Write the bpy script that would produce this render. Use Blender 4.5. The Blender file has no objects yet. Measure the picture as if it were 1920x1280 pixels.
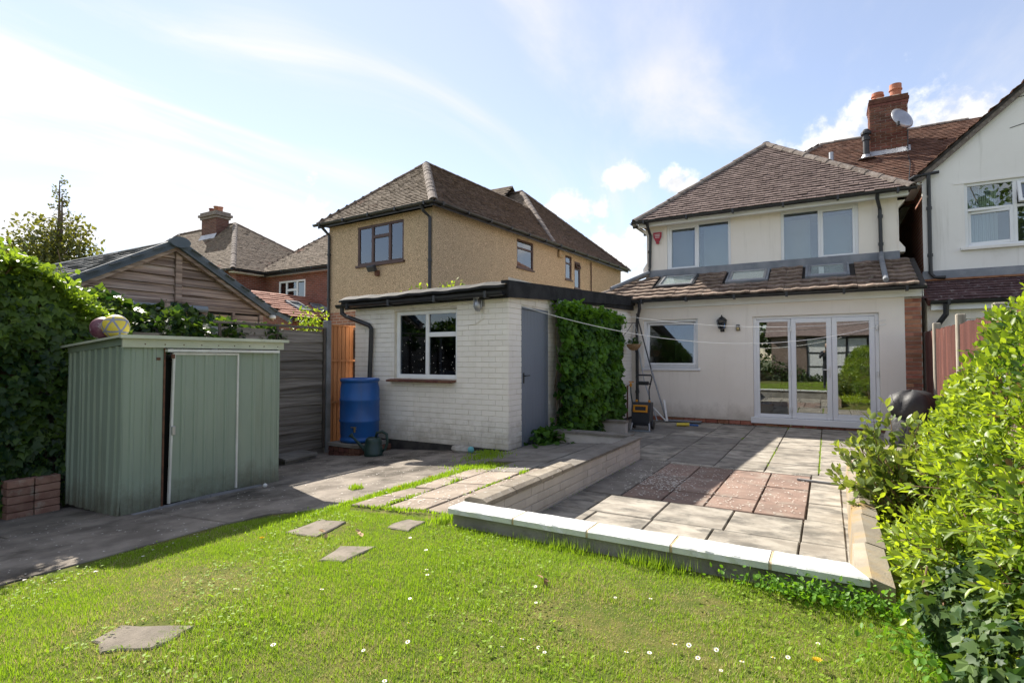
import bpy, math, random
import numpy as np
from mathutils import Vector, Matrix
R = random.Random(11)
NR = np.random.default_rng(5)
SC = bpy.context.scene
COL = SC.collection

# ------------------------------------------------------------------ camera
cd = bpy.data.cameras.new('camera'); cam = bpy.data.objects.new('camera', cd); COL.objects.link(cam)
cd.sensor_width = 36.0; cd.lens = 36.0 * 1019.0 / 1920.0
cd.clip_start = 0.05; cd.clip_end = 2000
cam.location = (0, 0, 1.33)
cam.rotation_euler = (math.radians(90) + math.atan(32 / 1019.0), 0, math.radians(30.07))
SC.camera = cam

# ------------------------------------------------------------------ light
SUN = Vector((-1.10, 0.47, 1.0)).normalized()
EL = math.asin(SUN.z); AZ = math.atan2(SUN.x, SUN.y)
SKY_STRENGTH = 0.062
sd = bpy.data.lights.new('sun', 'SUN'); so = bpy.data.objects.new('sun', sd); COL.objects.link(so)
sd.energy = 3.0; sd.angle = math.radians(0.53); sd.color = (1.0, 0.93, 0.82)
so.rotation_euler = SUN.to_track_quat('Z', 'Y').to_euler(); so.location = (-20, 8, 30)

W = bpy.data.worlds.new('World'); SC.world = W; W.use_nodes = True
nt = W.node_tree; nt.nodes.clear()
def N(t, **k):
    n = nt.nodes.new(t)
    for a, v in k.items(): setattr(n, a, v)
    return n
def MT(op, a, b=None, c=None, clamp=False):
    n = nt.nodes.new('ShaderNodeMath'); n.operation = op; n.use_clamp = clamp
    for i, v in enumerate((a, b, c)):
        if v is None: continue
        if isinstance(v, (int, float)): n.inputs[i].default_value = v
        else: nt.links.new(v, n.inputs[i])
    return n.outputs[0]
def VDOT(a, vec):
    n = nt.nodes.new('ShaderNodeVectorMath'); n.operation = 'DOT_PRODUCT'
    nt.links.new(a, n.inputs[0]); n.inputs[1].default_value = vec
    return n.outputs['Value']
sky = N('ShaderNodeTexSky', sky_type='NISHITA', sun_disc=False, sun_elevation=EL, sun_rotation=AZ,
        air_density=1.0, dust_density=0.0, ozone_density=1.0)
tc = N('ShaderNodeTexCoord'); D = tc.outputs['Generated']
sep = N('ShaderNodeSeparateXYZ'); nt.links.new(D, sep.inputs[0])
zz = MT('ADD', MT('MAXIMUM', sep.outputs[2], 0.0), 0.18)
px = MT('DIVIDE', sep.outputs[0], zz); py = MT('DIVIDE', sep.outputs[1], zz)
cmb = N('ShaderNodeCombineXYZ'); nt.links.new(px, cmb.inputs[0]); nt.links.new(py, cmb.inputs[1])
def NOISE(vec, sc, det=6, rough=.55, dist=0, stretch=None, rot=0):
    if stretch:
        m = N('ShaderNodeMapping'); m.inputs['Scale'].default_value = stretch; m.inputs['Rotation'].default_value = (0, 0, rot); m.inputs['Location'].default_value = (1.7, .4, 0)
        nt.links.new(vec, m.inputs['Vector']); vec = m.outputs[0]
    n = N('ShaderNodeTexNoise'); n.inputs['Scale'].default_value = sc; n.inputs['Detail'].default_value = det
    n.inputs['Roughness'].default_value = rough; n.inputs['Distortion'].default_value = dist
    nt.links.new(vec, n.inputs['Vector']); return n.outputs['Fac']
def SM(v, lo, hi):
    n = N('ShaderNodeMapRange', interpolation_type='SMOOTHSTEP'); nt.links.new(v, n.inputs[0])
    n.inputs[1].default_value = lo; n.inputs[2].default_value = hi; return n.outputs[0]
cir1 = NOISE(cmb.outputs[0], 1.1, 7, .6, .9, (1.0, .42, 1), math.radians(35))
cir2 = NOISE(cmb.outputs[0], .42, 4, .5, .4)
sund = VDOT(D, tuple(SUN))                                   # thin cirrus scatters forward: brighter round the sun
veil = MT('ADD', MT('MULTIPLY', SM(sund, .50, 1.0), .22), .22)
trail = MT('MULTIPLY', MT('SUBTRACT', 1.0, SM(MT('ABSOLUTE', VDOT(D, (-0.3884, 0.0416, -0.9205))), .0, .009)), MT('MULTIPLY', SM(VDOT(D, (-0.8310, 0.4166, 0.3687)), .972, .998), .32))
ci = MT('ADD', MT('MULTIPLY', MT('MULTIPLY', SM(cir1, .40, .70), MT('ADD', SM(cir2, .36, .60), .30)), MT('ADD', MT('MULTIPLY', SM(sund, .1, .8), .75), .3)), MT('ADD', veil, trail), clamp=True)
ci = MT('MULTIPLY', ci, .92)
aur = MT('POWER', MT('MAXIMUM', sund, 0.0), 7.0)
cbri = MT('ADD', MT('MULTIPLY', aur, .3), 4.5)
# cumulus puffs low over the roofs
ang = NOISE(D, 17, 8, .6, .1)
ang2 = NOISE(D, 6, 4, .5, .2)
puffs = None
for (d, r, k) in (((-.385, .882, .271), .045, 1.1), ((-.29, .905, .312), .036, 1), ((-.218, .931, .298), .036, 1), ((-.345, .90, .268), .026, .9),
                  ((-.309, .932, .187), .075, .95), ((.03, .94, .318), .075, .75), ((.155, .93, .325), .085, .85), 
                  ((.5, .8, .3), .16, 1), ((-.75, .62, .16), .10, .5), ((.75, .3, .25), .12, .9), ((.2, -.9, .3), .2, .8), ((-.5, -.8, .25), .16, .8), ((.8, -.5, .22), .14, .9)):
    v = Vector(d).normalized()
    n = nt.nodes.new('ShaderNodeVectorMath'); n.operation = 'SUBTRACT'; nt.links.new(D, n.inputs[0]); n.inputs[1].default_value = v
    m = nt.nodes.new('ShaderNodeVectorMath'); m.operation = 'MULTIPLY'; nt.links.new(n.outputs[0], m.inputs[0]); m.inputs[1].default_value = (1, 1, 1.5)
    l = nt.nodes.new('ShaderNodeVectorMath'); l.operation = 'LENGTH'; nt.links.new(m.outputs[0], l.inputs[0])
    g = MT('MULTIPLY', MT('SUBTRACT', 1.0, MT('DIVIDE', l.outputs['Value'], r * 1.25)), k)
    puffs = g if puffs is None else MT('MAXIMUM', puffs, g)
puffs = MT('MAXIMUM', puffs, -1.0)
pm = SM(MT('ADD', MT('MULTIPLY', puffs, .55), MT('ADD', MT('MULTIPLY', MT('SUBTRACT', ang, .5), 1.5), MT('MULTIPLY', MT('SUBTRACT', ang2, .5), .5))), .06, .40)
pm = MT('MULTIPLY', pm, .88)
pshade = MT('ADD', MT('MULTIPLY', SM(ang, .35, .65), 2.0), 4.3)
mix1 = N('ShaderNodeMixRGB'); nt.links.new(ci, mix1.inputs[0]); skt = N('ShaderNodeMixRGB', blend_type='MULTIPLY'); skt.inputs[0].default_value = 1; skt.inputs[2].default_value = (1.0, .935, .96, 1); nt.links.new(sky.outputs[0], skt.inputs[1]); nt.links.new(skt.outputs[0], mix1.inputs[1])
c1 = N('ShaderNodeCombineXYZ'); [nt.links.new(MT('MULTIPLY', cbri, k), c1.inputs[i]) for i, k in enumerate((1.0, .965, .94))]
nt.links.new(c1.outputs[0], mix1.inputs[2])
mix2 = N('ShaderNodeMixRGB'); nt.links.new(pm, mix2.inputs[0]); nt.links.new(mix1.outputs[0], mix2.inputs[1])
c2 = N('ShaderNodeCombineXYZ'); [nt.links.new(MT('MULTIPLY', pshade, k * .92), c2.inputs[i]) for i, k in enumerate((1.0, .98, .95))]
nt.links.new(c2.outputs[0], mix2.inputs[2])
bg = N('ShaderNodeBackground'); bg.inputs['Strength'].default_value = SKY_STRENGTH
nt.links.new(mix2.outputs[0], bg.inputs['Color'])
wo = N('ShaderNodeOutputWorld'); nt.links.new(bg.outputs[0], wo.inputs[0])

vs = SC.view_settings
vs.view_transform = 'Standard'; vs.look = 'None'; vs.gamma = 1.0; vs.use_curve_mapping = False
vs.exposure = 1.92
cy = SC.cycles
cy.max_bounces = 10; cy.diffuse_bounces = 4; cy.glossy_bounces = 4; cy.transparent_max_bounces = 16; cy.transmission_bounces = 6
cy.use_denoising = True
cy.sample_clamp_indirect = 6

# ------------------------------------------------------------------ materials
def mat(name, c1, c2=None, sc=4.0, rough=.75, bump=0.0, bsc=80.0, spec=.35, metal=0.0, rnd=0.0, stretch=(1, 1, 1), c3=None, sc3=1.3, lo3=.55, hi3=.75, lo=.35, hi=.65, rnd_hue=0.0, det=6, bdist=.01, tv=False, streak=None, base=None):
    m = bpy.data.materials.new(name); m.use_nodes = True; t = m.node_tree; nd = t.nodes; L = t.links
    b = nd['Principled BSDF']
    b.inputs['Roughness'].default_value = rough; b.inputs['Metallic'].default_value = metal; b.inputs['Specular IOR Level'].default_value = spec
    geo = nd.new('ShaderNodeNewGeometry'); mp = nd.new('ShaderNodeMapping'); mp.inputs['Scale'].default_value = stretch
    L.new(geo.outputs['Position'], mp.inputs[0])
    oi = nd.new('ShaderNodeObjectInfo')
    def noise(s, d=6, r=.6):
        n = nd.new('ShaderNodeTexNoise'); n.inputs['Scale'].default_value = s; n.inputs['Detail'].default_value = d; n.inputs['Roughness'].default_value = r
        L.new(mp.outputs[0], n.inputs['Vector']); return n.outputs['Fac']
    def sm(v, a, c):
        n = nd.new('ShaderNodeMapRange'); n.interpolation_type = 'SMOOTHSTEP'; L.new(v, n.inputs[0]); n.inputs[1].default_value = a; n.inputs[2].default_value = c; return n.outputs[0]
    if c2 is None: c2 = tuple(x * .85 for x in c1)
    mx = nd.new('ShaderNodeMixRGB'); mx.inputs[1].default_value = (*c1, 1); mx.inputs[2].default_value = (*c2, 1); L.new(sm(noise(sc, det), lo, hi), mx.inputs[0])
    out = mx.outputs[0]
    if c3 is not None:
        m3 = nd.new('ShaderNodeMixRGB'); m3.inputs[2].default_value = (*c3, 1); L.new(sm(noise(sc3, 7, .65), lo3, hi3), m3.inputs[0]); L.new(out, m3.inputs[1]); out = m3.outputs[0]
    if streak is not None:                       # rain streaks running down the wall: (colour, amount)
        mp2 = nd.new('ShaderNodeMapping'); mp2.inputs['Scale'].default_value = (3.2, 3.2, .22); L.new(geo.outputs['Position'], mp2.inputs[0])
        n2 = nd.new('ShaderNodeTexNoise'); n2.inputs['Scale'].default_value = 1.9; n2.inputs['Detail'].default_value = 8; n2.inputs['Roughness'].default_value = .7; L.new(mp2.outputs[0], n2.inputs['Vector'])
        k2 = nd.new('ShaderNodeMath'); k2.operation = 'MULTIPLY'; k2.inputs[1].default_value = streak[1]; L.new(sm(n2.outputs['Fac'], .52, .74), k2.inputs[0])
        m4 = nd.new('ShaderNodeMixRGB'); m4.inputs[2].default_value = (*streak[0], 1); L.new(k2.outputs[0], m4.inputs[0]); L.new(out, m4.inputs[1]); out = m4.outputs[0]
    if base is not None:                         # soil splash above the foot of a wall: (colour, z0, z1, amount)
        sp = nd.new('ShaderNodeSeparateXYZ'); L.new(geo.outputs['Position'], sp.inputs[0])
        n3 = nd.new('ShaderNodeTexNoise'); n3.inputs['Scale'].default_value = 5; n3.inputs['Detail'].default_value = 8; n3.inputs['Roughness'].default_value = .75; L.new(geo.outputs['Position'], n3.inputs['Vector'])
        hz = nd.new('ShaderNodeMath'); hz.operation = 'MULTIPLY_ADD'; hz.inputs[1].default_value = -(base[2] - base[1]) * 2.2; L.new(n3.outputs['Fac'], hz.inputs[0]); hz.inputs[2].default_value = (base[2] - base[1]) * 1.1
        za = nd.new('ShaderNodeMath'); za.operation = 'ADD'; L.new(sp.outputs[2], za.inputs[0]); L.new(hz.outputs[0], za.inputs[1])
        zm = nd.new('ShaderNodeMapRange'); L.new(za.outputs[0], zm.inputs[0]); zm.inputs[1].default_value = base[1]; zm.inputs[2].default_value = base[2]; zm.inputs[3].default_value = base[3]; zm.inputs[4].default_value = 0
        m5 = nd.new('ShaderNodeMixRGB'); m5.inputs[2].default_value = (*base[0], 1); L.new(zm.outputs[0], m5.inputs[0]); L.new(out, m5.inputs[1]); out = m5.outputs[0]
    if tv:                                       # every tile its own firing colour
        ta = nd.new('ShaderNodeAttribute'); ta.attribute_name = 'tilev'; t1 = nd.new('ShaderNodeMath'); t1.operation = 'ADD'; t1.inputs[1].default_value = 1.0; L.new(ta.outputs['Fac'], t1.inputs[0])
        hv = nd.new('ShaderNodeHueSaturation'); L.new(out, hv.inputs['Color']); L.new(t1.outputs[0], hv.inputs['Value']); out = hv.outputs[0]
    if rnd or rnd_hue:
        h = nd.new('ShaderNodeHueSaturation'); L.new(out, h.inputs['Color'])
        r = nd.new('ShaderNodeMapRange'); L.new(oi.outputs['Random'], r.inputs[0]); r.inputs[3].default_value = 1 - rnd; r.inputs[4].default_value = 1 + rnd; L.new(r.outputs[0], h.inputs['Value'])
        if rnd_hue:
            r2 = nd.new('ShaderNodeMapRange')
            w = nd.new('ShaderNodeMath'); w.operation = 'FRACT'; w2 = nd.new('ShaderNodeMath'); w2.operation = 'MULTIPLY'; w2.inputs[1].default_value = 7.31
            L.new(oi.outputs['Random'], w2.inputs[0]); L.new(w2.outputs[0], w.inputs[0]); L.new(w.outputs[0], r2.inputs[0])
            r2.inputs[3].default_value = .5 - rnd_hue; r2.inputs[4].default_value = .5 + rnd_hue; L.new(r2.outputs[0], h.inputs['Hue'])
        out = h.outputs[0]
    L.new(out, b.inputs['Base Color'])
    if bump:
        bp = nd.new('ShaderNodeBump'); bp.inputs['Strength'].default_value = bump; bp.inputs['Distance'].default_value = bdist
        L.new(noise(bsc, 5, .65), bp.inputs['Height']); L.new(bp.outputs[0], b.inputs['Normal'])
    return m

def brick_mat(name, c1, c2, mortar, ang=0.0, sc=1.0, rough=.85, bump=.5, paint=False):
    """bricks too far away to tell apart: brick texture on (along-wall, height)"""
    m = bpy.data.materials.new(name); m.use_nodes = True; t = m.node_tree; nd = t.nodes; L = t.links
    b = nd['Principled BSDF']; b.inputs['Roughness'].default_value = rough; b.inputs['Specular IOR Level'].default_value = .2
    g = nd.new('ShaderNodeNewGeometry'); d = nd.new('ShaderNodeVectorMath'); d.operation = 'DOT_PRODUCT'
    L.new(g.outputs['Position'], d.inputs[0]); d.inputs[1].default_value = (math.cos(ang), math.sin(ang), 0)
    s = nd.new('ShaderNodeSeparateXYZ'); L.new(g.outputs['Position'], s.inputs[0])
    c = nd.new('ShaderNodeCombineXYZ'); L.new(d.outputs['Value'], c.inputs[0]); L.new(s.outputs[2], c.inputs[1])
    k = nd.new('ShaderNodeTexBrick'); L.new(c.outputs[0], k.inputs['Vector'])
    k.inputs['Color1'].default_value = (*c1, 1); k.inputs['Color2'].default_value = (*c2, 1); k.inputs['Mortar'].default_value = (*mortar, 1)
    k.inputs['Scale'].default_value = 1; k.inputs['Brick Width'].default_value = .225 * sc; k.inputs['Row Height'].default_value = .075 * sc; k.inputs['Mortar Size'].default_value = .007 * sc
    k.inputs['Bias'].default_value = -.1
    n = nd.new('ShaderNodeTexNoise'); n.inputs['Scale'].default_value = 2.5; n.inputs['Detail'].default_value = 6; L.new(g.outputs['Position'], n.inputs['Vector'])
    h = nd.new('ShaderNodeHueSaturation'); L.new(k.outputs['Color'], h.inputs['Color'])
    r = nd.new('ShaderNodeMapRange'); L.new(n.outputs['Fac'], r.inputs[0]); r.inputs[3].default_value = .6; r.inputs[4].default_value = 1.4; L.new(r.outputs[0], h.inputs['Value'])
    L.new(h.outputs[0], b.inputs['Base Color'])
    bp = nd.new('ShaderNodeBump'); bp.invert = True; bp.inputs['Strength'].default_value = bump; bp.inputs['Distance'].default_value = .008
    L.new(k.outputs['Fac'], bp.inputs['Height']); L.new(bp.outputs[0], b.inputs['Normal'])
    return m

def leaf_mat(name, c1, c2, trans=.45, rough=.42, spec=.5, tcol=None, hue=.02):
    """c1..c2 by the per-leaf 'tint' attribute (or object colour for leaves that are objects)"""
    m = bpy.data.materials.new(name); m.use_nodes = True; t = m.node_tree; nd = t.nodes; L = t.links
    b = nd['Principled BSDF']; out = nd['Material Output']
    at = nd.new('ShaderNodeAttribute'); at.attribute_name = 'tint'
    oi = nd.new('ShaderNodeObjectInfo'); s = nd.new('ShaderNodeSeparateColor'); L.new(oi.outputs['Color'], s.inputs[0])
    ad = nd.new('ShaderNodeMath'); ad.operation = 'ADD'; ad.use_clamp = True; L.new(at.outputs['Fac'], ad.inputs[0]); L.new(s.outputs[0], ad.inputs[1])
    mx = nd.new('ShaderNodeMixRGB'); mx.inputs[1].default_value = (*c1, 1); mx.inputs[2].default_value = (*c2, 1); L.new(ad.outputs[0], mx.inputs[0])
    L.new(mx.outputs[0], b.inputs['Base Color']); b.inputs['Roughness'].default_value = rough; b.inputs['Specular IOR Level'].default_value = spec
    tr = nd.new('ShaderNodeBsdfTranslucent')
    tm = nd.new('ShaderNodeMixRGB'); tm.blend_type = 'MULTIPLY'; tm.inputs[0].default_value = 1; L.new(mx.outputs[0], tm.inputs[1]); tm.inputs[2].default_value = (*(tcol or (1.7, 1.55, .6)), 1)
    L.new(tm.outputs[0], tr.inputs['Color'])
    ms = nd.new('ShaderNodeMixShader'); ms.inputs[0].default_value = trans
    L.new(b.outputs[0], ms.inputs[1]); L.new(tr.outputs[0], ms.inputs[2]); L.new(ms.outputs[0], out.inputs['Surface'])
    return m

def glass_mat(name, tint=(.8, .86, .86), refl=1.0, base=.06, rough=0.0):
    m = bpy.data.materials.new(name); m.use_nodes = True; t = m.node_tree; nd = t.nodes; L = t.links
    nd.remove(nd['Principled BSDF']); out = nd['Material Output']
    tr = nd.new('ShaderNodeBsdfTransparent'); tr.inputs[0].default_value = (*tint, 1)
    gl = nd.new('ShaderNodeBsdfGlossy'); gl.inputs['Roughness'].default_value = rough; gl.inputs['Color'].default_value = (.94, .97, 1, 1)
    lw = nd.new('ShaderNodeFresnel'); lw.inputs['IOR'].default_value = 1.5
    a = nd.new('ShaderNodeMath'); a.operation = 'MULTIPLY_ADD'; a.use_clamp = True; L.new(lw.outputs[0], a.inputs[0]); a.inputs[1].default_value = 2.0 * refl; a.inputs[2].default_value = base
    g = nd.new('ShaderNodeNewGeometry'); n = nd.new('ShaderNodeTexNoise'); n.inputs['Scale'].default_value = .9; n.inputs['Detail'].default_value = 1; L.new(g.outputs['Position'], n.inputs['Vector'])
    bp = nd.new('ShaderNodeBump'); bp.inputs['Strength'].default_value = .03; bp.inputs['Distance'].default_value = .05; L.new(n.outputs['Fac'], bp.inputs['Height']); L.new(bp.outputs[0], gl.inputs['Normal'])
    ms = nd.new('ShaderNodeMixShader'); L.new(a.outputs[0], ms.inputs[0]); L.new(tr.outputs[0], ms.inputs[1]); L.new(gl.outputs[0], ms.inputs[2]); L.new(ms.outputs[0], out.inputs['Surface'])
    return m

M = {}
M['cream'] = mat('cream_render', (.86, .80, .725), (.83, .765, .685), sc=1.2, rough=.9, bump=.12, bsc=140, c3=(.70, .63, .54), sc3=.9, lo3=.62, hi3=.85, spec=.15, streak=((.50, .45, .38), .30), base=((.36, .30, .23), .08, .42, .55))
M['white_render'] = mat('white_render', (.84, .825, .80), (.79, .77, .745), sc=.8, rough=.9, bump=.1, bsc=120, c3=(.56, .53, .48), sc3=.8, lo3=.62, hi3=.9, spec=.15, streak=((.46, .44, .40), .38))
M['upvc'] = mat('white_frame', (.80, .81, .83), (.77, .78, .80), sc=2, rough=.35, spec=.5)
M['white_wood'] = mat('white_board', (.86, .87, .87), (.80, .81, .81), sc=3, rough=.55, c3=(.66, .66, .63), sc3=2.2, lo3=.65, hi3=.85)
M['black_pl'] = mat('black_plastic', (.018, .019, .022), (.03, .031, .034), sc=6, rough=.42, spec=.5)
M['felt_black'] = mat('black_felt', (.012, .0125, .014), (.030, .030, .031), sc=5, rough=.85, bump=.3, bsc=60)
M['lead'] = mat('lead_flashing', (.16, .175, .20), (.24, .25, .27), sc=3, rough=.55, spec=.4, bump=.15, bsc=20, c3=(.33, .33, .33), sc3=2, lo3=.6, hi3=.8)
M['tile_brown'] = mat('brown_clay_tile', (.155, .115, .106), (.24, .185, .168), sc=9, rough=.9, bump=.35, bsc=70, c3=(.25, .20, .16), sc3=14, lo3=.58, hi3=.74, spec=.15, tv=True)
M['tile_red'] = mat('red_clay_tile', (.145, .080, .060), (.215, .125, .092), sc=7, rough=.9, bump=.35, bsc=70, c3=(.13, .09, .075), sc3=5, lo3=.5, hi3=.7, spec=.15, tv=True)
M['tile_lean'] = mat('concrete_roof_tile', (.15, .108, .088), (.26, .20, .16), sc=6, rough=.92, bump=.4, bsc=60, c3=(.36, .33, .28), sc3=13, lo3=.56, hi3=.70, rnd=.22, spec=.15)
M['tile_purple'] = mat('plum_roof_tile', (.085, .05, .055), (.13, .08, .082), sc=5, rough=.9, bump=.4, bsc=60, c3=(.32, .28, .28), sc3=11, lo3=.55, hi3=.68, spec=.15, tv=True)
M['tile_grey'] = mat('weathered_clay_tile', (.17, .135, .105), (.26, .21, .165), sc=8, rough=.92, bump=.35, bsc=60, c3=(.19, .085, .06), sc3=1.1, lo3=.58, hi3=.72, spec=.12, tv=True)
M['tile_dark'] = mat('dark_clay_tile', (.105, .078, .063), (.19, .14, .11), sc=9, rough=.95, bump=.35, bsc=60, c3=(.26, .21, .16), sc3=15, lo3=.57, hi3=.7, spec=.12, tv=True)
M['tile_orange'] = mat('new_terracotta_tile', (.34, .17, .125), (.40, .215, .165), sc=5, rough=.85, bump=.2, bsc=60, spec=.15)
M['ridge'] = mat('lichen_ridge_tile', (.25, .215, .19), (.16, .132, .115), sc=11, rough=.95, bump=.5, bsc=50, c3=(.36, .33, .29), sc3=18, lo3=.55, hi3=.7, rnd=.12, spec=.1)
M['under'] = mat('roof_underlay', (.05, .045, .042), rough=.95)
M['brick_red'] = mat('red_brick', (.33, .135, .085), (.40, .19, .125), sc=12, rough=.9, bump=.45, bsc=120, c3=(.22, .095, .07), sc3=5, lo3=.55, hi3=.75, rnd=.28, rnd_hue=.012, spec=.15)
M['brick_pale'] = mat('pale_reclaimed_brick', (.36, .215, .165), (.27, .15, .115), sc=10, rough=.95, bump=.5, bsc=90, c3=(.40, .33, .27), sc3=9, lo3=.52, hi3=.7, rnd=.2, spec=.1)
M['brick_dark'] = mat('brown_brick', (.125, .058, .045), (.175, .085, .062), sc=10, rough=.92, bump=.45, bsc=100, rnd=.3, rnd_hue=.012, spec=.12)
M['mortar'] = mat('mortar', (.46, .43, .38), (.36, .33, .29), sc=14, rough=.95, bump=.3, bsc=150, spec=.1)
M['paint_brick'] = mat('cream_painted_brick', (.87, .83, .76), (.84, .795, .72), sc=5, rough=.7, bump=.22, bsc=90, c3=(.68, .64, .55), sc3=2.4, lo3=.62, hi3=.82, rnd=.03, spec=.3, streak=((.50, .46, .38), .35), base=((.33, .29, .22), .06, .45, .6))
M['paint_joint'] = mat('grubby_paint_joint', (.73, .68, .59), (.62, .575, .49), sc=6, rough=.8, c3=(.38, .34, .28), sc3=3)
M['wall_joint'] = mat('grubby_pink_joint', (.50, .465, .43), (.44, .405, .37), sc=6, rough=.8)
M['plinth'] = mat('black_bitumen_plinth', (.028, .027, .027), (.06, .055, .05), sc=7, rough=.9, bump=.4, bsc=50)
M['pebble'] = mat('pebbledash', (.68, .515, .345), (.30, .225, .145), sc=62, rough=.95, bump=.9, bsc=66, c3=(.46, .36, .24), sc3=.6, lo3=.5, hi3=.85, spec=.12, lo=.43, hi=.58, det=1, bdist=.02)
M['brown_frame'] = mat('dark_brown_frame', (.065, .032, .026), (.085, .045, .035), sc=4, rough=.4)
M['brickwall_far'] = brick_mat('far_red_brickwork', (.25, .09, .062), (.17, .062, .047), (.27, .22, .18), 0)
M['brickwall_side'] = brick_mat('far_red_brickwork_side', (.25, .09, .062), (.17, .062, .047), (.27, .22, .18), math.pi / 2)
M['brickwall_near'] = brick_mat('brown_brickwork_side', (.26, .115, .075), (.18, .075, .055), (.33, .28, .24), math.pi / 2)
M['brickbase'] = brick_mat('orange_brick_base', (.33, .155, .095), (.24, .11, .075), (.40, .34, .28), math.radians(-3.5))
M['pot'] = mat('terracotta_pot', (.38, .135, .08), (.45, .19, .12), sc=5, rough=.8, bump=.2)
M['galv'] = mat('galvanised_metal', (.42, .43, .45), (.34, .35, .37), sc=5, rough=.4, metal=.7)
M['dark_in'] = mat('room_interior', (.16, .145, .13), (.12, .11, .10), sc=1, rough=.9)
M['dim_in'] = mat('pale_room_interior', (.42, .40, .37), (.36, .34, .31), sc=1, rough=.9)
M['curtain'] = mat('net_curtain', (.78, .78, .76), (.66, .66, .65), sc=3, rough=.9, stretch=(6, 6, .3))
M['glass'] = glass_mat('window_glass', base=.04, refl=1.15)
M['glass_door'] = glass_mat('door_glass', tint=(.72, .76, .74), base=.11, refl=1.4)
M['glass_dark'] = glass_mat('garage_glass', tint=(.34, .39, .45), base=.01, refl=.7)
M['glass_roof'] = glass_mat('roof_window_glass', tint=(.97, 1.0, .98), base=.03, refl=.3)
M['door_grey'] = mat('grey_painted_door', (.20, .225, .265), (.185, .21, .25), sc=2, rough=.5, stretch=(1, 1, .3))
M['shed'] = mat('green_painted_steel', (.275, .335, .265), (.235, .295, .235), sc=2.2, rough=.42, spec=.45, stretch=(1, 1, .35), c3=(.33, .35, .27), sc3=1.5, lo3=.55, hi3=.85, bump=.10, bsc=4, bdist=.03, streak=((.15, .17, .11), .4), base=((.10, .085, .055), -.06, .22, .75))
M['shed_trim'] = mat('pale_green_trim', (.56, .58, .46), (.47, .50, .39), sc=3, rough=.45, c3=(.36, .34, .22), sc3=5, lo3=.6, hi3=.8)
M['shed_white'] = mat('white_trim', (.70, .70, .66), (.58, .57, .52), sc=4, rough=.45, c3=(.35, .26, .18), sc3=6, lo3=.68, hi3=.82)
M['shed_in'] = mat('shed_dark_interior', (.015, .016, .015), rough=.9)
M['rust'] = mat('rusty_steel', (.16, .075, .045), (.10, .05, .035), sc=20, rough=.9)
M['wood_old'] = mat('weathered_brown_board', (.42, .32, .26), (.16, .115, .095), sc=11, rough=.92, bump=.5, bsc=30, stretch=(1, .09, 3), c3=(.46, .42, .38), sc3=2.0, lo3=.52, hi3=.70, rnd=.28, spec=.12)
M['wood_grey'] = mat('silvered_fence_board', (.25, .22, .19), (.14, .12, .10), sc=11, rough=.95, bump=.6, bsc=24, stretch=(1, .09, 3), c3=(.36, .32, .27), sc3=2.5, lo3=.55, hi3=.75, rnd=.32, spec=.1)
M['wood_orange'] = mat('new_orange_board', (.47, .205, .085), (.37, .15, .06), sc=3, rough=.8, bump=.35, bsc=25, stretch=(8, 8, .5), c3=(.25, .115, .055), sc3=1.6, lo3=.58, hi3=.8, rnd=.14)
M['wood_red'] = mat('red_stained_board', (.115, .046, .036), (.08, .034, .03), sc=4, rough=.85, bump=.5, bsc=22, stretch=(7, 7, .4), c3=(.23, .135, .115), sc3=3.5, lo3=.55, hi3=.75, rnd=.18, spec=.15)
M['post'] = mat('concrete_post', (.25, .255, .265), (.19, .19, .195), sc=6, rough=.95, bump=.4, bsc=80)
M['post_wood'] = mat('grey_timber_post', (.33, .30, .25), (.22, .195, .16), sc=4, rough=.95, bump=.5, bsc=25, stretch=(4, 4, .5))
M['batten'] = mat('dark_batten', (.075, .062, .052), (.11, .09, .075), sc=5, rough=.95, bump=.4, bsc=30)
M['felt_tile'] = mat('grey_felt_tile', (.135, .142, .148), (.19, .193, .195), sc=8, rough=.97, bump=.5, bsc=110, c3=(.26, .25, .23), sc3=9, lo3=.55, hi3=.72, rnd=.2, spec=.08)
M['barge'] = mat('slate_grey_bargeboard', (.085, .11, .135), (.11, .13, .15), sc=3, rough=.7, bump=.15)
M['ply'] = mat('plywood_panel', (.43, .31, .185), (.36, .255, .15), sc=3, rough=.85, stretch=(1, .5, 4))
M['pipe_grey'] = mat('grey_pipe', (.24, .28, .31), (.20, .235, .265), sc=5, rough=.5)
M['blue'] = mat('blue_plastic', (.012, .10, .34), (.012, .08, .28), sc=3, rough=.42, spec=.5, c3=(.03, .055, .12), sc3=3.2, lo3=.60, hi3=.85, streak=((.06, .09, .16), .4))
M['can'] = mat('dark_green_plastic', (.012, .035, .03), (.015, .042, .035), sc=4, rough=.42, spec=.5)
M['brass'] = mat('brass_tap', (.35, .27, .14), rough=.35, metal=.9)
M['slab'] = mat('weathered_paving', (.375, .345, .295), (.25, .225, .19), sc=5.5, rough=.95, bump=.35, bsc=90, c3=(.15, .14, .122), sc3=3.4, lo3=.46, hi3=.66, rnd=.15, spec=.12, stretch=(.8, 1.3, 1))
M['slab_red'] = mat('red_paving', (.265, .187, .152), (.20, .145, .12), sc=4, rough=.95, bump=.35, bsc=90, c3=(.30, .265, .225), sc3=3.6, lo3=.5, hi3=.75, rnd=.14, spec=.12)
M['slab_dark'] = mat('grey_paving', (.235, .215, .19), (.165, .15, .13), sc=4, rough=.95, bump=.35, bsc=90, c3=(.27, .26, .235), sc3=2.4, lo3=.55, hi3=.75, rnd=.12, spec=.12)
M['slab_path'] = mat('lichen_path_slab', (.33, .275, .225), (.24, .20, .165), sc=4, rough=.95, bump=.4, bsc=110, c3=(.36, .32, .27), sc3=7, lo3=.58, hi3=.74, rnd=.13, spec=.12)
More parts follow.
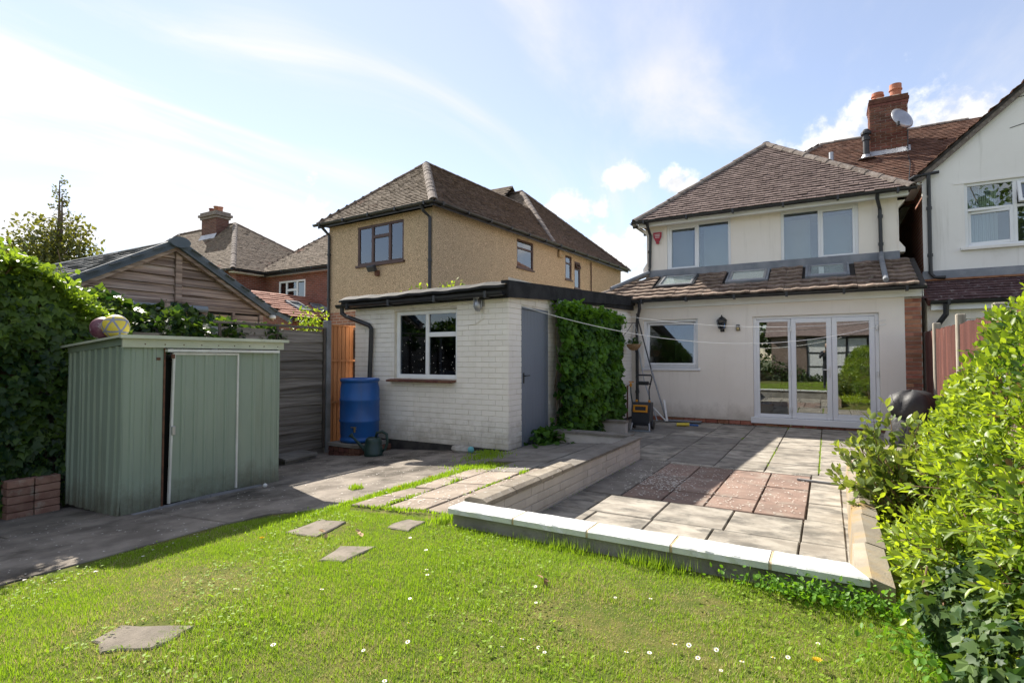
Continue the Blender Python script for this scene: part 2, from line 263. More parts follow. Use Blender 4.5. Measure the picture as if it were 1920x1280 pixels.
M['slab_stone'] = mat('mossy_stepping_stone', (.235, .205, .17), (.165, .145, .12), sc=7, rough=.95, bump=.5, bsc=90, c3=(.12, .13, .07), sc3=9, lo3=.55, hi3=.7, rnd=.1, spec=.1)
M['yard'] = mat('pitted_concrete', (.30, .265, .225), (.18, .158, .135), sc=3, rough=.96, bump=.7, bsc=150, c3=(.065, .058, .048), sc3=1.3, lo3=.46, hi3=.70, spec=.1)
M['stone_cop'] = mat('old_coping_stone', (.30, .265, .215), (.23, .20, .16), sc=9, rough=.95, bump=.5, bsc=110, c3=(.42, .40, .36), sc3=16, lo3=.57, hi3=.7, rnd=.12, spec=.12)
M['stone_kerb'] = mat('ochre_stained_coping', (.31, .275, .22), (.255, .222, .175), sc=5, rough=.95, bump=.4, bsc=100, c3=(.36, .25, .12), sc3=2.6, lo3=.46, hi3=.66, rnd=.1, spec=.12)
M['cop_white'] = mat('white_painted_coping', (.66, .68, .665), (.58, .60, .585), sc=5, rough=.6, bump=.2, bsc=80, c3=(.40, .38, .29), sc3=7, lo3=.57, hi3=.80, streak=((.33, .34, .27), .5))
M['cop_joint'] = mat('ochre_mortar_joint', (.42, .30, .17), (.50, .42, .30), sc=14, rough=.95)
M['wall_paint'] = mat('pink_cream_painted_brick', (.57, .53, .49), (.51, .475, .435), sc=6, rough=.8, bump=.3, bsc=70, c3=(.45, .39, .33), sc3=2, lo3=.6, hi3=.85, rnd=.05, spec=.2)
M['render_grey'] = mat('grey_cement_render', (.30, .285, .255), (.22, .205, .18), sc=5, rough=.95, bump=.4, bsc=60, c3=(.10, .095, .08), sc3=2.2, lo3=.52, hi3=.75)
M['soil'] = mat('soil', (.085, .06, .042), (.13, .095, .065), sc=14, rough=1, bump=.8, bsc=60, spec=.05)
M['turf'] = mat('turf', (.075, .10, .022), (.13, .125, .04), sc=9, rough=1, bump=.6, bsc=60, c3=(.22, .175, .085), sc3=1.9, lo3=.56, hi3=.74, spec=.05)
M['far_ground'] = mat('far_ground', (.10, .13, .05), (.15, .14, .08), sc=.2, rough=1)
M['bark'] = mat('bark', (.13, .095, .07), (.19, .145, .105), sc=14, rough=.95, bump=.6, bsc=50, stretch=(1, 1, .3))
M['twig'] = mat('brown_stem', (.20, .125, .075), (.26, .17, .11), sc=14, rough=.9)
M['orange'] = mat('orange_plastic', (.72, .30, .02), rough=.4)
M['char'] = mat('charcoal_plastic', (.035, .038, .045), (.045, .048, .055), sc=4, rough=.45)
M['steel'] = mat('grey_metal_tube', (.30, .31, .33), (.24, .25, .27), sc=6, rough=.4, metal=.5)
M['line'] = mat('white_cord', (.80, .80, .78), rough=.6)
M['cover'] = mat('black_vinyl_cover', (.016, .017, .020), (.024, .025, .028), sc=6, rough=.6, spec=.55, bump=.35, bsc=9, bdist=.03)
M['ball_y'] = mat('yellow_ball', (.72, .56, .05), (.62, .50, .09), sc=14, rough=.55, c3=(.50, .45, .22), sc3=30, lo3=.55, hi3=.7)
M['ball_b'] = mat('blue_grey_ball_patch', (.23, .24, .34), (.30, .31, .40), sc=20, rough=.55)
M['ball_m'] = mat('maroon_ball', (.13, .035, .07), (.20, .09, .12), sc=16, rough=.5, c3=(.40, .33, .34), sc3=9, lo3=.56, hi3=.66)
M['white_pl'] = mat('white_plastic', (.78, .78, .76), rough=.4)
M['alarm_red'] = mat('red_plastic', (.42, .025, .045), rough=.4)
M['stone_pale'] = mat('pale_stone', (.42, .40, .36), (.30, .28, .25), sc=10, rough=.95, bump=.5, bsc=40)
M['teal'] = mat('teal_ball', (.15, .42, .45), (.12, .36, .40), sc=10, rough=.5)
M['basket'] = mat('coir_basket', (.33, .21, .11), (.22, .14, .07), sc=40, rough=1, bump=.8, bsc=60)
M['litter'] = mat('white_petals', (.62, .60, .55), (.5, .47, .42), sc=10, rough=.9)
M['yellow_fl'] = mat('dandelion_yellow', (.80, .58, .02), rough=.7)
M['brown_leaf'] = mat('dry_leaf', (.34, .20, .11), (.45, .30, .18), sc=10, rough=.9, rnd=.25)
M['skin'] = mat('skin', (.50, .33, .25), rough=.6)
M['dark_cloth'] = mat('dark_clothing', (.03, .032, .04), rough=.9)
M['L_privet'] = leaf_mat('golden_privet_leaf', (.042, .105, .014), (.31, .42, .045), trans=.5)
M['L_shrub'] = leaf_mat('evergreen_leaf', (.055, .10, .022), (.30, .38, .09), trans=.32, rough=.4, spec=.5)
M['L_ivy'] = leaf_mat('ivy_leaf', (.014, .045, .015), (.20, .31, .04), trans=.4, rough=.42, spec=.4)
M['L_ivy2'] = leaf_mat('pale_veined_ivy_leaf', (.028, .07, .026), (.13, .20, .06), trans=.36, rough=.5, spec=.3)
M['L_hop'] = leaf_mat('vine_leaf', (.012, .05, .010), (.12, .26, .028), trans=.4, rough=.5, spec=.3)
M['L_tree'] = leaf_mat('tree_leaf', (.06, .08, .02), (.16, .17, .05), trans=.4)
M['L_dark'] = leaf_mat('dark_tree_leaf', (.025, .05, .015), (.09, .14, .03), trans=.35)
M['L_grass'] = leaf_mat('grass_blade', (.035, .12, .007), (.235, .36, .03), trans=.42, rough=.6, spec=.25, tcol=(1.5, 1.5, .6))
M['L_dry'] = leaf_mat('dry_grass', (.36, .31, .14), (.56, .49, .26), trans=.35, rough=.8, spec=.1, tcol=(1.1, 1.05, .8))
M['L_dead'] = leaf_mat('dead_leaf', (.16, .10, .05), (.36, .25, .12), trans=.25, rough=.8, spec=.1, tcol=(1.1, .95, .7))
M['brickwall_chimney'] = brick_mat('sooty_chimney_brick', (.15, .065, .05), (.10, .045, .036), (.2, .17, .14), 0)

# ------------------------------------------------------------------ helpers
class MB:
    def __init__(s): s.v = []; s.f = []
    def add(s, vs, fs):
        k = len(s.v); s.v += [tuple(p) for p in vs]; s.f += [tuple(i + k for i in q) for q in fs]; return s
    def quad(s, *p): return s.add(p, [tuple(range(len(p)))])
    def box(s, a, b):
        x0, y0, z0 = (min(a[i], b[i]) for i in range(3)); x1, y1, z1 = (max(a[i], b[i]) for i in range(3))
        return s.add([(x0, y0, z0), (x1, y0, z0), (x1, y1, z0), (x0, y1, z0), (x0, y0, z1), (x1, y0, z1), (x1, y1, z1), (x0, y1, z1)],
                     [(0, 3, 2, 1), (4, 5, 6, 7), (0, 1, 5, 4), (1, 2, 6, 5), (2, 3, 7, 6), (3, 0, 4, 7)])
    def cbox(s, mtx, sx, sy, sz, bev=0):
        """box of size centred on mtx; bev chamfers all edges slightly through inset faces"""
        h = (sx / 2, sy / 2, sz / 2)
        if not bev:
            P = [(a * h[0], b * h[1], c * h[2]) for c in (-1, 1) for b in (-1, 1) for a in (-1, 1)]
            return s.add([mtx @ Vector(p) for p in P], [(0, 2, 3, 1), (4, 5, 7, 6), (0, 1, 5, 4), (1, 3, 7, 5), (3, 2, 6, 7), (2, 0, 4, 6)])
        vs = []; idx = {}
        for ax in range(3):
            for sg in (-1, 1):
                for a in (-1, 1):
                    for b in (-1, 1):
                        p = [0, 0, 0]; o = [i for i in range(3) if i != ax]
                        p[ax] = sg * h[ax]; p[o[0]] = a * (h[o[0]] - bev); p[o[1]] = b * (h[o[1]] - bev)
                        key = [0, 0, 0]; key[ax] = sg; key[o[0]] = a; key[o[1]] = b
                        idx[(ax, tuple(key))] = len(vs); vs.append(mtx @ Vector(p))
        fs = []
        for ax in range(3):
            o = [i for i in range(3) if i != ax]
            for sg in (-1, 1):
                q = []
                for a, b in ((-1, -1), (1, -1), (1, 1), (-1, 1)):
                    k = [0, 0, 0]; k[ax] = sg; k[o[0]] = a; k[o[1]] = b; q.append(idx[(ax, tuple(k))])
                fs.append(tuple(q))
        for ax in range(3):
            o = [i for i in range(3) if i != ax]
            for a in (-1, 1):
                for b in (-1, 1):
                    k1 = [0, 0, 0]; k1[o[0]] = a; k1[o[1]] = b
                    lo = list(k1); lo[ax] = -1; hi = list(k1); hi[ax] = 1
                    fs.append((idx[(o[0], tuple(lo))], idx[(o[0], tuple(hi))], idx[(o[1], tuple(hi))], idx[(o[1], tuple(lo))]))
        for key in [(a, b, c) for a in (-1, 1) for b in (-1, 1) for c in (-1, 1)]:
            fs.append(tuple(idx[(ax, key)] for ax in range(3)))
        return s.add(vs, fs)
    def bar(s, p, q, w, h=None, up=(0, 0, 1), bev=0):
        """rectangular bar from p to q, w across, h along up"""
        p = Vector(p); q = Vector(q); d = q - p; L = d.length; d.normalize(); u = Vector(up)
        sd = d.cross(u)
        if sd.length < 1e-5: sd = d.cross(Vector((1, 0, 0)))
        sd.normalize(); u = sd.cross(d)
        m = Matrix((( d.x, sd.x, u.x, 0), (d.y, sd.y, u.y, 0), (d.z, sd.z, u.z, 0), (0, 0, 0, 1))); m.translation = (p + q) / 2
        return s.cbox(m, L, w, h or w, bev)
    def tube(s, pts, r, n=8, cap=True):
        pts = [Vector(p) for p in pts]; rs = r if isinstance(r, (list, tuple)) else [r] * len(pts)
        k0 = len(s.v); prev = None
        for i, p in enumerate(pts):
            t = (pts[min(i + 1, len(pts) - 1)] - pts[max(i - 1, 0)]).normalized()
            if prev is None:
                a = Vector((0, 0, 1)) if abs(t.z) < .9 else Vector((1, 0, 0)); prev = (a - t * a.dot(t)).normalized()
            else: prev = (prev - t * prev.dot(t)).normalized()
            bnm = t.cross(prev)
            for j in range(n):
                c, q = math.cos(2 * math.pi * j / n), math.sin(2 * math.pi * j / n)
                s.v.append(tuple(p + (prev * c + bnm * q) * rs[i]))
        for i in range(len(pts) - 1):
            for j in range(n):
                a = k0 + i * n + j; b = k0 + i * n + (j + 1) % n; s.f.append((a, b, b + n, a + n))
        if cap:
            s.f.append(tuple(k0 + j for j in reversed(range(n)))); e = k0 + (len(pts) - 1) * n; s.f.append(tuple(e + j for j in range(n)))
        return s
    def lathe(s, prof, c, n=24, axis='z', cap=True):
        k0 = len(s.v)
        for (r, z) in prof:
            for j in range(n):
                a = 2 * math.pi * j / n; x, y = r * math.cos(a), r * math.sin(a)
                s.v.append((c[0] + x, c[1] + y, c[2] + z) if axis == 'z' else ((c[0] + z, c[1] + x, c[2] + y) if axis == 'x' else (c[0] + x, c[1] + z, c[2] + y)))
        for i in range(len(prof) - 1):
            for j in range(n):
                a = k0 + i * n + j; b = k0 + i * n + (j + 1) % n; s.f.append((a, b, b + n, a + n))
        if cap:
            s.f.append(tuple(k0 + j for j in reversed(range(n)))); e = k0 + (len(prof) - 1) * n; s.f.append(tuple(e + j for j in range(n)))
        return s
    def prism(s, poly, vec):
        """extrude a planar 3-D polygon along vec"""
        n = len(poly); v = Vector(vec); a = [Vector(p) for p in poly]
        return s.add(a + [p + v for p in a], [tuple(reversed(range(n))), tuple(range(n, 2 * n))] + [(i, (i + 1) % n, (i + 1) % n + n, i + n) for i in range(n)])
    def mesh(s, name):
        me = bpy.data.meshes.new(name); me.from_pydata(s.v, [], s.f); me.update(); return me

def wm(o):
    m = o.matrix_basis.copy()
    if o.parent: m = wm(o.parent) @ o.matrix_parent_inverse @ m
    return m
def adopt(o, parent):
    if parent is not None:
        o.parent = parent; o.matrix_parent_inverse = wm(parent).inverted()
    return o
def link(name, me, m=None, parent=None, smooth=False, kind=None, label=None):
    o = bpy.data.objects.new(name, me); COL.objects.link(o)
    if m is not None and not me.materials: me.materials.append(M[m] if isinstance(m, str) else m)
    if smooth:
        me.polygons.foreach_set('use_smooth', [True] * len(me.polygons))
    adopt(o, parent)
    if kind: o['kind'] = kind
    if label: o['label'] = label
    return o
def part(name, mb, m, parent=None, **k): return link(name, mb.mesh(name), m, parent, **k)
def box(name, a, b, m, parent=None, **k): return part(name, MB().box(a, b), m, parent, **k)
def tag(o, label, cat, group=None):
    o['label'] = label; o['category'] = cat
    if group: o['group'] = group
    return o
def thing(name, label, cat, loc=(0, 0, 0), rz=0, group=None):
    o = bpy.data.objects.new(name, None); COL.objects.link(o); o.location = loc; o.rotation_euler = (0, 0, rz); o.empty_display_size = .1
    return tag(o, label, cat, group)
def inst(name, me, mtx, parent, label=None):
    o = bpy.data.objects.new(name, me); COL.objects.link(o); o.matrix_basis = mtx; adopt(o, parent)
    if label: o['label'] = label
    return o
def frame3(u, n, o):
    """matrix with x along u (wall), y into the wall (-n), z up, origin o"""
    u = Vector(u).normalized(); n = Vector(n).normalized(); z = Vector((0, 0, 1))
    m = Matrix(((u.x, -n.x, z.x, 0), (u.y, -n.y, z.y, 0), (u.z, -n.z, z.z, 0), (0, 0, 0, 1))); m.translation = Vector(o); return m

# --- walls with openings: quads round the holes plus reveals; local (u, z), y is depth into the wall
def wall(name, F, w0, w1, z0, z1, holes, m, parent, reveal=.1, top=None, kind=None):
    mb = MB()
    us = sorted({w0, w1, *[h[0] for h in holes], *[h[1] for h in holes]}); zs = sorted({z0, z1, *[h[2] for h in holes], *[h[3] for h in holes]})
    P = lambda u, z, d=0: F @ Vector((u, d, z))
    for i in range(len(us) - 1):
        for j in range(len(zs) - 1):
            cu, cz = (us[i] + us[i + 1]) / 2, (zs[j] + zs[j + 1]) / 2
            if any(h[0] < cu < h[1] and h[2] < cz < h[3] for h in holes): continue
            mb.quad(P(us[i], zs[j]), P(us[i + 1], zs[j]), P(us[i + 1], zs[j + 1]), P(us[i], zs[j + 1]))
    for (a, b, c, d) in holes:
        mb.quad(P(a, c), P(a, c, reveal), P(a, d, reveal), P(a, d)); mb.quad(P(b, c), P(b, d), P(b, d, reveal), P(b, c, reveal))
        mb.quad(P(a, c), P(b, c), P(b, c, reveal), P(a, c, reveal)); mb.quad(P(a, d), P(a, d, reveal), P(b, d, reveal), P(b, d))
    if top: mb.quad(*[P(u, z) for u, z in top])
    return part(name, mb, m, parent, kind=kind)

def room(F, a, b, c, d, dep, parent, m='dark_in', inset=.12):
    """an open-fronted box behind an opening so that glass looks into a room"""
    P = lambda u, y, z: F @ Vector((u, y, z)); e = .15
    a -= e; b += e; c -= e; d += e * .3; y0, y1 = inset, dep
    mb = MB(); mb.quad(P(a, y1, c), P(b, y1, c), P(b, y1, d), P(a, y1, d)); mb.quad(P(a, y0, c), P(a, y1, c), P(a, y1, d), P(a, y0, d))
    mb.quad(P(b, y0, c), P(b, y0, d), P(b, y1, d), P(b, y1, c)); mb.quad(P(a, y0, c), P(b, y0, c), P(b, y1, c), P(a, y1, c)); mb.quad(P(a, y0, d), P(a, y1, d), P(b, y1, d), P(b, y0, d))
    return part('room', mb, m, parent)

def fbar(mb, F, a, b, c, d, y, t):
    """frame member filling (a..b, c..d), front at depth y, t thick, slightly chamfered"""
    m = F.copy(); m.translation = F @ Vector(((a + b) / 2, y + t / 2, (c + d) / 2)); return mb.cbox(m, b - a, t, d - c, min(.006, (b - a) * .2, (d - c) * .2))

def window(F, a, b, c, d, parent, lights, y=.03, fw=.055, fm='upvc', gm='glass', name='window', sill=True, sill_m=None):
    """outer frame with a pane (and maybe a sash) for every light: (a, b, c, d, sash, tilt)"""
    mb = MB(); t = .06
    fbar(mb, F, a, a + fw, c, d, y, t); fbar(mb, F, b - fw, b, c, d, y, t); fbar(mb, F, a + fw, b - fw, d - fw, d, y + .001, t); fbar(mb, F, a + fw, b - fw, c, c + fw, y + .001, t)
    w = part(name, mb, fm, parent)
    for L in lights:
        la, lb, lc, ld, sash = L[:5]; tilt = L[5] if len(L) > 5 else None
        G = F
        if tilt:                                    # (edge, degrees): open casement
            kind, deg = tilt; r = math.radians(deg)
            if kind == 'top': piv = Vector((0, y, ld)); rot = Matrix.Rotation(-r, 4, 'X')
            elif kind == 'bottom': piv = Vector((0, y, lc)); rot = Matrix.Rotation(r, 4, 'X')
            elif kind == 'left': piv = Vector((la, y, 0)); rot = Matrix.Rotation(-r, 4, 'Z')
            else: piv = Vector((lb, y, 0)); rot = Matrix.Rotation(r, 4, 'Z')
            G = F @ Matrix.Translation(piv) @ rot @ Matrix.Translation(-piv)
        own = w
        if sash:
            sb = MB(); s = .05; yy = y - .012
            fbar(sb, G, la, la + s, lc, ld, yy, t); fbar(sb, G, lb - s, lb, lc, ld, yy, t); fbar(sb, G, la + s, lb - s, ld - s, ld, yy + .001, t); fbar(sb, G, la + s, lb - s, lc, lc + s, yy + .001, t)
            part('sash', sb, fm, w)
            la += s; lb -= s; lc += s; ld -= s
        pb = MB(); m = G.copy(); m.translation = G @ Vector(((la + lb) / 2, y + .03, (lc + ld) / 2)); pb.cbox(m, lb - la + .01, .006, ld - lc + .01); part('pane', pb, gm, w)
    return w
def mullions(F, w, bars, y=.03, fm='upvc', t=.062):
    mb = MB()
    for q in bars: fbar(mb, F, *q, y - .001, t)
    return part('mullion', mb, fm, w)

# --- bricks
def brick_mesh(seed):
    r = random.Random(seed); b = .05
    v = []; e = lambda k: k * (1 + r.uniform(-.5, .5))
    fr = [(0, 0), (1, 0), (1, 1), (0, 1)]
    back = [(u, 1, z) for u, z in fr]; mid = [(u, .06, z) for u, z in fr]; front = [(abs(u - e(.018)), 0, abs(z - e(.055))) for u, z in fr]
    v = back + mid + front
    f = [(8, 9, 10, 11)] + [(i + 4, (i + 1) % 4 + 4, (i + 1) % 4 + 8, i + 8) for i in range(4)] + [(i, (i + 1) % 4, (i + 1) % 4 + 4, i + 4) for i in range(4)]
    me = bpy.data.meshes.new('brick'); me.from_pydata(v, [], [tuple(reversed(q)) for q in f]); me.update(); return me
BRICKS = {}
def bricks(parent, F, w, z0, z1, m, holes=(), limit=300, course=.075, length=.225, joint=.01, proud=.012, depth=.05, bond='stretcher', clip=None, name='brick', u_start=0.0, order=None, vj=None):
    vj = joint if vj is None else vj
    if m not in BRICKS:
        BRICKS[m] = [brick_mesh(hash(m) % 97 + i) for i in range(4)]
        for q in BRICKS[m]: q.materials.append(M[m])
    cells = []; row = 0; z = z0
    while z + course * .6 < z1:
        zt = min(z + course - joint, z1); u = u_start - (length / 2 if row % 2 else 0)
        while u < w - .01:
            ua, ub = max(u, u_start), min(u + length - vj, w)
            segs = [(ua, ub)]
            for h in holes:
                if h[2] < zt - .01 and h[3] > z + .01:
                    ns = []
                    for a, b in segs:
                        if h[1] <= a or h[0] >= b: ns.append((a, b))
                        else:
                            if a < h[0] - .015: ns.append((a, h[0]))
                            if b > h[1] + .015: ns.append((h[1], b))
                    segs = ns
            for a, b in segs:
                if b - a > .02 and (clip is None or clip((a + b) / 2, (z + zt) / 2)): cells.append((a, b, z, zt))
            u += length if bond != 'pier' or row % 2 == 0 else length / 2
        z += course; row += 1
    if order: cells.sort(key=order)
    rest = MB()
    for i, (a, b, c, d) in enumerate(cells):
        jit = R.uniform(-.003, .003)
        mt = F @ Matrix.Translation((a, -proud + jit, c)) @ Matrix.Diagonal((b - a, depth, d - c, 1))
        if i < limit: inst(name, R.choice(BRICKS[m]), mt, parent)
        else: rest.add([mt @ p.co for p in BRICKS[m][0].vertices], [tuple(p.vertices) for p in BRICKS[m][0].polygons])
    if rest.v: part('brickwork', rest, m, parent, kind='stuff')

# --- roof tiles on a planar polygon: origin at eave, u along the eave, s up the slope
def inside(poly, x, y):
    c = False; n = len(poly)
    for i in range(n):
        (x1, y1), (x2, y2) = poly[i], poly[(i + 1) % n]
        if (y1 > y) != (y2 > y) and x < (x2 - x1) * (y - y1) / (y2 - y1) + x1: c = not c
    return c
def tiles(parent, O, U, S, poly, m, tw=.165, course=.10, th=.019, limit=0, seed=1, name='roof_tile', jitter=1.0, under='under', base=True, skip=None, roll=0, clip_mid=True):
    r = random.Random(seed); O = Vector(O); U = Vector(U).normalized(); S = Vector(S).normalized(); Nn = U.cross(S).normalized()
    if Nn.z < 0: Nn = -Nn
    W3 = lambda u, s, h: O + U * u + S * s + Nn * h
    if base:
        bb = MB(); bb.prism([W3(u, s, 0) for u, s in poly], -Nn * .05); part('roof_deck', bb, under, parent)
    u0 = min(p[0] for p in poly); u1 = max(p[0] for p in poly); s1 = max(p[1] for p in poly); s0 = min(p[1] for p in poly)
    mb = MB(); cnt = 0; row = 0; s = s0; tvv = []
    while s < s1 - .02:
        off = (row % 2) * tw / 2 if not roll else 0
        # span of the row
        k = 0; u = u0 - tw + off
        while u < u1:
            ce = u + tw / 2
            if inside(poly, ce, s + course * .55) and not (skip and skip(ce, s + course / 2)):
                j = jitter
                h = th * (1.9 + r.uniform(-.25, .25) * j + (r.random() < .012) * .7); hb = th * .55
                a = u + .002 + r.uniform(-.003, .003) * j; b = u + tw - .002 + r.uniform(-.003, .003) * j
                # keep inside the polygon sideways
                q = s + r.uniform(-.0035, .0035) * j - .004 - (r.random() < .012) * .02; e = q + course * 1.12
                if e > s1 + course * .3: e = s1 + course * .2
                if roll:                                    # interlocking tile: a shallow roll on one side
                    prof = [(a, .2), (a + (b - a) * .42, 0.0), (a + (b - a) * .5, .35), (a + (b - a) * .78, 1.0), (b, .35)]
                    vs = []
                    for (pu, ph) in prof: vs.append(W3(pu, q, h + ph * roll))
                    for (pu, ph) in prof: vs.append(W3(pu, e, hb + ph * roll))
                    for (pu, ph) in prof: vs.append(W3(pu, q, h + ph * roll - th * 1.3))
                    n = len(prof)
                    fs = [(i, i + 1, i + 1 + n, i + n) for i in range(n - 1)] + [(i + 2 * n, i + 1 + 2 * n, i + 1, i) for i in range(n - 1)] + [(0, n, 2 * n), (n - 1, 3 * n - 1, 2 * n - 1)]
                    fs = [tuple(reversed(x)) for x in fs] if False else fs
                else:
                    t = r.uniform(-.0025, .0025) * j
                    vs = [W3(a, q, h + t), W3(b, q, h - t), W3(b, e, hb), W3(a, e, hb), W3(a, q, h - th), W3(b, q, h - th)]
                    fs = [(0, 1, 2, 3), (4, 5, 1, 0), (4, 0, 3), (5, 2, 1)]
                if cnt < limit:
                    t1 = MB(); t1.add(vs, fs); part(name, t1, m, parent)
                else:
                    mb.add(vs, fs); tvv += [r.choice((r.uniform(-.15, .15), r.uniform(-.08, .08), r.gauss(0, .09)))] * len(vs)
                cnt += 1
            u += tw
        s += course; row += 1
    if mb.v:
        me = mb.mesh(name + 's'); at = me.attributes.new('tilev', 'FLOAT', 'POINT'); at.data.foreach_set('value', tvv); link(name + 's', me, m, parent, kind='stuff')
def ridge(parent, p, q, m='ridge', step=.34, r=.125, name='ridge_tile', lift=.0):
    p = Vector(p); q = Vector(q); n = max(1, round((q - p).length / step)); d = (q - p) / n
    t = d.normalized(); sd = t.cross(Vector((0, 0, 1))).normalized(); up = sd.cross(t)
    if not hasattr(ridge, 'me'): ridge.me = {}
    key = (m, round(r, 3), round(d.length, 2))
    if key not in ridge.me:
        mb = MB(); L = d.length; k = 7; vs = []
        for x, rr in ((-.02, r * 1.0), (L * .93, r * .93)):
            for hh in (0, -.02):
                for i in range(k):
                    a = math.pi * (.08 + .84 * i / (k - 1)); vs.append((x, math.cos(a) * (rr + hh), math.sin(a) * (rr + hh) - r * .42))
        fs = [(i, i + 1, i + 1 + 2 * k, i + 2 * k) for i in range(k - 1)] + [(i + k, i + 1 + k, i + 1, i) for i in range(k - 1)]
        fs += [(i + 2 * k, i + 1 + 2 * k, i + 1 + 3 * k, i + 3 * k) for i in range(k - 1)]
        mb.add(vs, fs); me = mb.mesh(name); me.materials.append(M[m]); ridge.me[key] = me
    for i in range(n):
        mt = Matrix(((t.x, sd.x, up.x, 0), (t.y, sd.y, up.y, 0), (t.z, sd.z, up.z, 0), (0, 0, 0, 1)))
        mt.translation = p + d * i + up * (lift - .03 + R.uniform(-.006, .006)); inst(name, ridge.me[key], mt, parent)
def gutter(parent, p, q, m='black_pl', r=.055, name='gutter', out=None):
    p = Vector(p); q = Vector(q); d = (q - p).normalized(); sd = d.cross(Vector((0, 0, 1))).normalized(); k = 6; mb = MB(); vs = []
    for x in (p, q):
        for rr in (r, r * .86):
            for i in range(k + 1):
                a = math.pi + math.pi * i / k; vs.append(x + sd * (math.cos(a) * rr) + Vector((0, 0, math.sin(a) * rr)))
    n = k + 1
    fs = [(i, i + 1, i + 1 + 2 * n, i + 2 * n) for i in range(k)] + [(i + n, i + 3 * n, i + 1 + 3 * n, i + 1 + n) for i in range(k)]
    fs += [(0, 2 * n, 3 * n, n), (k, k + n, k + 3 * n, k + 2 * n)] + [(i, i + n, i + 1 + n, i + 1) for i in range(k)] + [(i + 2 * n, i + 1 + 2 * n, i + 1 + 3 * n, i + 3 * n) for i in range(k)]
    mb.add(vs, fs); g = part(name, mb, m, parent)
    L = (q - p).length; c = max(1, int(L / .95)); cb = MB()
    for i in range(c + 1):
        x = p + d * (L * (i + .3) / (c + .6)); cb.bar(x - d * .02 + Vector((0, 0, -.03)), x + d * .02 + Vector((0, 0, -.03)), r * 2.15, .09)
    part('gutter_clip', cb, m, g, kind='stuff'); return g
def pipe(parent, pts, m='black_pl', r=.034, name='downpipe', clips=()):
    o = part(name, MB().tube(pts, r, 10), m, parent, smooth=False)
    if clips:
        cb = MB()
        for c in clips: cb.lathe([(r * 1.3, -.03), (r * 1.35, 0), (r * 1.3, .03)], c, 10)
        part('pipe_clip', cb, m, o, kind='stuff')
    return o

# --- leaves
TPL = {
 'oval': ([(0, 0, 0), (.30, .35, .06), (.26, .70, .05), (0, 1, -.04), (-.26, .70, .05), (-.30, .35, .06)], [(0, 1, 2, 3), (0, 3, 4, 5)]),
 'lance': ([(0, 0, 0), (.17, .32, .05), (.16, .66, .03), (0, 1, -.08), (-.16, .66, .03), (-.17, .32, .05)], [(0, 1, 2, 3), (0, 3, 4, 5)]),
 'ivy': ([(0, .03, 0), (.33, -.06, .0), (.36, .18, .05), (.54, .36, -.02), (.27, .52, .05), (0, .98, -.08), (-.27, .52, .05), (-.54, .36, -.02), (-.36, .18, .05), (-.33, -.06, .0)],
         [(0, 1, 2), (0, 2, 3, 4), (0, 4, 5), (0, 5, 6), (0, 6, 7, 8), (0, 8, 9)]),
 'hop': ([(0, .03, 0), (.34, -.08, -.03), (.52, .28, -.02), (.32, .42, .05), (.36, .72, -.02), (0, 1.0, -.05), (-.36, .72, -.02), (-.32, .42, .05), (-.52, .28, -.02), (-.34, -.08, -.03)],
         [(0, 1, 2, 3), (0, 3, 4, 5), (0, 5, 6, 7), (0, 7, 8, 9)]),
 'blade': ([(-.5, 0, 0), (.5, 0, 0), (.32, .6, 0), (0, 1, 0), (-.32, .6, 0)], [(0, 1, 2, 3, 4)]),
 'tri': ([(-.4, 0, 0), (.4, 0, 0), (0, 1, 0)], [(0, 1, 2)]),
}
def norm(a): return a / np.maximum(np.linalg.norm(a, axis=1, keepdims=True), 1e-9)
def leafmesh(name, tpl, pos, dirv, nrm, size, tint, m, width=None):
    V, Fs = TPL[tpl]; V = np.array(V); k = len(V); n = len(pos)
    dirv = norm(dirv); side = norm(np.cross(dirv, nrm)); up = np.cross(side, dirv)
    size = np.broadcast_to(size, n); wd = size if width is None else np.broadcast_to(width, n)
    P = pos[:, None, :] + side[:, None, :] * (V[None, :, 0:1] * wd[:, None, None]) + dirv[:, None, :] * (V[None, :, 1:2] * size[:, None, None]) + up[:, None, :] * (V[None, :, 2:3] * size[:, None, None])
    me = bpy.data.meshes.new(name); me.vertices.add(n * k); me.vertices.foreach_set('co', P.reshape(-1).astype(np.float32))
    lp = np.array([i for f in Fs for i in f]); ln = np.array([len(f) for f in Fs]); st = np.concatenate([[0], np.cumsum(ln)[:-1]])
    me.loops.add(n * len(lp)); me.loops.foreach_set('vertex_index', (lp[None, :] + (np.arange(n) * k)[:, None]).reshape(-1).astype(np.int32))
    me.polygons.add(n * len(Fs)); me.polygons.foreach_set('loop_start', (st[None, :] + (np.arange(n) * len(lp))[:, None]).reshape(-1).astype(np.int32))
    me.update(calc_edges=True)
    at = me.attributes.new('tint', 'FLOAT', 'POINT'); at.data.foreach_set('value', np.repeat(np.broadcast_to(tint, n), k).astype(np.float32))
    me.materials.append(M[m]); return me
LEAFME = {}
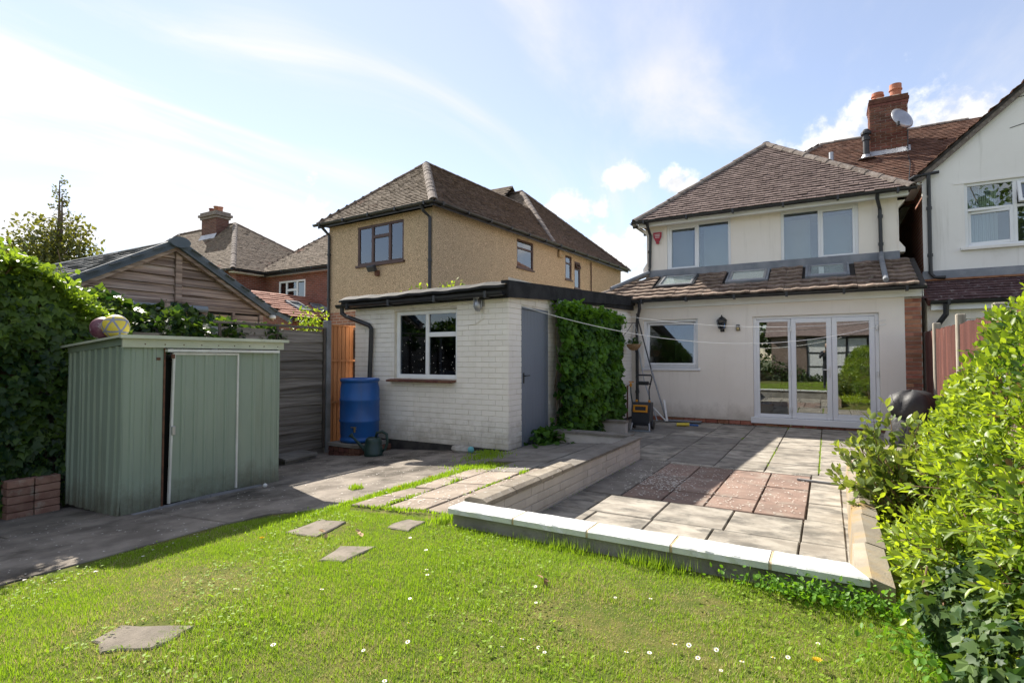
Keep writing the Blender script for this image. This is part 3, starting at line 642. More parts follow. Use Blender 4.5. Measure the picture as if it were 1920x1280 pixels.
def leaves(parent, name, tpl, pos, dirv, nrm, size, tint, m, single=0, leafname='leaf', groupname='leaves'):
    """single: how many of the leaves nearest to the camera are objects of their own; the rest is one part"""
    pos = np.asarray(pos, float); n = len(pos); size = np.broadcast_to(size, n).astype(float); tint = np.broadcast_to(tint, n)
    idx = np.arange(n)
    if single:
        d = np.linalg.norm(pos - np.array([0, 0, 1.33]), axis=1) / size
        # only those facing outwards, nearest first
        order = np.argsort(d); pick = order[:single]; rest = order[single:]
        key = (tpl, m)
        if key not in LEAFME:
            V, Fs = TPL[tpl]; me = bpy.data.meshes.new(leafname); me.from_pydata(V, [], Fs); me.update(); me.materials.append(M[m]); LEAFME[key] = me
        dv = norm(dirv); sdv = norm(np.cross(dv, nrm)); up = np.cross(sdv, dv)
        for i in pick:
            s = size[i]; mt = Matrix(((sdv[i][0] * s, dv[i][0] * s, up[i][0] * s, pos[i][0]), (sdv[i][1] * s, dv[i][1] * s, up[i][1] * s, pos[i][1]), (sdv[i][2] * s, dv[i][2] * s, up[i][2] * s, pos[i][2]), (0, 0, 0, 1)))
            o = inst(leafname, LEAFME[key], mt, parent); o.color = (float(tint[i]), 0, 0, 1)
        idx = rest
    me = leafmesh(groupname, tpl, pos[idx], np.asarray(dirv)[idx], np.asarray(nrm)[idx], size[idx], tint[idx], m)
    o = link(groupname, me, None, parent, kind='stuff'); o.color = (0, 0, 0, 1); return o
def rnd_dirs(n):
    v = NR.normal(size=(n, 3)); return norm(v)
def sprigs(pos, out, L, n, size, seed, open_=.85, up=.5):
    """leafy shoots: leaves in opposite pairs up short stems; returns leaf position, direction, normal, size, height along the shoot"""
    rg = np.random.default_rng(seed); P, Dd, Nn, Sz, T, A, B = [], [], [], [], [], [], []
    for p, o in zip(pos, out):
        d = o + rg.normal(0, .5, 3) + np.array([0, 0, up]); d /= np.linalg.norm(d); l = L * rg.uniform(.6, 1.3); s = np.cross(d, rg.normal(size=3)); s /= np.linalg.norm(s); s2 = np.cross(d, s); sag = rg.uniform(-.25, .1)
        for k in range(n):
            f = (k + .6) / n; ang = (k // 2) * 1.571 + (k % 2) * 3.1416 + rg.normal(0, .25); q = p + d * l * f + np.array([0, 0, sag * l * f * f]); v = (s * math.cos(ang) + s2 * math.sin(ang)) * open_ * (1.15 - .6 * f) + d * (.35 + .6 * f)
            P.append(q); Dd.append(v + rg.normal(0, .14, 3)); Nn.append(d * .8 + np.array([0, 0, .5]) + rg.normal(0, .2, 3)); Sz.append(size * rg.uniform(.7, 1.2) * (1 - .45 * abs(f - .45))); T.append(f)
        A.append(tuple(p)); B.append(tuple(p + d * l))
    return np.array(P), norm(np.array(Dd)), norm(np.array(Nn)), np.array(Sz), np.array(T), A, B
def cam_visible_sort(pos): return np.linalg.norm(pos - np.array([0, 0, 1.33]), axis=1)

# ------------------------------------------------------------------ terrain
def gz(x, y):
    z = min(.152, .175 + .07 * (x + 2.2))
    z = max(z, -.16)
    if x > .2: z = .152
    return z
def pit(x, y):           # the sunken patio
    return (-2.20 < x < .24 and 3.2 < y < 7.2) or (-3.77 < x < 1.5 and 7.15 < y < 11.9)
TG = {}
def TZ(x, y):
    """height of the lawn mesh at (x, y)"""
    xs, ys, Z = TG['x'], TG['y'], TG['z']; x = np.atleast_1d(np.asarray(x, float)); y = np.atleast_1d(np.asarray(y, float))
    i = np.clip(np.searchsorted(xs, x) - 1, 0, len(xs) - 2); j = np.clip(np.searchsorted(ys, y) - 1, 0, len(ys) - 2)
    fx = np.clip((x - xs[i]) / (xs[i + 1] - xs[i]), 0, 1); fy = np.clip((y - ys[j]) / (ys[j + 1] - ys[j]), 0, 1)
    return (Z[j, i] * (1 - fx) + Z[j, i + 1] * fx) * (1 - fy) + (Z[j + 1, i] * (1 - fx) + Z[j + 1, i + 1] * fx) * fy
def terrain():
    xs = sorted({*np.arange(-7.2, 3.2, .2).round(2), -3.775, -3.765, -2.205, -2.195, .235, .245, 1.495, 1.505})
    ys = sorted({*np.arange(-18, 12.2, .3).round(2), 3.195, 3.205, 7.145, 7.155, 11.895, 11.905})
    v = []; f = []
    for y in ys:
        for x in xs:
            z = gz(x, y) + (.018 * math.sin(x * 2.1 + 1.3) * math.sin(y * 1.7) if y < 3 and x > -3.9 else 0)
            if y > 7.1 and x > -3.8 and not pit(x, y): z = 0.0
            v.append((x, y, -.06 if pit(x, y) else z))
    w = len(xs); TG['x'] = np.array(xs); TG['y'] = np.array(ys); TG['z'] = np.array([p[2] for p in v]).reshape(len(ys), w)
    for j in range(len(ys) - 1):
        for i in range(w - 1): a = j * w + i; f.append((a, a + 1, a + 1 + w, a + w))
    me = bpy.data.meshes.new('lawn'); me.from_pydata(v, [], f); me.update()
    return link('lawn', me, 'turf', None, kind='structure')
lawn = terrain()
part('ground', MB().quad((-600, -600, -.4), (600, -600, -.4), (600, 600, -.4), (-600, 600, -.4)), 'far_ground', None, kind='structure')

def slab(parent, pts, zf, th, m, name='slab', ch=.006, tilt=.004, label=None, uneven=0):
    """paving unit: chamfered prism with its top following zf, each a touch out of level"""
    c = Vector((sum(p[0] for p in pts) / len(pts), sum(p[1] for p in pts) / len(pts)))
    a, b, h = R.uniform(-tilt, tilt), R.uniform(-tilt, tilt), R.uniform(-tilt, tilt)
    z = lambda x, y: zf(x, y) + h + a * (x - c.x) + b * (y - c.y)
    n = len(pts); j = [(p[0] + R.uniform(-uneven, uneven), p[1] + R.uniform(-uneven, uneven)) for p in pts]
    inn = []
    for p in j:
        d = (c - Vector(p)); L = d.length or 1; inn.append((p[0] + d.x / L * ch * 1.4, p[1] + d.y / L * ch * 1.4))
    v = [(x, y, z(x, y) - th) for x, y in j] + [(x, y, z(x, y) - ch) for x, y in j] + [(x, y, z(x, y)) for x, y in inn]
    f = [tuple(range(2 * n, 3 * n))] + [(i, (i + 1) % n, (i + 1) % n + n, i + n) for i in range(n)] + [(i + n, (i + 1) % n + n, (i + 1) % n + 2 * n, i + 2 * n) for i in range(n)]
    return part(name, MB().add(v, f), m, parent, label=label)
def rect(x0, x1, y0, y1, g=.006): return [(x0 + g, y0 + g), (x1 - g, y0 + g), (x1 - g, y1 - g), (x0 + g, y1 - g)]

# --- the sunken patio and its slabs
pm_ = MB(); pm_.box((-2.19, 3.21, -.12), (.10, 7.15, -.022)); pm_.box((-3.76, 7.152, -.12), (1.49, 11.84, -.022))
patio = part('patio', pm_, 'soil', None, kind='structure')
zero = lambda x, y: 0.0
def grid(xs, ys, m, parent=patio, zf=zero, g=.006, alt=None, pa=.0):
    for i in range(len(xs) - 1):
        for k in range(len(ys) - 1):
            mm = alt if alt and R.random() < pa else m
            slab(parent, rect(xs[i], xs[i + 1], ys[k], ys[k + 1], g), zf, .05, mm)
grid([-2.17, -1.76, -1.27, -.79, -.19, .10], [3.30, 3.92, 4.52], 'slab')
grid([-2.17, -1.85, -1.28, -.72, -.185, .10], [4.52, 5.14], 'slab')
grid([-2.17, -1.76], [5.16, 5.75, 6.4, 7.14], 'slab_dark')
grid([-1.76, -1.37, -.985, -.575, -.175], [5.16, 5.62, 6.28, 7.02], 'slab_red', g=.007)
grid([-.17, .10], [5.14, 5.75, 6.35, 7.14], 'slab')
for a, b in ((-1.76, -1.24), (-1.24, -.66), (-.66, -.17)): slab(patio, rect(a, b, 7.03, 7.14, .004), zero, .05, 'slab')
XS = [-3.76, -3.05, -2.42, -1.84, -1.235, -.66, -.10, .50, 1.05, 1.48]
ys = [7.15, 7.73, 8.42, 9.08, 9.72, 10.36, 11.0, 11.58, 11.82]
for i in range(len(XS) - 1):
    o = 0 if i % 2 else R.uniform(-.05, .05)
    for k in range(len(ys) - 1):
        y0 = ys[k] + (o if 0 < k < len(ys) - 1 else 0); y1 = ys[k + 1] + (o if k + 1 < len(ys) - 1 else 0)
        slab(patio, rect(XS[i], XS[i + 1], y0, y1), zero, .05, 'slab_dark' if (XS[i] < -1.3 and R.random() < .6) else 'slab')

# --- concrete yard left of the lawn, cast in bays
yb = MB(); yb.quad((-6.95, -2, -.19), (-3.6, -2, .0), (-3.6, 6.5, .0), (-6.95, 6.5, -.19)); yard = part('yard', yb, 'soil', None, kind='structure')
gzz = lambda x, y: gz(x, y) + .012
YX = [(-6.9, -5.42), (-5.42, -4.06)]
for (a, b), yy in zip(YX, ([-2, -.3, 1.7, 3.6, 5.3, 6.45], [-2, .4, 2.6, 4.6, 6.38])):
    for k in range(len(yy) - 1): slab(yard, rect(a, b, yy[k], yy[k + 1], .006), gzz, .08, 'yard', name='yard_bay', tilt=.002)
slab(yard, [(-4.05, 2.55), (-3.96, 2.9), (-3.58, 3.22), (-3.56, 4.6), (-4.09, 4.6)], gzz, .08, 'yard', name='yard_bay', tilt=.002)
slab(yard, [(-4.09, 4.615), (-3.56, 4.615), (-3.52, 5.35), (-3.75, 6.36), (-4.11, 6.36)], gzz, .08, 'yard', name='yard_bay', tilt=.002)

# --- slab path between yard and low wall
pb = MB(); pb.quad((-3.5, 3.2, .055), (-2.33, 3.2, .12), (-2.33, 7.25, .12), (-3.78, 7.25, .03)); path = part('path', pb, 'soil', None, kind='structure')
PZf = lambda x, y: gz(x, y) + .02
for pts in ([(-3.47, 3.31), (-3.15, 3.33), (-3.15, 3.66), (-3.48, 3.63)], [(-3.48, 3.655), (-3.155, 3.685), (-3.165, 4.02), (-3.43, 4.01)],
            [(-3.43, 4.06), (-3.17, 4.05), (-3.18, 4.58), (-3.44, 4.56)], [(-3.12, 3.33), (-2.735, 3.36), (-2.735, 3.70), (-3.12, 3.68)],
            [(-3.12, 3.69), (-2.735, 3.71), (-2.74, 4.30), (-3.14, 4.28)], [(-3.14, 4.30), (-2.74, 4.32), (-2.75, 4.92), (-3.15, 4.90)],
            [(-2.715, 3.36), (-2.37, 3.33), (-2.37, 3.95), (-2.715, 3.95)], [(-2.715, 3.97), (-2.37, 3.97), (-2.37, 4.6), (-2.72, 4.6)], [(-2.72, 4.62), (-2.37, 4.62), (-2.37, 5.25), (-2.73, 5.25)],
            [(-3.44, 4.6), (-3.18, 4.6), (-3.17, 5.1), (-3.42, 5.1)]):
    slab(path, pts, PZf, .06, 'slab_path', name='path_slab', tilt=.004, uneven=.008)
for x0, x1, yy in ((-3.74, -3.2, [5.6, 6.2, 6.75, 7.2]), (-3.19, -2.76, [4.95, 5.6, 6.3, 7.0, 7.2]), (-2.75, -2.35, [5.28, 5.9, 6.55, 7.2])):
    for k in range(len(yy) - 1): slab(path, rect(x0, x1, yy[k], yy[k + 1], .007), PZf, .06, 'slab_dark', name='path_slab', uneven=.006)

# --- low painted brick wall beside the patio, with its coping
lw = thing('low_wall', 'low pink-cream painted brick wall with old stone coping between path and patio', 'garden wall', (-2.25, 5, 0))
box('wall_core', (-2.315, 3.32, -.1), (-2.184, 7.2, .262), 'wall_joint', lw)
bricks(lw, frame3((0, 1, 0), (1, 0, 0), (-2.184, 3.31, -.05)), 3.85, 0, .31, 'wall_paint', proud=.007, depth=.02, limit=200, joint=.008, vj=.004)
y = 3.34
while y < 4.92:
    L = min(.44, 4.93 - y); mb = MB()
    mb.prism([(-2.345, y + .006, .262), (-2.150, y + .006, .262), (-2.150, y + .006, .288), (-2.19, y + .006, .308), (-2.30, y + .006, .312), (-2.345, y + .006, .292)], (0, L - .012, 0)); part('coping', mb, 'stone_cop', lw); y += L
y = 4.94
while y < 7.19:
    L = min(.45, 7.2 - y); mb = MB()
    mb.prism([(-2.32, y + .004, .262), (-2.155, y + .004, .262), (-2.158, y + .004, .282), (-2.315, y + .004, .285)], (0, L - .008, 0)); part('coping', mb, 'slab_dark', lw); y += L
# the step at the end of the path and the planter that the vine grows from
st = thing('path_step', 'low painted step with dark coping closing the path beside the vine', 'step', (-2.9, 7.2, .1))
box('riser', (-3.45, 7.21, .02), (-2.325, 7.36, .262), 'wall_paint', st); 
for k in range(3): box('coping', (-3.46 + k * .38, 7.18, .263), (-3.46 + k * .38 + .372, 7.40, .29), 'slab_dark', st)
pl = thing('planter_wall', 'short painted brick stub wall with stone top at the far end of the vine', 'garden wall', (-3.4, 9.3, 0))
box('wall_core', (-3.74, 9.22, -.03), (-3.06, 9.36, .20), 'wall_paint', pl)
for k in range(2): box('coping', (-3.75 + k * .355, 9.20, .201), (-3.75 + k * .355 + .35, 9.38, .24), 'stone_cop', pl)

# --- white-coped front wall of the patio
fw_ = thing('front_wall', 'low grey rendered wall with bright white coping along the lawn edge of the patio', 'garden wall', (-1.1, 3.2, 0))
box('wall_core', (-2.30, 3.145, -.1), (.13, 3.285, .243), 'render_grey', fw_)
cx = [-2.325, -1.80, -1.28, -.775, -.27, .085]
for i in range(5):
    a, b = cx[i] + (.0 if i == 0 else .008), cx[i + 1] - .008
    m0 = [(a, 3.115, .244), (a, 3.315, .244), (a, 3.315, .276), (a, 3.308, .284), (a, 3.124, .284), (a, 3.115, .277)]
    mb = MB(); n = 6; e = .0 if i < 4 else .085; K = 11; v = []
    for k in range(K + 1):                                    # worn, slightly wavy and chipped arrises
        f = k / K; chip = .007 if R.random() < .10 and 0 < k < K else 0
        for q, p in enumerate(m0):
            x = a + (b + e * (3.315 - p[1]) / .2 - a) * f; dy = R.uniform(-.0012, .0012) + (chip if q in (4, 5) else 0); dz = R.uniform(-.0012, .0012) - (chip * .5 if q in (4, 5) else 0)
            v.append((x, p[1] + (dy if q != 2 else -dy), p[2] + (dz if q > 1 else 0)))
    fs = [tuple(range(n)), tuple(reversed(range(K * n, K * n + n)))]
    for k in range(K): fs += [(k * n + q, k * n + n + q, k * n + n + (q + 1) % n, k * n + (q + 1) % n) for q in range(n)]
    mb.add(v, fs); part('coping', mb, 'cop_white', fw_)
    if i < 4: part('mortar_joint', MB().prism([(b + .0005, 3.118, .2445), (b + .0005, 3.312, .2445), (b + .0005, 3.312, .275), (b + .0005, 3.306, .2815), (b + .0005, 3.126, .2815), (b + .0005, 3.118, .2745)], (.015, 0, 0)), 'cop_joint', fw_)
# --- right-hand kerb wall
kw = thing('kerb_wall', 'ochre-stained stone kerb wall running up the right side of the patio', 'garden wall', (.17, 5, 0))
for k, (ya, yb_) in enumerate(((3.13, 3.74), (3.75, 4.42), (4.43, 5.1), (5.11, 5.78), (5.79, 6.46), (6.47, 7.1))):
    dx = .012 * k; mb = MB()
    pa = [(.098 + dx, -.02), (.262 + dx, -.02), (.262 + dx, .255), (.17 + dx, .278), (.112 + dx, .262)]
    s0 = .07 if k == 0 else 0
    v = [(x, ya + (0 if k else max(0, (.19 - x)) * .95), z) for x, z in pa] + [(x, yb_, z) for x, z in pa]
    n = 5; mb.add(v, [tuple(range(n)), tuple(reversed(range(n, 2 * n)))] + [(i, i + n, (i + 1) % n + n, (i + 1) % n) for i in range(n)]); part('coping', mb, 'stone_kerb', kw)
    box('haunching', (.085, max(ya, 3.3), -.06), (.118 + dx, yb_ + .01, -.012), 'slab', kw)

# stepping stones sunk in the lawn
for pts, lab in (([(-3.36, 2.57), (-3.05, 2.58), (-3.12, 2.92), (-3.38, 2.90)], 'stepping stone half in shadow by the concrete yard edge'),
                 ([(-2.72, 2.92), (-2.50, 2.89), (-2.52, 3.10), (-2.68, 3.11)], 'small stepping stone in the lawn closest to the white coping end'),
                 ([(-2.60, 2.22), (-2.45, 2.27), (-2.47, 2.56), (-2.70, 2.50)], 'irregular grey stepping stone in the middle of the lawn'),
                 ([(-2.50, 1.08), (-2.36, 1.20), (-2.40, 1.39), (-2.70, 1.23), (-2.66, 1.12)], 'pale worn stepping stone edged by dry grass nearest the camera')):
    rp = []
    for i in range(len(pts)):
        (xa, ya), (xb, yb) = pts[i], pts[(i + 1) % len(pts)]
        for f in (0, .33, .67): rp.append((xa + (xb - xa) * f + R.gauss(0, .005), ya + (yb - ya) * f + R.gauss(0, .005)))
    o = slab(None, rp, lambda x, y: float(TZ(x, y)[0]) + .009, .05, 'slab_stone', name='stepping_stone', uneven=.008); tag(o, lab, 'stepping stone', 'stepping stones in the lawn')
STONES = [(-3.22, 2.75, .21), (-2.60, 3.0, .12), (-2.56, 2.39, .14), (-2.53, 1.23, .15)]

# ------------------------------------------------------------------ the cream house (ours)
def vrot(a): return Matrix.Rotation(a, 4, 'Z')
hs = thing('cream_house', 'cream rendered house with a tiled lean-to, three roof windows and white folding doors', 'house', (-1.1, 14, 0))
FL = frame3((1, 0, 0), (0, -1, 0), (0, 11.85, 0))
DOOR = (-1.28, .83, .10, 2.17); WIN = (-3.50, -2.34, 1.13, 2.17)
wall('rear_wall', FL, -3.77, 1.21, .085, 2.60, [DOOR, WIN], 'cream', hs, reveal=.14)
# brick strip at the foot and the exposed brick pier
bricks(hs, frame3((1, 0, 0), (0, -1, 0), (-3.77, 11.862, -.0)), 5.0, 0, .085, 'brick_red', limit=60, bond='stretcher', proud=.006, depth=.1, course=.085)
pier = box('pier_core', (1.21, 11.858, -.02), (1.455, 12.9, 2.42), 'mortar', hs)
bricks(hs, frame3((1, 0, 0), (0, -1, 0), (1.21, 11.858, 0)), .245, 0, 2.40, 'brick_red', bond='pier', length=.24, limit=120, proud=.010)
part('side_wall', MB().prism([(1.457, 11.90, 0), (1.457, 13.0, 0), (1.457, 13.0, 3.2), (1.457, 11.90, 2.66)], (-.004, 0, 0)), 'cream', hs)
# folding doors
G = FL
dmb = MB(); a, b, c, d = DOOR; y0 = .06
for q in ((a, a + .065, c, d), (b - .065, b, c, d)): fbar(dmb, G, *q, y0, .07)
fbar(dmb, G, a + .065, b - .065, d - .06, d, y0 + .001, .07); fbar(dmb, G, a - .05, b + .05, c - .05, c + .07, y0 - .09, .16)
fr = part('folding_door', dmb, 'upvc', hs)
for i, (la, lb, s) in enumerate(((-1.215, -.605, .05), (-.600, .082, .085), (.087, .765, .085))):
    sb = MB(); lc, ld = .175, 2.105; yy = y0 - (.0 if i == 0 else .022)
    fbar(sb, G, la, la + s, lc, ld, yy, .065); fbar(sb, G, lb - s, lb, lc, ld, yy, .065); fbar(sb, G, la + s, lb - s, ld - s, ld, yy + .001, .065); fbar(sb, G, la + s, lb - s, lc, lc + s * 1.25, yy + .001, .065)
    part('door_leaf', sb, 'upvc', fr)
    mb = MB(); mb.cbox(Matrix.Translation(((la + lb) / 2, 11.85 + y0 + .03, (lc + ld) / 2 + s * .12)), lb - la - 2 * s + .01, .006, ld - lc - s * 2.2); part('pane', mb, 'glass_door', fr)
hb = MB(); hb.cbox(Matrix.Translation((.042, 11.85 + .03, 1.08)), .03, .012, .22, .004); hb.bar((.042, 11.85 + .005, 1.12), (-.06, 11.85 + .005, 1.12), .016, .018); part('handle', hb, 'white_pl', fr)
for z in (.35, 1.05, 1.9):
    for x in (-.602, .80): part('hinge', MB().cbox(Matrix.Translation((x, 11.85 + .03, z)), .035, .03, .09, .004), 'white_pl', fr)
# kitchen behind the doors
kb = MB(); kb.quad((-3.7, 15.6, 0.05), (1.2, 15.6, .05), (1.2, 15.6, 2.4), (-3.7, 15.6, 2.4)); kb.quad((-3.7, 12, .05), (-3.7, 15.6, .05), (-3.7, 15.6, 2.4), (-3.7, 12, 2.4)); kb.quad((1.2, 12, .05), (1.2, 12, 2.4), (1.2, 15.6, 2.4), (1.2, 15.6, .05))
kb.quad((-3.7, 12, 2.45), (1.2, 12, 2.45), (1.2, 15.6, 2.45), (-3.7, 15.6, 2.45)); part('room', kb, 'dim_in', hs)
part('room_floor', MB().quad((-3.7, 11.98, .12), (1.2, 11.98, .12), (1.2, 15.6, .12), (-3.7, 15.6, .12)), 'ply', hs)
# lower window with its tilted sash and board sill
w = window(FL, *WIN, hs, [(-3.445, -2.395, 1.185, 2.115, True, ('bottom', -5))], y=.045, fw=.055)
sb = MB(); fbar(sb, FL, -3.53, -2.30, 1.075, 1.13, -.03, .14); part('sill', sb, 'upvc', w)
# fascia, gutter, lean-to roof
fb = MB(); fb.box((-3.60, 11.80, 2.425), (1.47, 11.846, 2.585)); fb.box((1.459, 11.80, 2.425), (1.485, 13.0, 2.585)); part('fascia', fb, 'white_wood', hs)
part('soffit', MB().box((-3.6, 11.62, 2.575), (1.48, 11.799, 2.59)), 'white_wood', hs)
SL = math.atan(.479); LS = Vector((0, math.cos(SL), math.sin(SL)))
tiles(hs, (-4.9, 11.58, 2.60), (1, 0, 0), LS, [(.0, -.03), (6.40, -.03), (6.40, 1.585), (1.18, 1.585)], 'tile_lean', tw=.30, course=.225, th=.030, limit=300, seed=3, roll=.016,
      skip=lambda u, s: any(a + 4.9 - .02 < u < b + 4.9 + .02 and .62 < s < 1.50 for a, b in ((-3.34, -2.46), (-1.86, -1.0), (-.37, .43))))
ridge(hs, (-4.86, 11.60, 2.66), (-3.72, 13.0, 3.36), 'ridge', step=.33, r=.085)
gutter(hs, (-3.72, 11.545, 2.59), (1.50, 11.545, 2.575))
vb = MB(); vb.bar((1.49, 11.62, 2.55), (1.49, 12.98, 3.20), .02, .05); part('verge_board', vb, 'ridge', hs)
fm = MB(); fm.prism([(-3.75, 12.99, 3.18), (-3.75, 12.94, 3.25), (-3.75, 12.96, 3.44), (-3.75, 12.995, 3.44)], (5.02, 0, 0)); part('flashing', fm, 'lead', hs)
# three roof windows
for i, (xa, xb) in enumerate(((-3.32, -2.48), (-1.84, -1.02), (-.35, .41))):
    U = Vector((1, 0, 0)); Nn = U.cross(LS)
    B = Matrix(((1, 0, 0, 0), (0, LS.y, Nn.y, 0), (0, LS.z, Nn.z, 0), (0, 0, 0, 1))); B.translation = Vector((0, 11.58, 2.60))
    s0, s1 = .66, 1.42
    mb = MB()
    for q in ((xa, xa + .05, s0, s1), (xb - .05, xb, s0, s1), (xa + .05, xb - .05, s0, s0 + .06), (xa + .05, xb - .05, s1 - .05, s1)):
        mb.cbox(B @ Matrix.Translation(((q[0] + q[1]) / 2, (q[2] + q[3]) / 2, .035)), q[1] - q[0], q[3] - q[2], .07, .008)
    r = part('roof_window', mb, 'lead' if i else 'black_pl', hs)
    mb = MB()
    for q in ((xa + .05, xa + .10, s0 + .06, s1 - .05), (xb - .10, xb - .05, s0 + .06, s1 - .05), (xa + .10, xb - .10, s0 + .06, s0 + .11), (xa + .10, xb - .10, s1 - .10, s1 - .05)):
        mb.cbox(B @ Matrix.Translation(((q[0] + q[1]) / 2, (q[2] + q[3]) / 2, .062)), q[1] - q[0], q[3] - q[2], .03, .006)
    part('frame', mb, 'galv', r)
    part('pane', MB().cbox(B @ Matrix.Translation(((xa + xb) / 2, (s0 + s1) / 2, .058)), xb - xa - .16, s1 - s0 - .16, .006), 'glass_roof', r)
    part('pane_backing', MB().cbox(B @ Matrix.Translation(((xa + xb) / 2, (s0 + s1) / 2, .048)), xb - xa - .16, s1 - s0 - .16, .006), 'white_pl', r)  # pale sheet under the glass: reflected sky is put into its colour
# upper storey
FU = frame3((1, 0, 0), (0, -1, 0), (0, 13.0, 0))
WL = (-3.26, -1.83, 3.38, 4.50); WR = (-.82, .60, 3.38, 4.50)
wall('upper_wall', FU, -3.72, 1.25, 3.2, 4.50, [WL, WR], 'cream', hs, reveal=.1)
part('upper_wall', MB().quad((-3.72, 13, 2.5), (-3.72, 18, 2.5), (-3.72, 18, 4.55), (-3.72, 13, 4.55)), 'cream', hs)
part('upper_wall', MB().quad((1.25, 13, 2.5), (1.25, 13, 4.55), (1.25, 18, 4.55), (1.25, 18, 2.5)), 'cream', hs)
for x, s in ((-3.72, -1), (1.25, 1)):
    mb = MB()
    mb.prism([(x, 12.985, 3.42), (x + s * .11, 12.985, 3.42), (x + s * .11, 12.985, 3.50), (x + s * .015, 12.985, 3.64), (x + s * .015, 12.985, 4.30), (x + s * .13, 12.985, 4.44), (x, 12.985, 4.44)], (0, .3, 0)); part('corbel', mb, 'cream', hs)
room(FU, *WL, 1.6, hs, 'dark_in'); room(FU, *WR, 1.6, hs, 'dark_in')
w = window(FU, *WL, hs, [(-3.205, -2.575, 3.435, 4.445, True, ('bottom', -2.5)), (-2.535, -1.885, 3.435, 4.445, False)], fw=.06)
mullions(FU, w, [(-2.58, -2.53, 3.44, 4.44)]); part('sill', MB().box((-3.29, 12.955, 3.335), (-1.80, 13.02, 3.379)), 'upvc', w)
w = window(FU, *WR, hs, [(-.765, -.115, 3.435, 4.445, False), (-.075, .545, 3.435, 4.445, True)], fw=.06)
mullions(FU, w, [(-.12, -.07, 3.44, 4.44)]); part('sill', MB().box((-.85, 12.955, 3.335), (.63, 13.02, 3.379)), 'upvc', w)
for xa in (-3.0, -2.2, -.55, .2):
    part('pane_backing', MB().box((xa - .28, 13.35, 3.4), (xa + .28, 13.36, 4.45 - R.uniform(.0, .1))), 'dim_in', hs)  # blinds behind the upper windows
part('fascia', MB().box((-3.86, 12.72, 4.46), (1.40, 12.75, 4.60)), 'white_wood', hs)
part('soffit', MB().box((-3.88, 12.751, 4.50), (1.42, 13.0, 4.515)), 'white_wood', hs)
# rear hipped roof: eave y 12.65, apex (-1.24, 14.95, 6.71), ridge back into the main slope
EZ = 4.60; AP = Vector((-1.24, 14.95, 6.73))
fs = Vector((0, AP.y - 12.65, AP.z - EZ)); fl = fs.length
tiles(hs, (-3.93, 12.65, EZ), (1, 0, 0), fs, [(0, 0), (5.38, 0), (2.69, fl)], 'tile_brown', seed=5, course=.10)
rs = Vector((AP.x - 1.45, 0, AP.z - EZ)); rl = rs.length
tiles(hs, (1.45, 12.65, EZ), (0, 1, 0), rs, [(0, 0), (2.3, rl), (4.1, rl), (1.9, 0)], 'tile_brown', seed=6, course=.10)
lsl = Vector((AP.x + 3.93, 0, AP.z - EZ))
tiles(hs, (-3.93, 12.65, EZ), (0, 1, 0), lsl, [(0, 0), (2.3, lsl.length), (4.3, lsl.length), (3.0, 0)], 'tile_brown', seed=7, course=.10)
ridge(hs, (1.47, 12.66, EZ + .03), AP + Vector((0, 0, .03)), 'ridge'); ridge(hs, (-3.95, 12.66, EZ + .03), AP + Vector((0, 0, .03)), 'ridge'); ridge(hs, AP + Vector((0, 0, .03)), (-1.24, 16.9, 6.76), 'ridge')
gutter(hs, (-3.99, 12.60, 4.575), (1.52, 12.60, 4.575)); gutter(hs, (-3.99, 12.62, 4.57), (-3.99, 15, 4.57))
# main roof behind
ms_ = Vector((0, 3.8, 2.93)); ml = ms_.length
tiles(hs, (-3.95, 14.2, EZ), (1, 0, 0), ms_, [(0, 0), (10.0, 0), (10.0, ml), (3.9, ml)], 'tile_red', seed=8, course=.105, tw=.17)
tiles(hs, (-3.95, 21.8, EZ), (0, -1, 0), Vector((3.9, 0, 2.93)), [(0, 0), (7.6, 0), (3.8, 4.87)], 'tile_red', seed=9, course=.2, tw=.3)
part('roof_deck', MB().quad((-.05, 18.02, 7.53), (6.05, 18.02, 7.53), (6.05, 21.8, EZ), (-3.95, 21.8, EZ)), 'tile_red', hs)
ridge(hs, (-.05, 18, 7.55), (3.3, 18, 7.55), 'ridge', r=.11); ridge(hs, (-3.93, 14.22, EZ), (-.05, 18, 7.55), 'ridge')
part('party_wall', MB().box((-3.72, 18, 0), (1.6, 18.1, 4.6)), 'brick_dark', hs)
# downpipes
pipe(hs, [(-3.62, 12.60, 4.53), (-3.62, 12.68, 4.42), (-3.64, 12.95, 4.30), (-3.66, 12.95, 3.52), (-3.68, 12.93, 3.42)], clips=[(-3.66, 12.95, 3.9)])
pipe(hs, [(-3.68, 12.93, 3.40), (-3.78, 12.80, 3.33), (-4.30, 12.0, 2.94)], m='lead', r=.045, name='lead_pipe')
pipe(hs, [(.90, 12.60, 4.53), (.90, 12.66, 4.44), (.96, 12.95, 4.30), (.965, 12.95, 3.42)], clips=[(.965, 12.95, 4.15), (.965, 12.95, 3.6)])
pipe(hs, [(.965, 12.95, 3.42), (.955, 12.80, 3.30), (.93, 11.62, 2.72)], m='lead', r=.045, name='lead_pipe')
pipe(hs, [(-3.50, 11.545, 2.56), (-3.50, 11.57, 2.40), (-3.60, 11.78, 2.28), (-3.63, 11.79, 2.1), (-3.63, 11.79, .05)], clips=[(-3.63, 11.79, 1.5), (-3.63, 11.79, .6)])
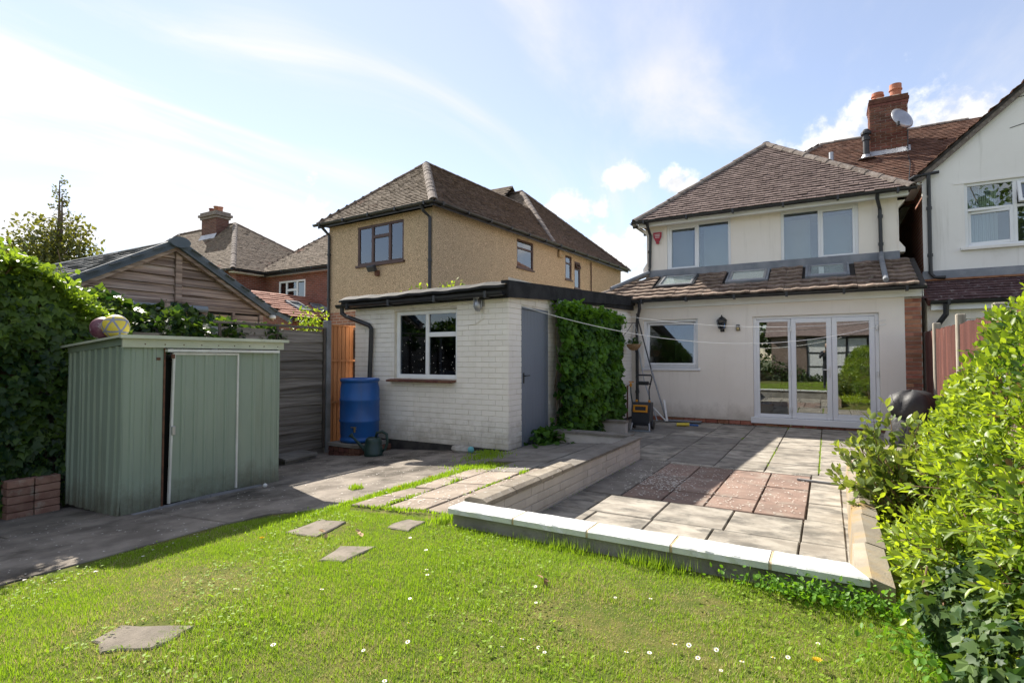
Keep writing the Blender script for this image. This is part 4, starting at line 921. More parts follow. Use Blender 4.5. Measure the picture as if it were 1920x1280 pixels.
# chimney on the main roof, pots, flue and vent
ch = MB(); ch.box((1.07, 16.75, 5.6), (1.87, 17.40, 8.02)); chim = part('chimney', ch, 'mortar', hs)
FC = frame3((1, 0, 0), (0, -1, 0), (1.07, 16.75, 5.7))
bricks(chim, FC, .80, .72, 2.12, 'brick_dark', limit=110); 
bricks(chim, frame3((0, -1, 0), (-1, 0, 0), (1.07, 17.40, 5.7)), .65, .72, 2.12, 'brick_dark', limit=80)
for z, e in ((7.83, .02), (7.905, .035), (7.98, .018)):
    cb = MB(); cb.box((1.07 - e, 16.75 - e, z), (1.87 + e, 17.40 + e, z + .068)); part('corbel_course', cb, 'brick_dark', chim)
part('flaunching', MB().prism([(1.09, 16.78, 8.05), (1.85, 16.78, 8.05), (1.7, 16.92, 8.13), (1.25, 16.92, 8.13)], (0, .5, 0)), 'mortar', chim)
for x, h, k in ((1.27, .20, 0), (1.66, .34, 1)):
    pr = [(.15, 0), (.15, .04), (.125, .05), (.125, h * .5), (.15, h * .55), (.15, h * .62), (.135, h * .65), (.135, h), (.105, h), (.105, h - .08)]
    part('chimney_pot', MB().lathe(pr, (x, 17.1, 8.12), 20), 'pot', chim, smooth=False)
part('flashing', MB().prism([(1.03, 16.68, 6.55), (1.91, 16.68, 6.55), (1.91, 16.745, 6.70), (1.03, 16.745, 6.70)], (0, .02, .03)), 'galv', chim)
fl_ = part('flue_pipe', MB().lathe([(.075, -.5), (.075, .50), (.095, .51), (.095, .60), (.07, .61), (.07, .66), (.12, .67), (.12, .72), (.06, .80)], (.97, 16.62, 6.45), 14), 'black_pl', hs)
part('flashing', MB().lathe([(.22, 0), (.12, .05), (.09, .12)], (.97, 16.58, 6.45), 14), 'galv', fl_)
part('vent_pipe', MB().lathe([(.06, -.3), (.06, .30), (.05, .30)], (.19, 16.62, 6.50), 12), 'galv', hs)
cb = MB(); cb.tube([(1.86, 16.72, 7.1), (1.84, 16.66, 6.5), (1.80, 15.9, 5.98), (1.66, 15.0, 5.28)], .012, 5); part('aerial_cable', cb, 'black_pl', hs)

# satellite dish
ds = thing('satellite_dish', 'grey satellite dish on the chimney stack', 'satellite dish', (1.78, 16.62, 7.2))
mb = MB(); prof = [(.0, .06), (.10, .055), (.20, .035), (.28, 0.0), (.28, -.012), (.2, .022), (.0, .045)]
D0 = MB().lathe(prof, (0, 0, 0), 22, cap=False); mt = Matrix.Translation((1.72, 16.40, 7.30)) @ Matrix.Rotation(math.radians(38), 4, 'Z') @ Matrix.Rotation(math.radians(68), 4, 'X')
mb.add([mt @ Vector((p[0], p[1] * 1.12, p[2])) for p in D0.v], D0.f); part('reflector', mb, 'galv', ds, smooth=True)
mb = MB(); mb.tube([(1.86, 16.72, 7.2), (1.78, 16.5, 7.22), (1.74, 16.44, 7.28)], .018, 8); mb.tube([(1.75, 16.42, 7.05), (1.62, 16.16, 7.08)], .010, 6); part('bracket', mb, 'black_pl', ds)
part('receiver', MB().lathe([(.03, -.05), (.035, .03), (.02, .05)], (1.61, 16.14, 7.10), 10), 'black_pl', ds)
# burglar alarm box
ab = thing('alarm_box', 'red shield-shaped alarm box with white edge beside the upper window', 'alarm box', (-3.465, 12.98, 4.25))
pl5 = lambda s, y: [(-3.465 - .105 * s, y, 4.25 + .10 * s), (-3.465 + .105 * s, y, 4.25 + .10 * s), (-3.465 + .10 * s, y, 4.25 - .02 * s), (-3.465 + .05 * s, y, 4.25 - .125 * s), (-3.465 - .05 * s, y, 4.25 - .125 * s), (-3.465 - .10 * s, y, 4.25 - .02 * s)]
part('back_plate', MB().prism(list(reversed(pl5(1.12, 12.955))), (0, .04, 0)), 'white_pl', ab); part('cover', MB().prism(list(reversed(pl5(.95, 12.925))), (0, .031, 0)), 'alarm_red', ab)
mb = MB()
for k in range(3): mb.box((-3.53 + .008 * k, 12.921, 4.285 - k * .035), (-3.40 - .008 * k, 12.9249, 4.298 - k * .035))
part('lettering', mb, 'white_pl', ab)
part('strobe', MB().box((-3.50, 12.93, 4.075), (-3.43, 12.975, 4.125)), 'alarm_red', ab)
# wall lantern and sensor box
ln = thing('wall_lantern', 'black carriage lantern on the cream wall left of the folding doors', 'wall lamp', (-1.85, 11.8, 2.0))
part('bracket', MB().tube([(-1.85, 11.85, 1.93), (-1.85, 11.80, 1.90), (-1.85, 11.76, 1.93)], .014, 8), 'black_pl', ln)
mb = MB(); mb.lathe([(.035, -.105), (.06, -.09), (.068, -.08)], (-1.85, 11.76, 2.03), 6); mb.lathe([(.105, .075), (.10, .09), (.05, .14), (.03, .15), (.012, .165), (.016, .185), (.0, .195)], (-1.85, 11.76, 2.03), 6)
for k in range(6):
    a = math.pi / 3 * k; mb.bar((-1.85 + .066 * math.cos(a), 11.76 + .066 * math.sin(a), 1.95), (-1.85 + .098 * math.cos(a), 11.76 + .098 * math.sin(a), 2.105), .01)
part('cage', mb, 'black_pl', ln); part('lamp_glass', MB().lathe([(.058, -.075), (.088, .072)], (-1.85, 11.76, 2.03), 6), 'glass_dark', ln)
part('back_plate', MB().box((-1.89, 11.835, 1.88), (-1.81, 11.849, 1.99)), 'black_pl', ln)
sn = thing('sensor_box', 'small brown sensor box on the wall between lantern and folding doors', 'sensor', (-1.55, 11.84, 1.95))
part('body', MB().cbox(Matrix.Translation((-1.55, 11.825, 1.955)), .075, .05, .12, .008), 'char', sn); part('face', MB().cbox(Matrix.Translation((-1.55, 11.797, 1.935)), .055, .008, .055, .002), 'brass', sn)

# ------------------------------------------------------------------ the white gabled neighbour on the right
nh = thing('white_gabled_house', 'white rendered house with a tall gable and an open top window', 'house', (4.2, 14, 0))
NW = (2.28, 3.92, 3.40, 4.60)
wall('gable_wall', FU, 1.66, 6.7, 2.70, 4.9, [NW], 'white_render', nh, reveal=.09)
part('gable_wall', MB().quad((1.66, 13, 4.9), (6.7, 13, 4.9), (4.18, 13, 7.17)), 'white_render', nh)
part('side_wall', MB().quad((1.66, 13.0, 0), (1.66, 18, 0), (1.66, 18, 4.86), (1.66, 13.0, 4.86)), 'brickwall_near', nh)
part('corner_board', MB().box((1.645, 12.985, 2.75), (1.70, 13.03, 4.86)), 'white_render', nh)
ns = Vector((2.68, 0, 2.41)); nl = ns.length
tiles(nh, (1.50, 12.90, 4.80), (0, 1, 0), ns, [(0, 0), (5, 0), (5, nl), (0, nl)], 'tile_red', seed=12, course=.105)
tiles(nh, (6.86, 12.90, 4.80), (0, 1, 0), Vector((-2.68, 0, 2.41)), [(0, 0), (5, 0), (5, nl), (0, nl)], 'tile_red', seed=13, course=.2, tw=.3)
mb = MB(); mb.prism([(1.50, 12.905, 4.74), (1.62, 12.905, 4.74), (4.18, 12.905, 7.05), (4.18, 12.905, 7.155)], (0, .07, 0)); part('bargeboard', mb, 'ridge', nh)
mb = MB(); mb.prism([(6.86, 12.905, 4.74), (4.18, 12.905, 7.155), (4.18, 12.905, 7.05), (6.74, 12.905, 4.74)], (0, .07, 0)); part('bargeboard', mb, 'ridge', nh)
ridge(nh, (4.18, 12.95, 7.25), (4.18, 17.9, 7.25), 'ridge')
part('eave_return', MB().prism([(1.52, 12.96, 4.66), (1.86, 12.96, 4.90), (1.86, 12.96, 5.0), (1.60, 12.96, 4.78)], (0, .038, 0)), 'white_wood', nh)
gutter(nh, (1.45, 12.92, 4.76), (1.45, 17.5, 4.76)); part('soffit', MB().box((1.5, 13, 4.70), (1.66, 17.5, 4.715)), 'white_wood', nh)
pipe(nh, [(1.45, 12.93, 4.80), (1.52, 12.91, 4.84), (1.90, 12.91, 4.87)], r=.03, name='hopper_pipe')
pipe(nh, [(1.74, 12.91, 4.84), (1.74, 12.93, 4.6), (1.74, 12.93, 2.95), (1.80, 12.88, 2.86), (1.95, 12.83, 2.85)], clips=[(1.74, 12.93, 4.2), (1.74, 12.93, 3.3)])
for (pts) in ([(2.9, 12.985, 6.02), (3.05, 12.985, 6.06), (3.3, 12.985, 6.075), (3.7, 12.985, 6.10)], [(2.95, 12.985, 5.52), (3.2, 12.985, 5.58), (3.45, 12.985, 5.565), (3.8, 12.985, 5.62)]):
    part('crack_wire', MB().tube([(p[0], 12.994, p[2]) for p in pts], .006, 4), 'black_pl', nh)
room(FU, *NW, 1.8, nh, 'dim_in')
w = window(FU, *NW, nh, [(2.33, 2.97, 4.13, 4.55, False), (2.33, 2.97, 3.45, 4.08, True, ('right', -7)), (3.03, 3.87, 3.45, 4.08, False), (3.03, 3.87, 4.13, 4.55, True, ('top', 17))], fw=.05)
mullions(FU, w, [(2.97, 3.03, 3.45, 4.55), (2.33, 2.97, 4.08, 4.13), (3.03, 3.87, 4.08, 4.13)])
part('sill', MB().box((2.20, 12.93, 3.35), (3.98, 13.02, 3.399)), 'white_render', w); part('lintel', MB().box((2.12, 12.988, 4.605), (4.0, 13.0, 4.64)), 'white_render', nh)
cb = MB()
for i in range(16): x = 2.36 + i * .028; cb.bar((x, 13.22 + .012 * (i % 2), 3.42), (x, 13.22 + .012 * (i % 2), 4.58), .03, .02)
part('curtain', cb, 'curtain', nh)
# lean-to
nls = Vector((0, 1.12, .50)); 
tiles(nh, (1.56, 11.90, 2.33), (1, 0, 0), nls, [(0, 0), (4.5, 0), (4.5, nls.length), (0, nls.length)], 'tile_purple', seed=14, course=.14, tw=.20, th=.02)
part('verge', MB().bar((1.57, 11.9, 2.30), (1.57, 13.0, 2.80), .04, .10), 'brick_dark', nh)
part('flashing', MB().prism([(1.62, 12.99, 2.78), (1.62, 12.93, 2.82), (1.62, 12.97, 3.0), (1.62, 12.99, 3.0)], (4.5, 0, 0)), 'lead', nh)
part('flashing_tile', MB().box((1.62, 12.86, 2.80), (6.0, 12.93, 2.835)), 'brick_red', nh)
FN = frame3((1, 0, 0), (0, -1, 0), (0, 12.06, 0)); W2 = (2.05, 3.2, .95, 2.02)
wall('lean_to_wall', FN, 1.56, 6, 0, 2.32, [W2], 'cream', nh); room(FN, *W2, 1.0, nh, 'dim_in')
w = window(FN, *W2, nh, [(2.1, 3.15, 1.0, 1.97, False)])
part('side_wall', MB().quad((1.56, 12.06, 0), (1.56, 13, 0), (1.56, 13, 2.8), (1.56, 12.06, 2.35)), 'cream', nh)
part('fascia', MB().box((1.60, 11.93, 2.18), (6, 11.96, 2.30)), 'white_wood', nh); part('soffit', MB().box((1.6, 11.961, 2.19), (6, 12.06, 2.2)), 'white_wood', nh)
gutter(nh, (1.58, 11.87, 2.33), (5.5, 11.87, 2.33))
pipe(nh, [(1.80, 11.87, 2.28), (1.80, 11.90, 2.10), (1.66, 12.02, 1.86), (1.62, 12.03, 1.75), (1.62, 12.03, .0)], r=.045)

# ------------------------------------------------------------------ pebbledash house behind the garage
pa = math.radians(-3.5)
PX_ = Vector((math.cos(pa), math.sin(pa), 0)); PY_ = Vector((-math.sin(pa), math.cos(pa), 0)); P0 = Vector((-7.86, 9.9, 0))
def PP(x, y, z=0.0): return P0 + PX_ * x + PY_ * y + Vector((0, 0, z))
ph = thing('pebbledash_house', 'tan pebbledash house with brown windows and a mossy hipped roof behind the garage', 'house', tuple(PP(-3, 5)))
FP = frame3(PX_, -PY_, PP(0, 0)); FR = frame3(PY_, PX_, PP(0, 0))
PW = (-2.56, -.92, 3.70, 4.70)
wall('rear_wall', FP, -3.70, 0, 2.55, 4.84, [PW], 'pebble', ph, reveal=.05)
wall('base_wall', FP, -3.69, -.02, -.3, 2.55, [], 'brickbase', ph)
RW = [(3.58, 4.49, 3.96, 4.78), (6.53, 6.99, 3.97, 4.77), (7.19, 7.64, 3.74, 4.66)]
wall('side_wall', FR, 0, 11.3, -.3, 4.95, RW, 'pebble', ph, reveal=.05)
part('far_wall', MB().quad(PP(-3.7, 0, 0), PP(-3.7, 5.5, 0), PP(-3.7, 5.5, 4.85), PP(-3.7, 0, 4.85)), 'pebble', ph)
part('back_wall', MB().quad(PP(0, 11.3, -.3), PP(-9, 11.3, -.3), PP(-9, 11.3, 4.95), PP(0, 11.3, 4.95)), 'pebble', ph)
part('main_wall', MB().quad(PP(-3.7, 5.4, -.3), PP(-9, 5.4, -.3), PP(-9, 5.4, 4.9), PP(-3.7, 5.4, 4.9)), 'pebble', ph)
room(FP, *PW, 1.2, ph, 'dim_in')
w = window(FP, *PW, ph, [(-2.50, -2.05, 3.76, 4.64, False), (-1.99, -1.44, 3.76, 4.36, False), (-1.99, -1.44, 4.42, 4.64, False), (-1.38, -.98, 3.76, 4.64, False)], fm='brown_frame', y=.01, fw=.06)
mullions(FP, w, [(-2.06, -1.98, 3.76, 4.64), (-1.45, -1.37, 3.76, 4.64), (-1.98, -1.45, 4.35, 4.43)], fm='brown_frame', y=.01)
m_ = MB(); fbar(m_, FP, -2.60, -.88, 3.645, 3.70, -.05, .10); part('sill', m_, 'brown_frame', w)
for a, b in ((-2.45, -2.08), (-1.93, -1.48), (-1.33, -1.0)):
    cb = MB()
    for i in range(6):
        x = a + (b - a) * (i + .5) / 6; m2 = FP.copy(); m2.translation = FP @ Vector((x, .20 + .012 * (i % 2), 4.2)); cb.cbox(m2, (b - a) / 6 * 1.05, .012, .9)
    part('net_curtain', cb, 'curtain', ph)
for i, q in enumerate(RW):
    room(FR, *q, .8, ph, 'dim_in')
    a, b, c, d = q; t = d - .26
    Ls = [(a + .05, b - .05, c + .05, t - .02, False), (a + .05, b - .05, t + .03, d - .05, i == 2, ('top', 25) if i == 2 else None)]
    w = window(FR, a, b, c, d, ph, [L if L[5:] != (None,) else L[:5] for L in Ls], fm='brown_frame', y=.01, fw=.05)
    mullions(FR, w, [(a + .05, b - .05, t - .02, t + .03)], fm='brown_frame', y=.01)
    m2 = FR.copy(); m2.translation = FR @ Vector(((a + b) / 2, .16, (c + t) / 2)); part('net_curtain', MB().cbox(m2, b - a, .01, t - c), 'curtain', ph)
    m_ = MB(); fbar(m_, FR, a - .03, b + .03, c - .05, c, -.04, .09); part('sill', m_, 'brown_frame', w)
# roofs (local slopes)
def loc_tiles(O, u, s, poly, m, **k): tiles(ph, PP(*O), PX_ * u[0] + PY_ * u[1], PX_ * s[0] + PY_ * s[1] + Vector((0, 0, s[2])), poly, m, **k)
EZ2 = 4.92; rise = 1.83; half = 1.99; ht = EZ2 + rise
sl = math.hypot(half, rise)
loc_tiles((-3.90, -.22, EZ2), (1, 0), (0, half, rise), [(0, 0), (4.12, 0), (2.06, sl)], 'tile_grey', seed=21, course=.10)
loc_tiles((.22, -.22, EZ2), (0, 1), (-2.06, 0, rise), [(0, 0), (half, math.hypot(2.06, rise)), (8.0, math.hypot(2.06, rise)), (8.0, 0)], 'tile_dark', seed=22, course=.10)
loc_tiles((-3.90, -.22, EZ2), (0, 1), (2.06, 0, rise), [(0, 0), (half, math.hypot(2.06, rise)), (6.5, math.hypot(2.06, rise)), (6.5, 0)], 'tile_dark', seed=23, course=.2, tw=.3)
ridge(ph, PP(.23, -.23, EZ2 + .03), PP(-1.84, 1.77, ht + .04), 'ridge', r=.12, step=.32); ridge(ph, PP(-3.92, -.23, EZ2 + .03), PP(-1.84, 1.77, ht + .04), 'tile_dark', r=.10); ridge(ph, PP(-1.84, 1.77, ht + .04), PP(-1.84, 6.8, ht + .04), 'tile_dark', r=.10)
# main block: hip end facing the garden side
mh = 7.86; mw = 3.15; e0, e1 = 5.35, 11.55; mid = (e0 + e1) / 2; ml2 = math.hypot(mw, mh - EZ2)
loc_tiles((.22, e0, EZ2), (0, 1), (-mw, 0, mh - EZ2), [(0, 0), (e1 - e0, 0), (mid - e0, ml2)], 'tile_dark', seed=24, course=.11)
loc_tiles((-9, e0, EZ2), (1, 0), (0, mid - e0, mh - EZ2), [(0, 0), (9.22, 0), (9.22 - mw, math.hypot(mid - e0, mh - EZ2)), (0, math.hypot(mid - e0, mh - EZ2))], 'tile_grey', seed=25, course=.11)
loc_tiles((.22, e1, EZ2), (-1, 0), (0, -(e1 - mid), mh - EZ2), [(0, 0), (9.22, 0), (9.22, math.hypot(mid - e0, mh - EZ2)), (mw, math.hypot(mid - e0, mh - EZ2))], 'tile_dark', seed=26, course=.2, tw=.3)
apx = PP(.22 - mw, mid, mh + .04)
ridge(ph, PP(.22, e0, EZ2 + .03), apx, 'ridge', r=.12); ridge(ph, PP(.24, e1, EZ2 + .03), apx, 'tile_dark'); ridge(ph, apx, PP(-9, mid, mh + .04), 'tile_dark')
gutter(ph, PP(-3.98, -.28, EZ2 - .02), PP(.30, -.28, EZ2 - .02)); gutter(ph, PP(.28, -.28, EZ2 - .02), PP(.28, 11.6, EZ2 - .0))
part('soffit', MB().add([PP(-3.88, -.24, EZ2 - .03), PP(.24, -.24, EZ2 - .03), PP(.24, 0, EZ2 - .03), PP(-3.88, 0, EZ2 - .03)], [(0, 1, 2, 3)]), 'black_pl', ph)
part('fascia', MB().bar(PP(-3.88, -.22, EZ2 - .06), PP(.22, -.22, EZ2 - .06), .02, .12), 'black_pl', ph); part('fascia', MB().bar(PP(.22, -.22, EZ2 - .06), PP(.22, 11.55, EZ2 - .06), .02, .12), 'black_pl', ph)
part('soffit', MB().add([PP(0, -.2, EZ2 - .03), PP(.22, -.2, EZ2 - .03), PP(.22, 11.5, EZ2 - .03), PP(0, 11.5, EZ2 - .03)], [(0, 1, 2, 3)]), 'black_pl', ph)
pipe(ph, [PP(-.12, -.28, 4.86), PP(-.10, -.20, 4.72), PP(-.04, -.05, 4.6), PP(-.04, -.05, 0)], r=.038, clips=[PP(-.04, -.05, 3.6)])
pipe(ph, [PP(-3.72, -.28, 4.86), PP(-3.70, -.15, 4.75), PP(-3.64, -.05, 4.62), PP(-3.64, -.05, 0)], r=.038, clips=[PP(-3.64, -.05, 4.1), PP(-3.64, -.05, 2.9)])
part('wall_pipe', MB().tube([PP(.03, 8.46, 4.8), PP(.03, 8.46, 0)], .02, 6), 'brown_frame', ph)
yl = thing('yellow_alarm_box', 'small yellowed alarm box under the eaves of the pebbledash side wall', 'alarm box', tuple(PP(.05, 6.1, 4.7)))
m2 = FR.copy(); m2.translation = FR @ Vector((6.12, -.05, 4.72)); part('cover', MB().cbox(m2, .26, .08, .24, .02), 'ply', yl)
m2 = FR.copy(); m2.translation = FR @ Vector((6.12, -.095, 4.66)); part('strobe', MB().cbox(m2, .14, .03, .05, .01), 'brass', yl)
fl = thing('floodlight', 'small dark floodlight below the brown window of the pebbledash house', 'floodlight', tuple(PP(-1.8, -.1, 3.5)))
m2 = FP.copy() @ Matrix.Translation((-1.86, -.16, 3.56)) @ Matrix.Rotation(math.radians(28), 4, 'X'); part('lamp_head', MB().cbox(m2, .26, .12, .15, .02), 'char', fl)
m2 = FP.copy(); m2.translation = FP @ Vector((-1.78, -.05, 3.45)); part('bracket', MB().cbox(m2, .10, .10, .14, .01), 'rust', fl)

# ------------------------------------------------------------------ red brick houses further left
bh = thing('red_brick_house', 'red brick house with a brown hipped roof and a white three-light window', 'house', (-17, 17, 0))
FB = frame3((1, 0, 0), (0, -1, 0), (0, 15.1, 0)); BW = [(-20.30, -18.62, 3.60, 4.62), (-17.25, -15.9, 3.55, 4.62)]
wall('front_wall', FB, -21.2, -11, -.3, 4.98, BW, 'brickwall_far', bh, reveal=.06)
for q in BW: room(FB, *q, 1.5, bh, 'dark_in')
a, b, c, d = BW[0]
w = window(FB, a, b, c, d, bh, [(a + .07, -19.84, c + .07, d - .07, False), (-19.77, -19.17, c + .07, 4.18, False), (-19.77, -19.17, 4.26, d - .07, False), (-19.10, b - .07, c + .07, d - .07, False)], y=.0, fw=.075)
mullions(FB, w, [(-19.85, -19.76, c + .07, d - .07), (-19.18, -19.09, c + .07, d - .07), (-19.76, -19.18, 4.17, 4.27)], y=.0)
part('curtain', MB().box((-20.25, 15.4, c), (-19.88, 15.42, d)), 'curtain', bh)
a, b, c, d = BW[1]; w = window(FB, a, b, c, d, bh, [(a + .07, b - .07, c + .07, d - .07, False)], y=.0, fw=.075); part('curtain', MB().box((a + .1, 15.4, c), (a + .5, 15.42, d)), 'curtain', bh)
bs = Vector((0, 3.6, 3.1))
tiles(bh, (-21.6, 14.75, 5.02), (1, 0, 0), bs, [(0, 0), (11, 0), (11, bs.length), (3.6, bs.length)], 'tile_grey', seed=31, course=.11, tw=.18)
tiles(bh, (-21.6, 18.4, 5.02), (0, -1, 0), Vector((3.6, 0, 3.1)), [(0, 0), (3.6, 0), (.0, 4.75)], 'tile_dark', seed=32, course=.2, tw=.3)
part('roof_deck', MB().quad((-18, 18.35, 8.12), (-10.6, 18.35, 8.12), (-10.6, 22, 5.0), (-21.6, 22, 5.0)), 'tile_dark', bh)
ridge(bh, (-21.6, 14.76, 5.04), (-18, 18.35, 8.16), 'tile_dark', r=.11)
gutter(bh, (-21.66, 14.69, 4.98), (-11, 14.69, 4.98), r=.07); part('fascia', MB().box((-21.2, 14.78, 4.84), (-11, 14.80, 4.99)), 'black_pl', bh); part('soffit', MB().box((-21.2, 14.8, 4.86), (-11, 15.1, 4.875)), 'white_wood', bh)
# its tiled extension with two roof windows
es = Vector((-2.64, 0, 1.10)); el = es.length
tiles(bh, (-15.96, 12.35, 2.76), (0, 1, 0), es, [(0, 0), (2.74, 0), (2.74, el), (0, el)], 'tile_orange', seed=33, course=.26, tw=.30, th=.03, limit=120,
      skip=lambda u, s: s > .75 and s < 1.75 and (.95 < u < 1.55 or 2.05 < u < 2.6))
for (u0, u1) in ((.95, 1.55), (2.05, 2.6)):
    Nn = Vector((0, 1, 0)).cross(es.normalized()); Nn = Nn if Nn.z > 0 else -Nn; S_ = es.normalized()
    W3 = lambda u, s, h: Vector((-15.96, 12.35 + u, 2.76)) + S_ * s + Nn * h
    mb = MB()
    for q in ((u0, u0 + .07, .75, 1.75), (u1 - .07, u1, .75, 1.75), (u0, u1, .75, .83), (u0, u1, 1.67, 1.75)):
        mb.prism([W3(q[0], q[2], 0), W3(q[1], q[2], 0), W3(q[1], q[3], 0), W3(q[0], q[3], 0)], Nn * .10)
    r = part('roof_window', mb, 'lead', bh); part('pane', MB().prism([W3(u0 + .05, .8, .05), W3(u1 - .05, .8, .05), W3(u1 - .05, 1.7, .05), W3(u0 + .05, 1.7, .05)], Nn * .01), 'glass_roof', r)
    part('pane_backing', MB().prism([W3(u0 + .05, .8, .02), W3(u1 - .05, .8, .02), W3(u1 - .05, 1.7, .02), W3(u0 + .05, 1.7, .02)], Nn * .01), 'curtain', r)
part('extension_wall', MB().add([(-18.6, 12.5, -.3), (-16.1, 12.5, -.3), (-16.1, 12.5, 2.7), (-18.6, 12.5, 3.78)], [(0, 1, 2, 3)]), 'brickwall_far', bh)
part('extension_wall', MB().quad((-16.1, 12.5, -.3), (-16.1, 15.1, -.3), (-16.1, 15.1, 2.75), (-16.1, 12.5, 2.75)), 'brickwall_side', bh)
mb = MB(); mb.prism([(-18.6, 12.33, 3.80), (-15.9, 12.33, 2.675), (-15.9, 12.33, 2.52), (-18.6, 12.33, 3.64)], (0, .05, 0)); part('bargeboard', mb, 'barge', bh)
gutter(bh, (-15.88, 12.35, 2.72), (-15.88, 15.0, 2.72), r=.06)
part('window_head', MB().box((-18.2, 12.44, 2.35), (-17.0, 12.50, 2.46)), 'upvc', bh)

ch_ = thing('chimney_house', 'far red brick house with a big brick chimney on its hipped roof', 'house', (-25, 18, 0))
part('side_wall', MB().quad((-21.2, 13.7, -.3), (-21.2, 19, -.3), (-21.2, 19, 5), (-21.2, 13.7, 5)), 'brickwall_side', ch_)
part('front_wall', MB().quad((-34, 13.7, -.3), (-21.2, 13.7, -.3), (-21.2, 13.7, 5), (-34, 13.7, 5)), 'brickwall_far', ch_)
cs = Vector((0, 3.2, 3.1))
tiles(ch_, (-34, 13.35, 5.02), (1, 0, 0), cs, [(0, 0), (13.15, 0), (8.3, cs.length), (3.2, cs.length)], 'tile_grey', seed=34, course=.12, tw=.19)
tiles(ch_, (-20.85, 13.35, 5.02), (0, 1, 0), Vector((-4.85, 0, 3.1)), [(0, 0), (7.6, 0), (3.2, 5.756)], 'tile_grey', seed=35, course=.12, tw=.19)
part('roof_deck', MB().quad((-30.8, 16.6, 8.1), (-25.7, 16.6, 8.1), (-20.85, 20.95, 5), (-34, 20.95, 5)), 'tile_dark', ch_)
ridge(ch_, (-20.85, 13.36, 5.04), (-25.7, 16.55, 8.15), 'ridge', r=.13); ridge(ch_, (-20.85, 20.9, 5.04), (-25.7, 16.55, 8.15), 'tile_dark', r=.12); ridge(ch_, (-25.7, 16.55, 8.15), (-30.8, 16.55, 8.15), 'tile_dark', r=.12); ridge(ch_, (-34, 13.36, 5.04), (-30.8, 16.55, 8.15), 'tile_dark', r=.12)
gutter(ch_, (-34, 13.28, 4.98), (-20.8, 13.28, 4.98), r=.07); gutter(ch_, (-20.78, 13.28, 4.98), (-20.78, 15.0, 4.98), r=.07)
part('soffit', MB().box((-21.2, 13.4, 4.86), (-20.87, 15.0, 4.9)), 'white_wood', ch_)
ck = MB(); ck.box((-27.25, 15.75, 6.9), (-26.0, 16.4, 8.62)); c_ = part('chimney', ck, 'brickwall_chimney', ch_)
for z, e in ((8.30, .06), (8.42, .13), (8.54, .06)): part('corbel_course', MB().box((-27.25 - e, 15.75 - e, z), (-26.0 + e, 16.4 + e, z + .11)), 'ridge', c_)
for x, h in ((-27.0, .28), (-26.6, .34), (-26.25, .26)): part('chimney_pot', MB().lathe([(.14, 0), (.11, .06), (.11, h), (.13, h), (.13, h + .05), (.08, h + .05)], (x, 16.1, 8.62), 12), 'brick_red' if x > -26.9 else 'brick_dark', c_)
part('flashing', MB().prism([(-27.3, 15.62, 7.25), (-25.95, 15.62, 7.25), (-25.95, 15.74, 7.5), (-27.3, 15.74, 7.5)], (0, .01, .02)), 'galv', c_)

# ------------------------------------------------------------------ timber outbuilding over the fence
tb = thing('timber_outbuilding', 'old brown timber outbuilding with a felt-tiled roof behind the green shed', 'outbuilding', (-10.5, 4.5, -.1))
AY, AZ_ = 4.49, 3.03; E0, E1, EZ3 = 2.95, 6.03, 2.16
sR = (AZ_ - EZ3) / (E1 - AY); sL = (AZ_ - EZ3) / (AY - E0)
roofz = lambda y: AZ_ - (sR * (y - AY) if y > AY else sL * (AY - y))
part('wall_core', MB().add([(-8.56, E0 + .02, -.2), (-8.56, E1 - .02, -.2), (-8.56, E1 - .02, EZ3), (-8.56, AY, AZ_ - .02), (-8.56, E0 + .02, EZ3)], [(0, 1, 2, 3, 4)]), 'under', tb)
part('wall_core', MB().quad((-8.56, E1 - .02, -.2), (-12.4, E1 - .02, -.2), (-12.4, E1 - .02, EZ3), (-8.56, E1 - .02, EZ3)), 'wood_old', tb)
z = 2.17
while z < 2.98:
    h = .128; zt = z + h
    def span(zq): return (AY - (AZ_ - zq) / sL + .03, AY + (AZ_ - zq) / sR - .03)
    for side in (0, 1):
        a0, b0 = span(z + .01); a1, b1 = span(min(zt, AZ_ - .03))
        if side == 0: p = [(a0, z), (AY + .03, z), (AY + .03, zt), (a1, zt)]
        else: p = [(AY + .13, z), (b0, z), (b1, zt), (AY + .13, zt)]
        if p[1][0] - p[0][0] < .06 or zt > AZ_: continue
        if p[2][0] - p[3][0] < 0: p[3] = (p[2][0] - .02, zt)
        x0, x1 = -8.50 + R.uniform(-.004, .006), -8.535
        v = [(x0, y, zz_) if zz_ == z else (x1, y, zz_) for y, zz_ in p] + [(-8.555, y, zz_) for y, zz_ in p]
        part('board', MB().add(v, [(0, 1, 2, 3), (4, 7, 6, 5), (0, 4, 5, 1), (1, 5, 6, 2), (2, 6, 7, 3), (3, 7, 4, 0)]), 'wood_old', tb)
    z += h + .006
part('post', MB().box((-8.535, AY + .035, 2.15), (-8.475, AY + .125, AZ_ - .08)), 'wood_old', tb)
part('beam', MB().box((-8.545, 3.0, 2.085), (-8.49, E1 - .03, 2.165)), 'wood_old', tb)
for y0, y1, z0, z1, m in ((3.6, 3.83, 1.7, 2.08, 'ply'), (4.45, 4.9, 1.7, 2.07, 'ply'), (5.03, 5.43, 1.75, 2.04, 'ply')): part('panel', MB().box((-8.54, y0, z0), (-8.515, y1, z1)), m, tb)
part('frame_post', MB().box((-8.535, 4.93, 1.2), (-8.48, 5.02, 2.084)), 'wood_old', tb); part('frame_post', MB().box((-8.535, 5.44, 1.2), (-8.48, 5.48, 2.084)), 'wood_old', tb)
part('frame_post', MB().box((-8.535, 5.93, 0), (-8.475, 6.0, 2.084)), 'wood_old', tb)
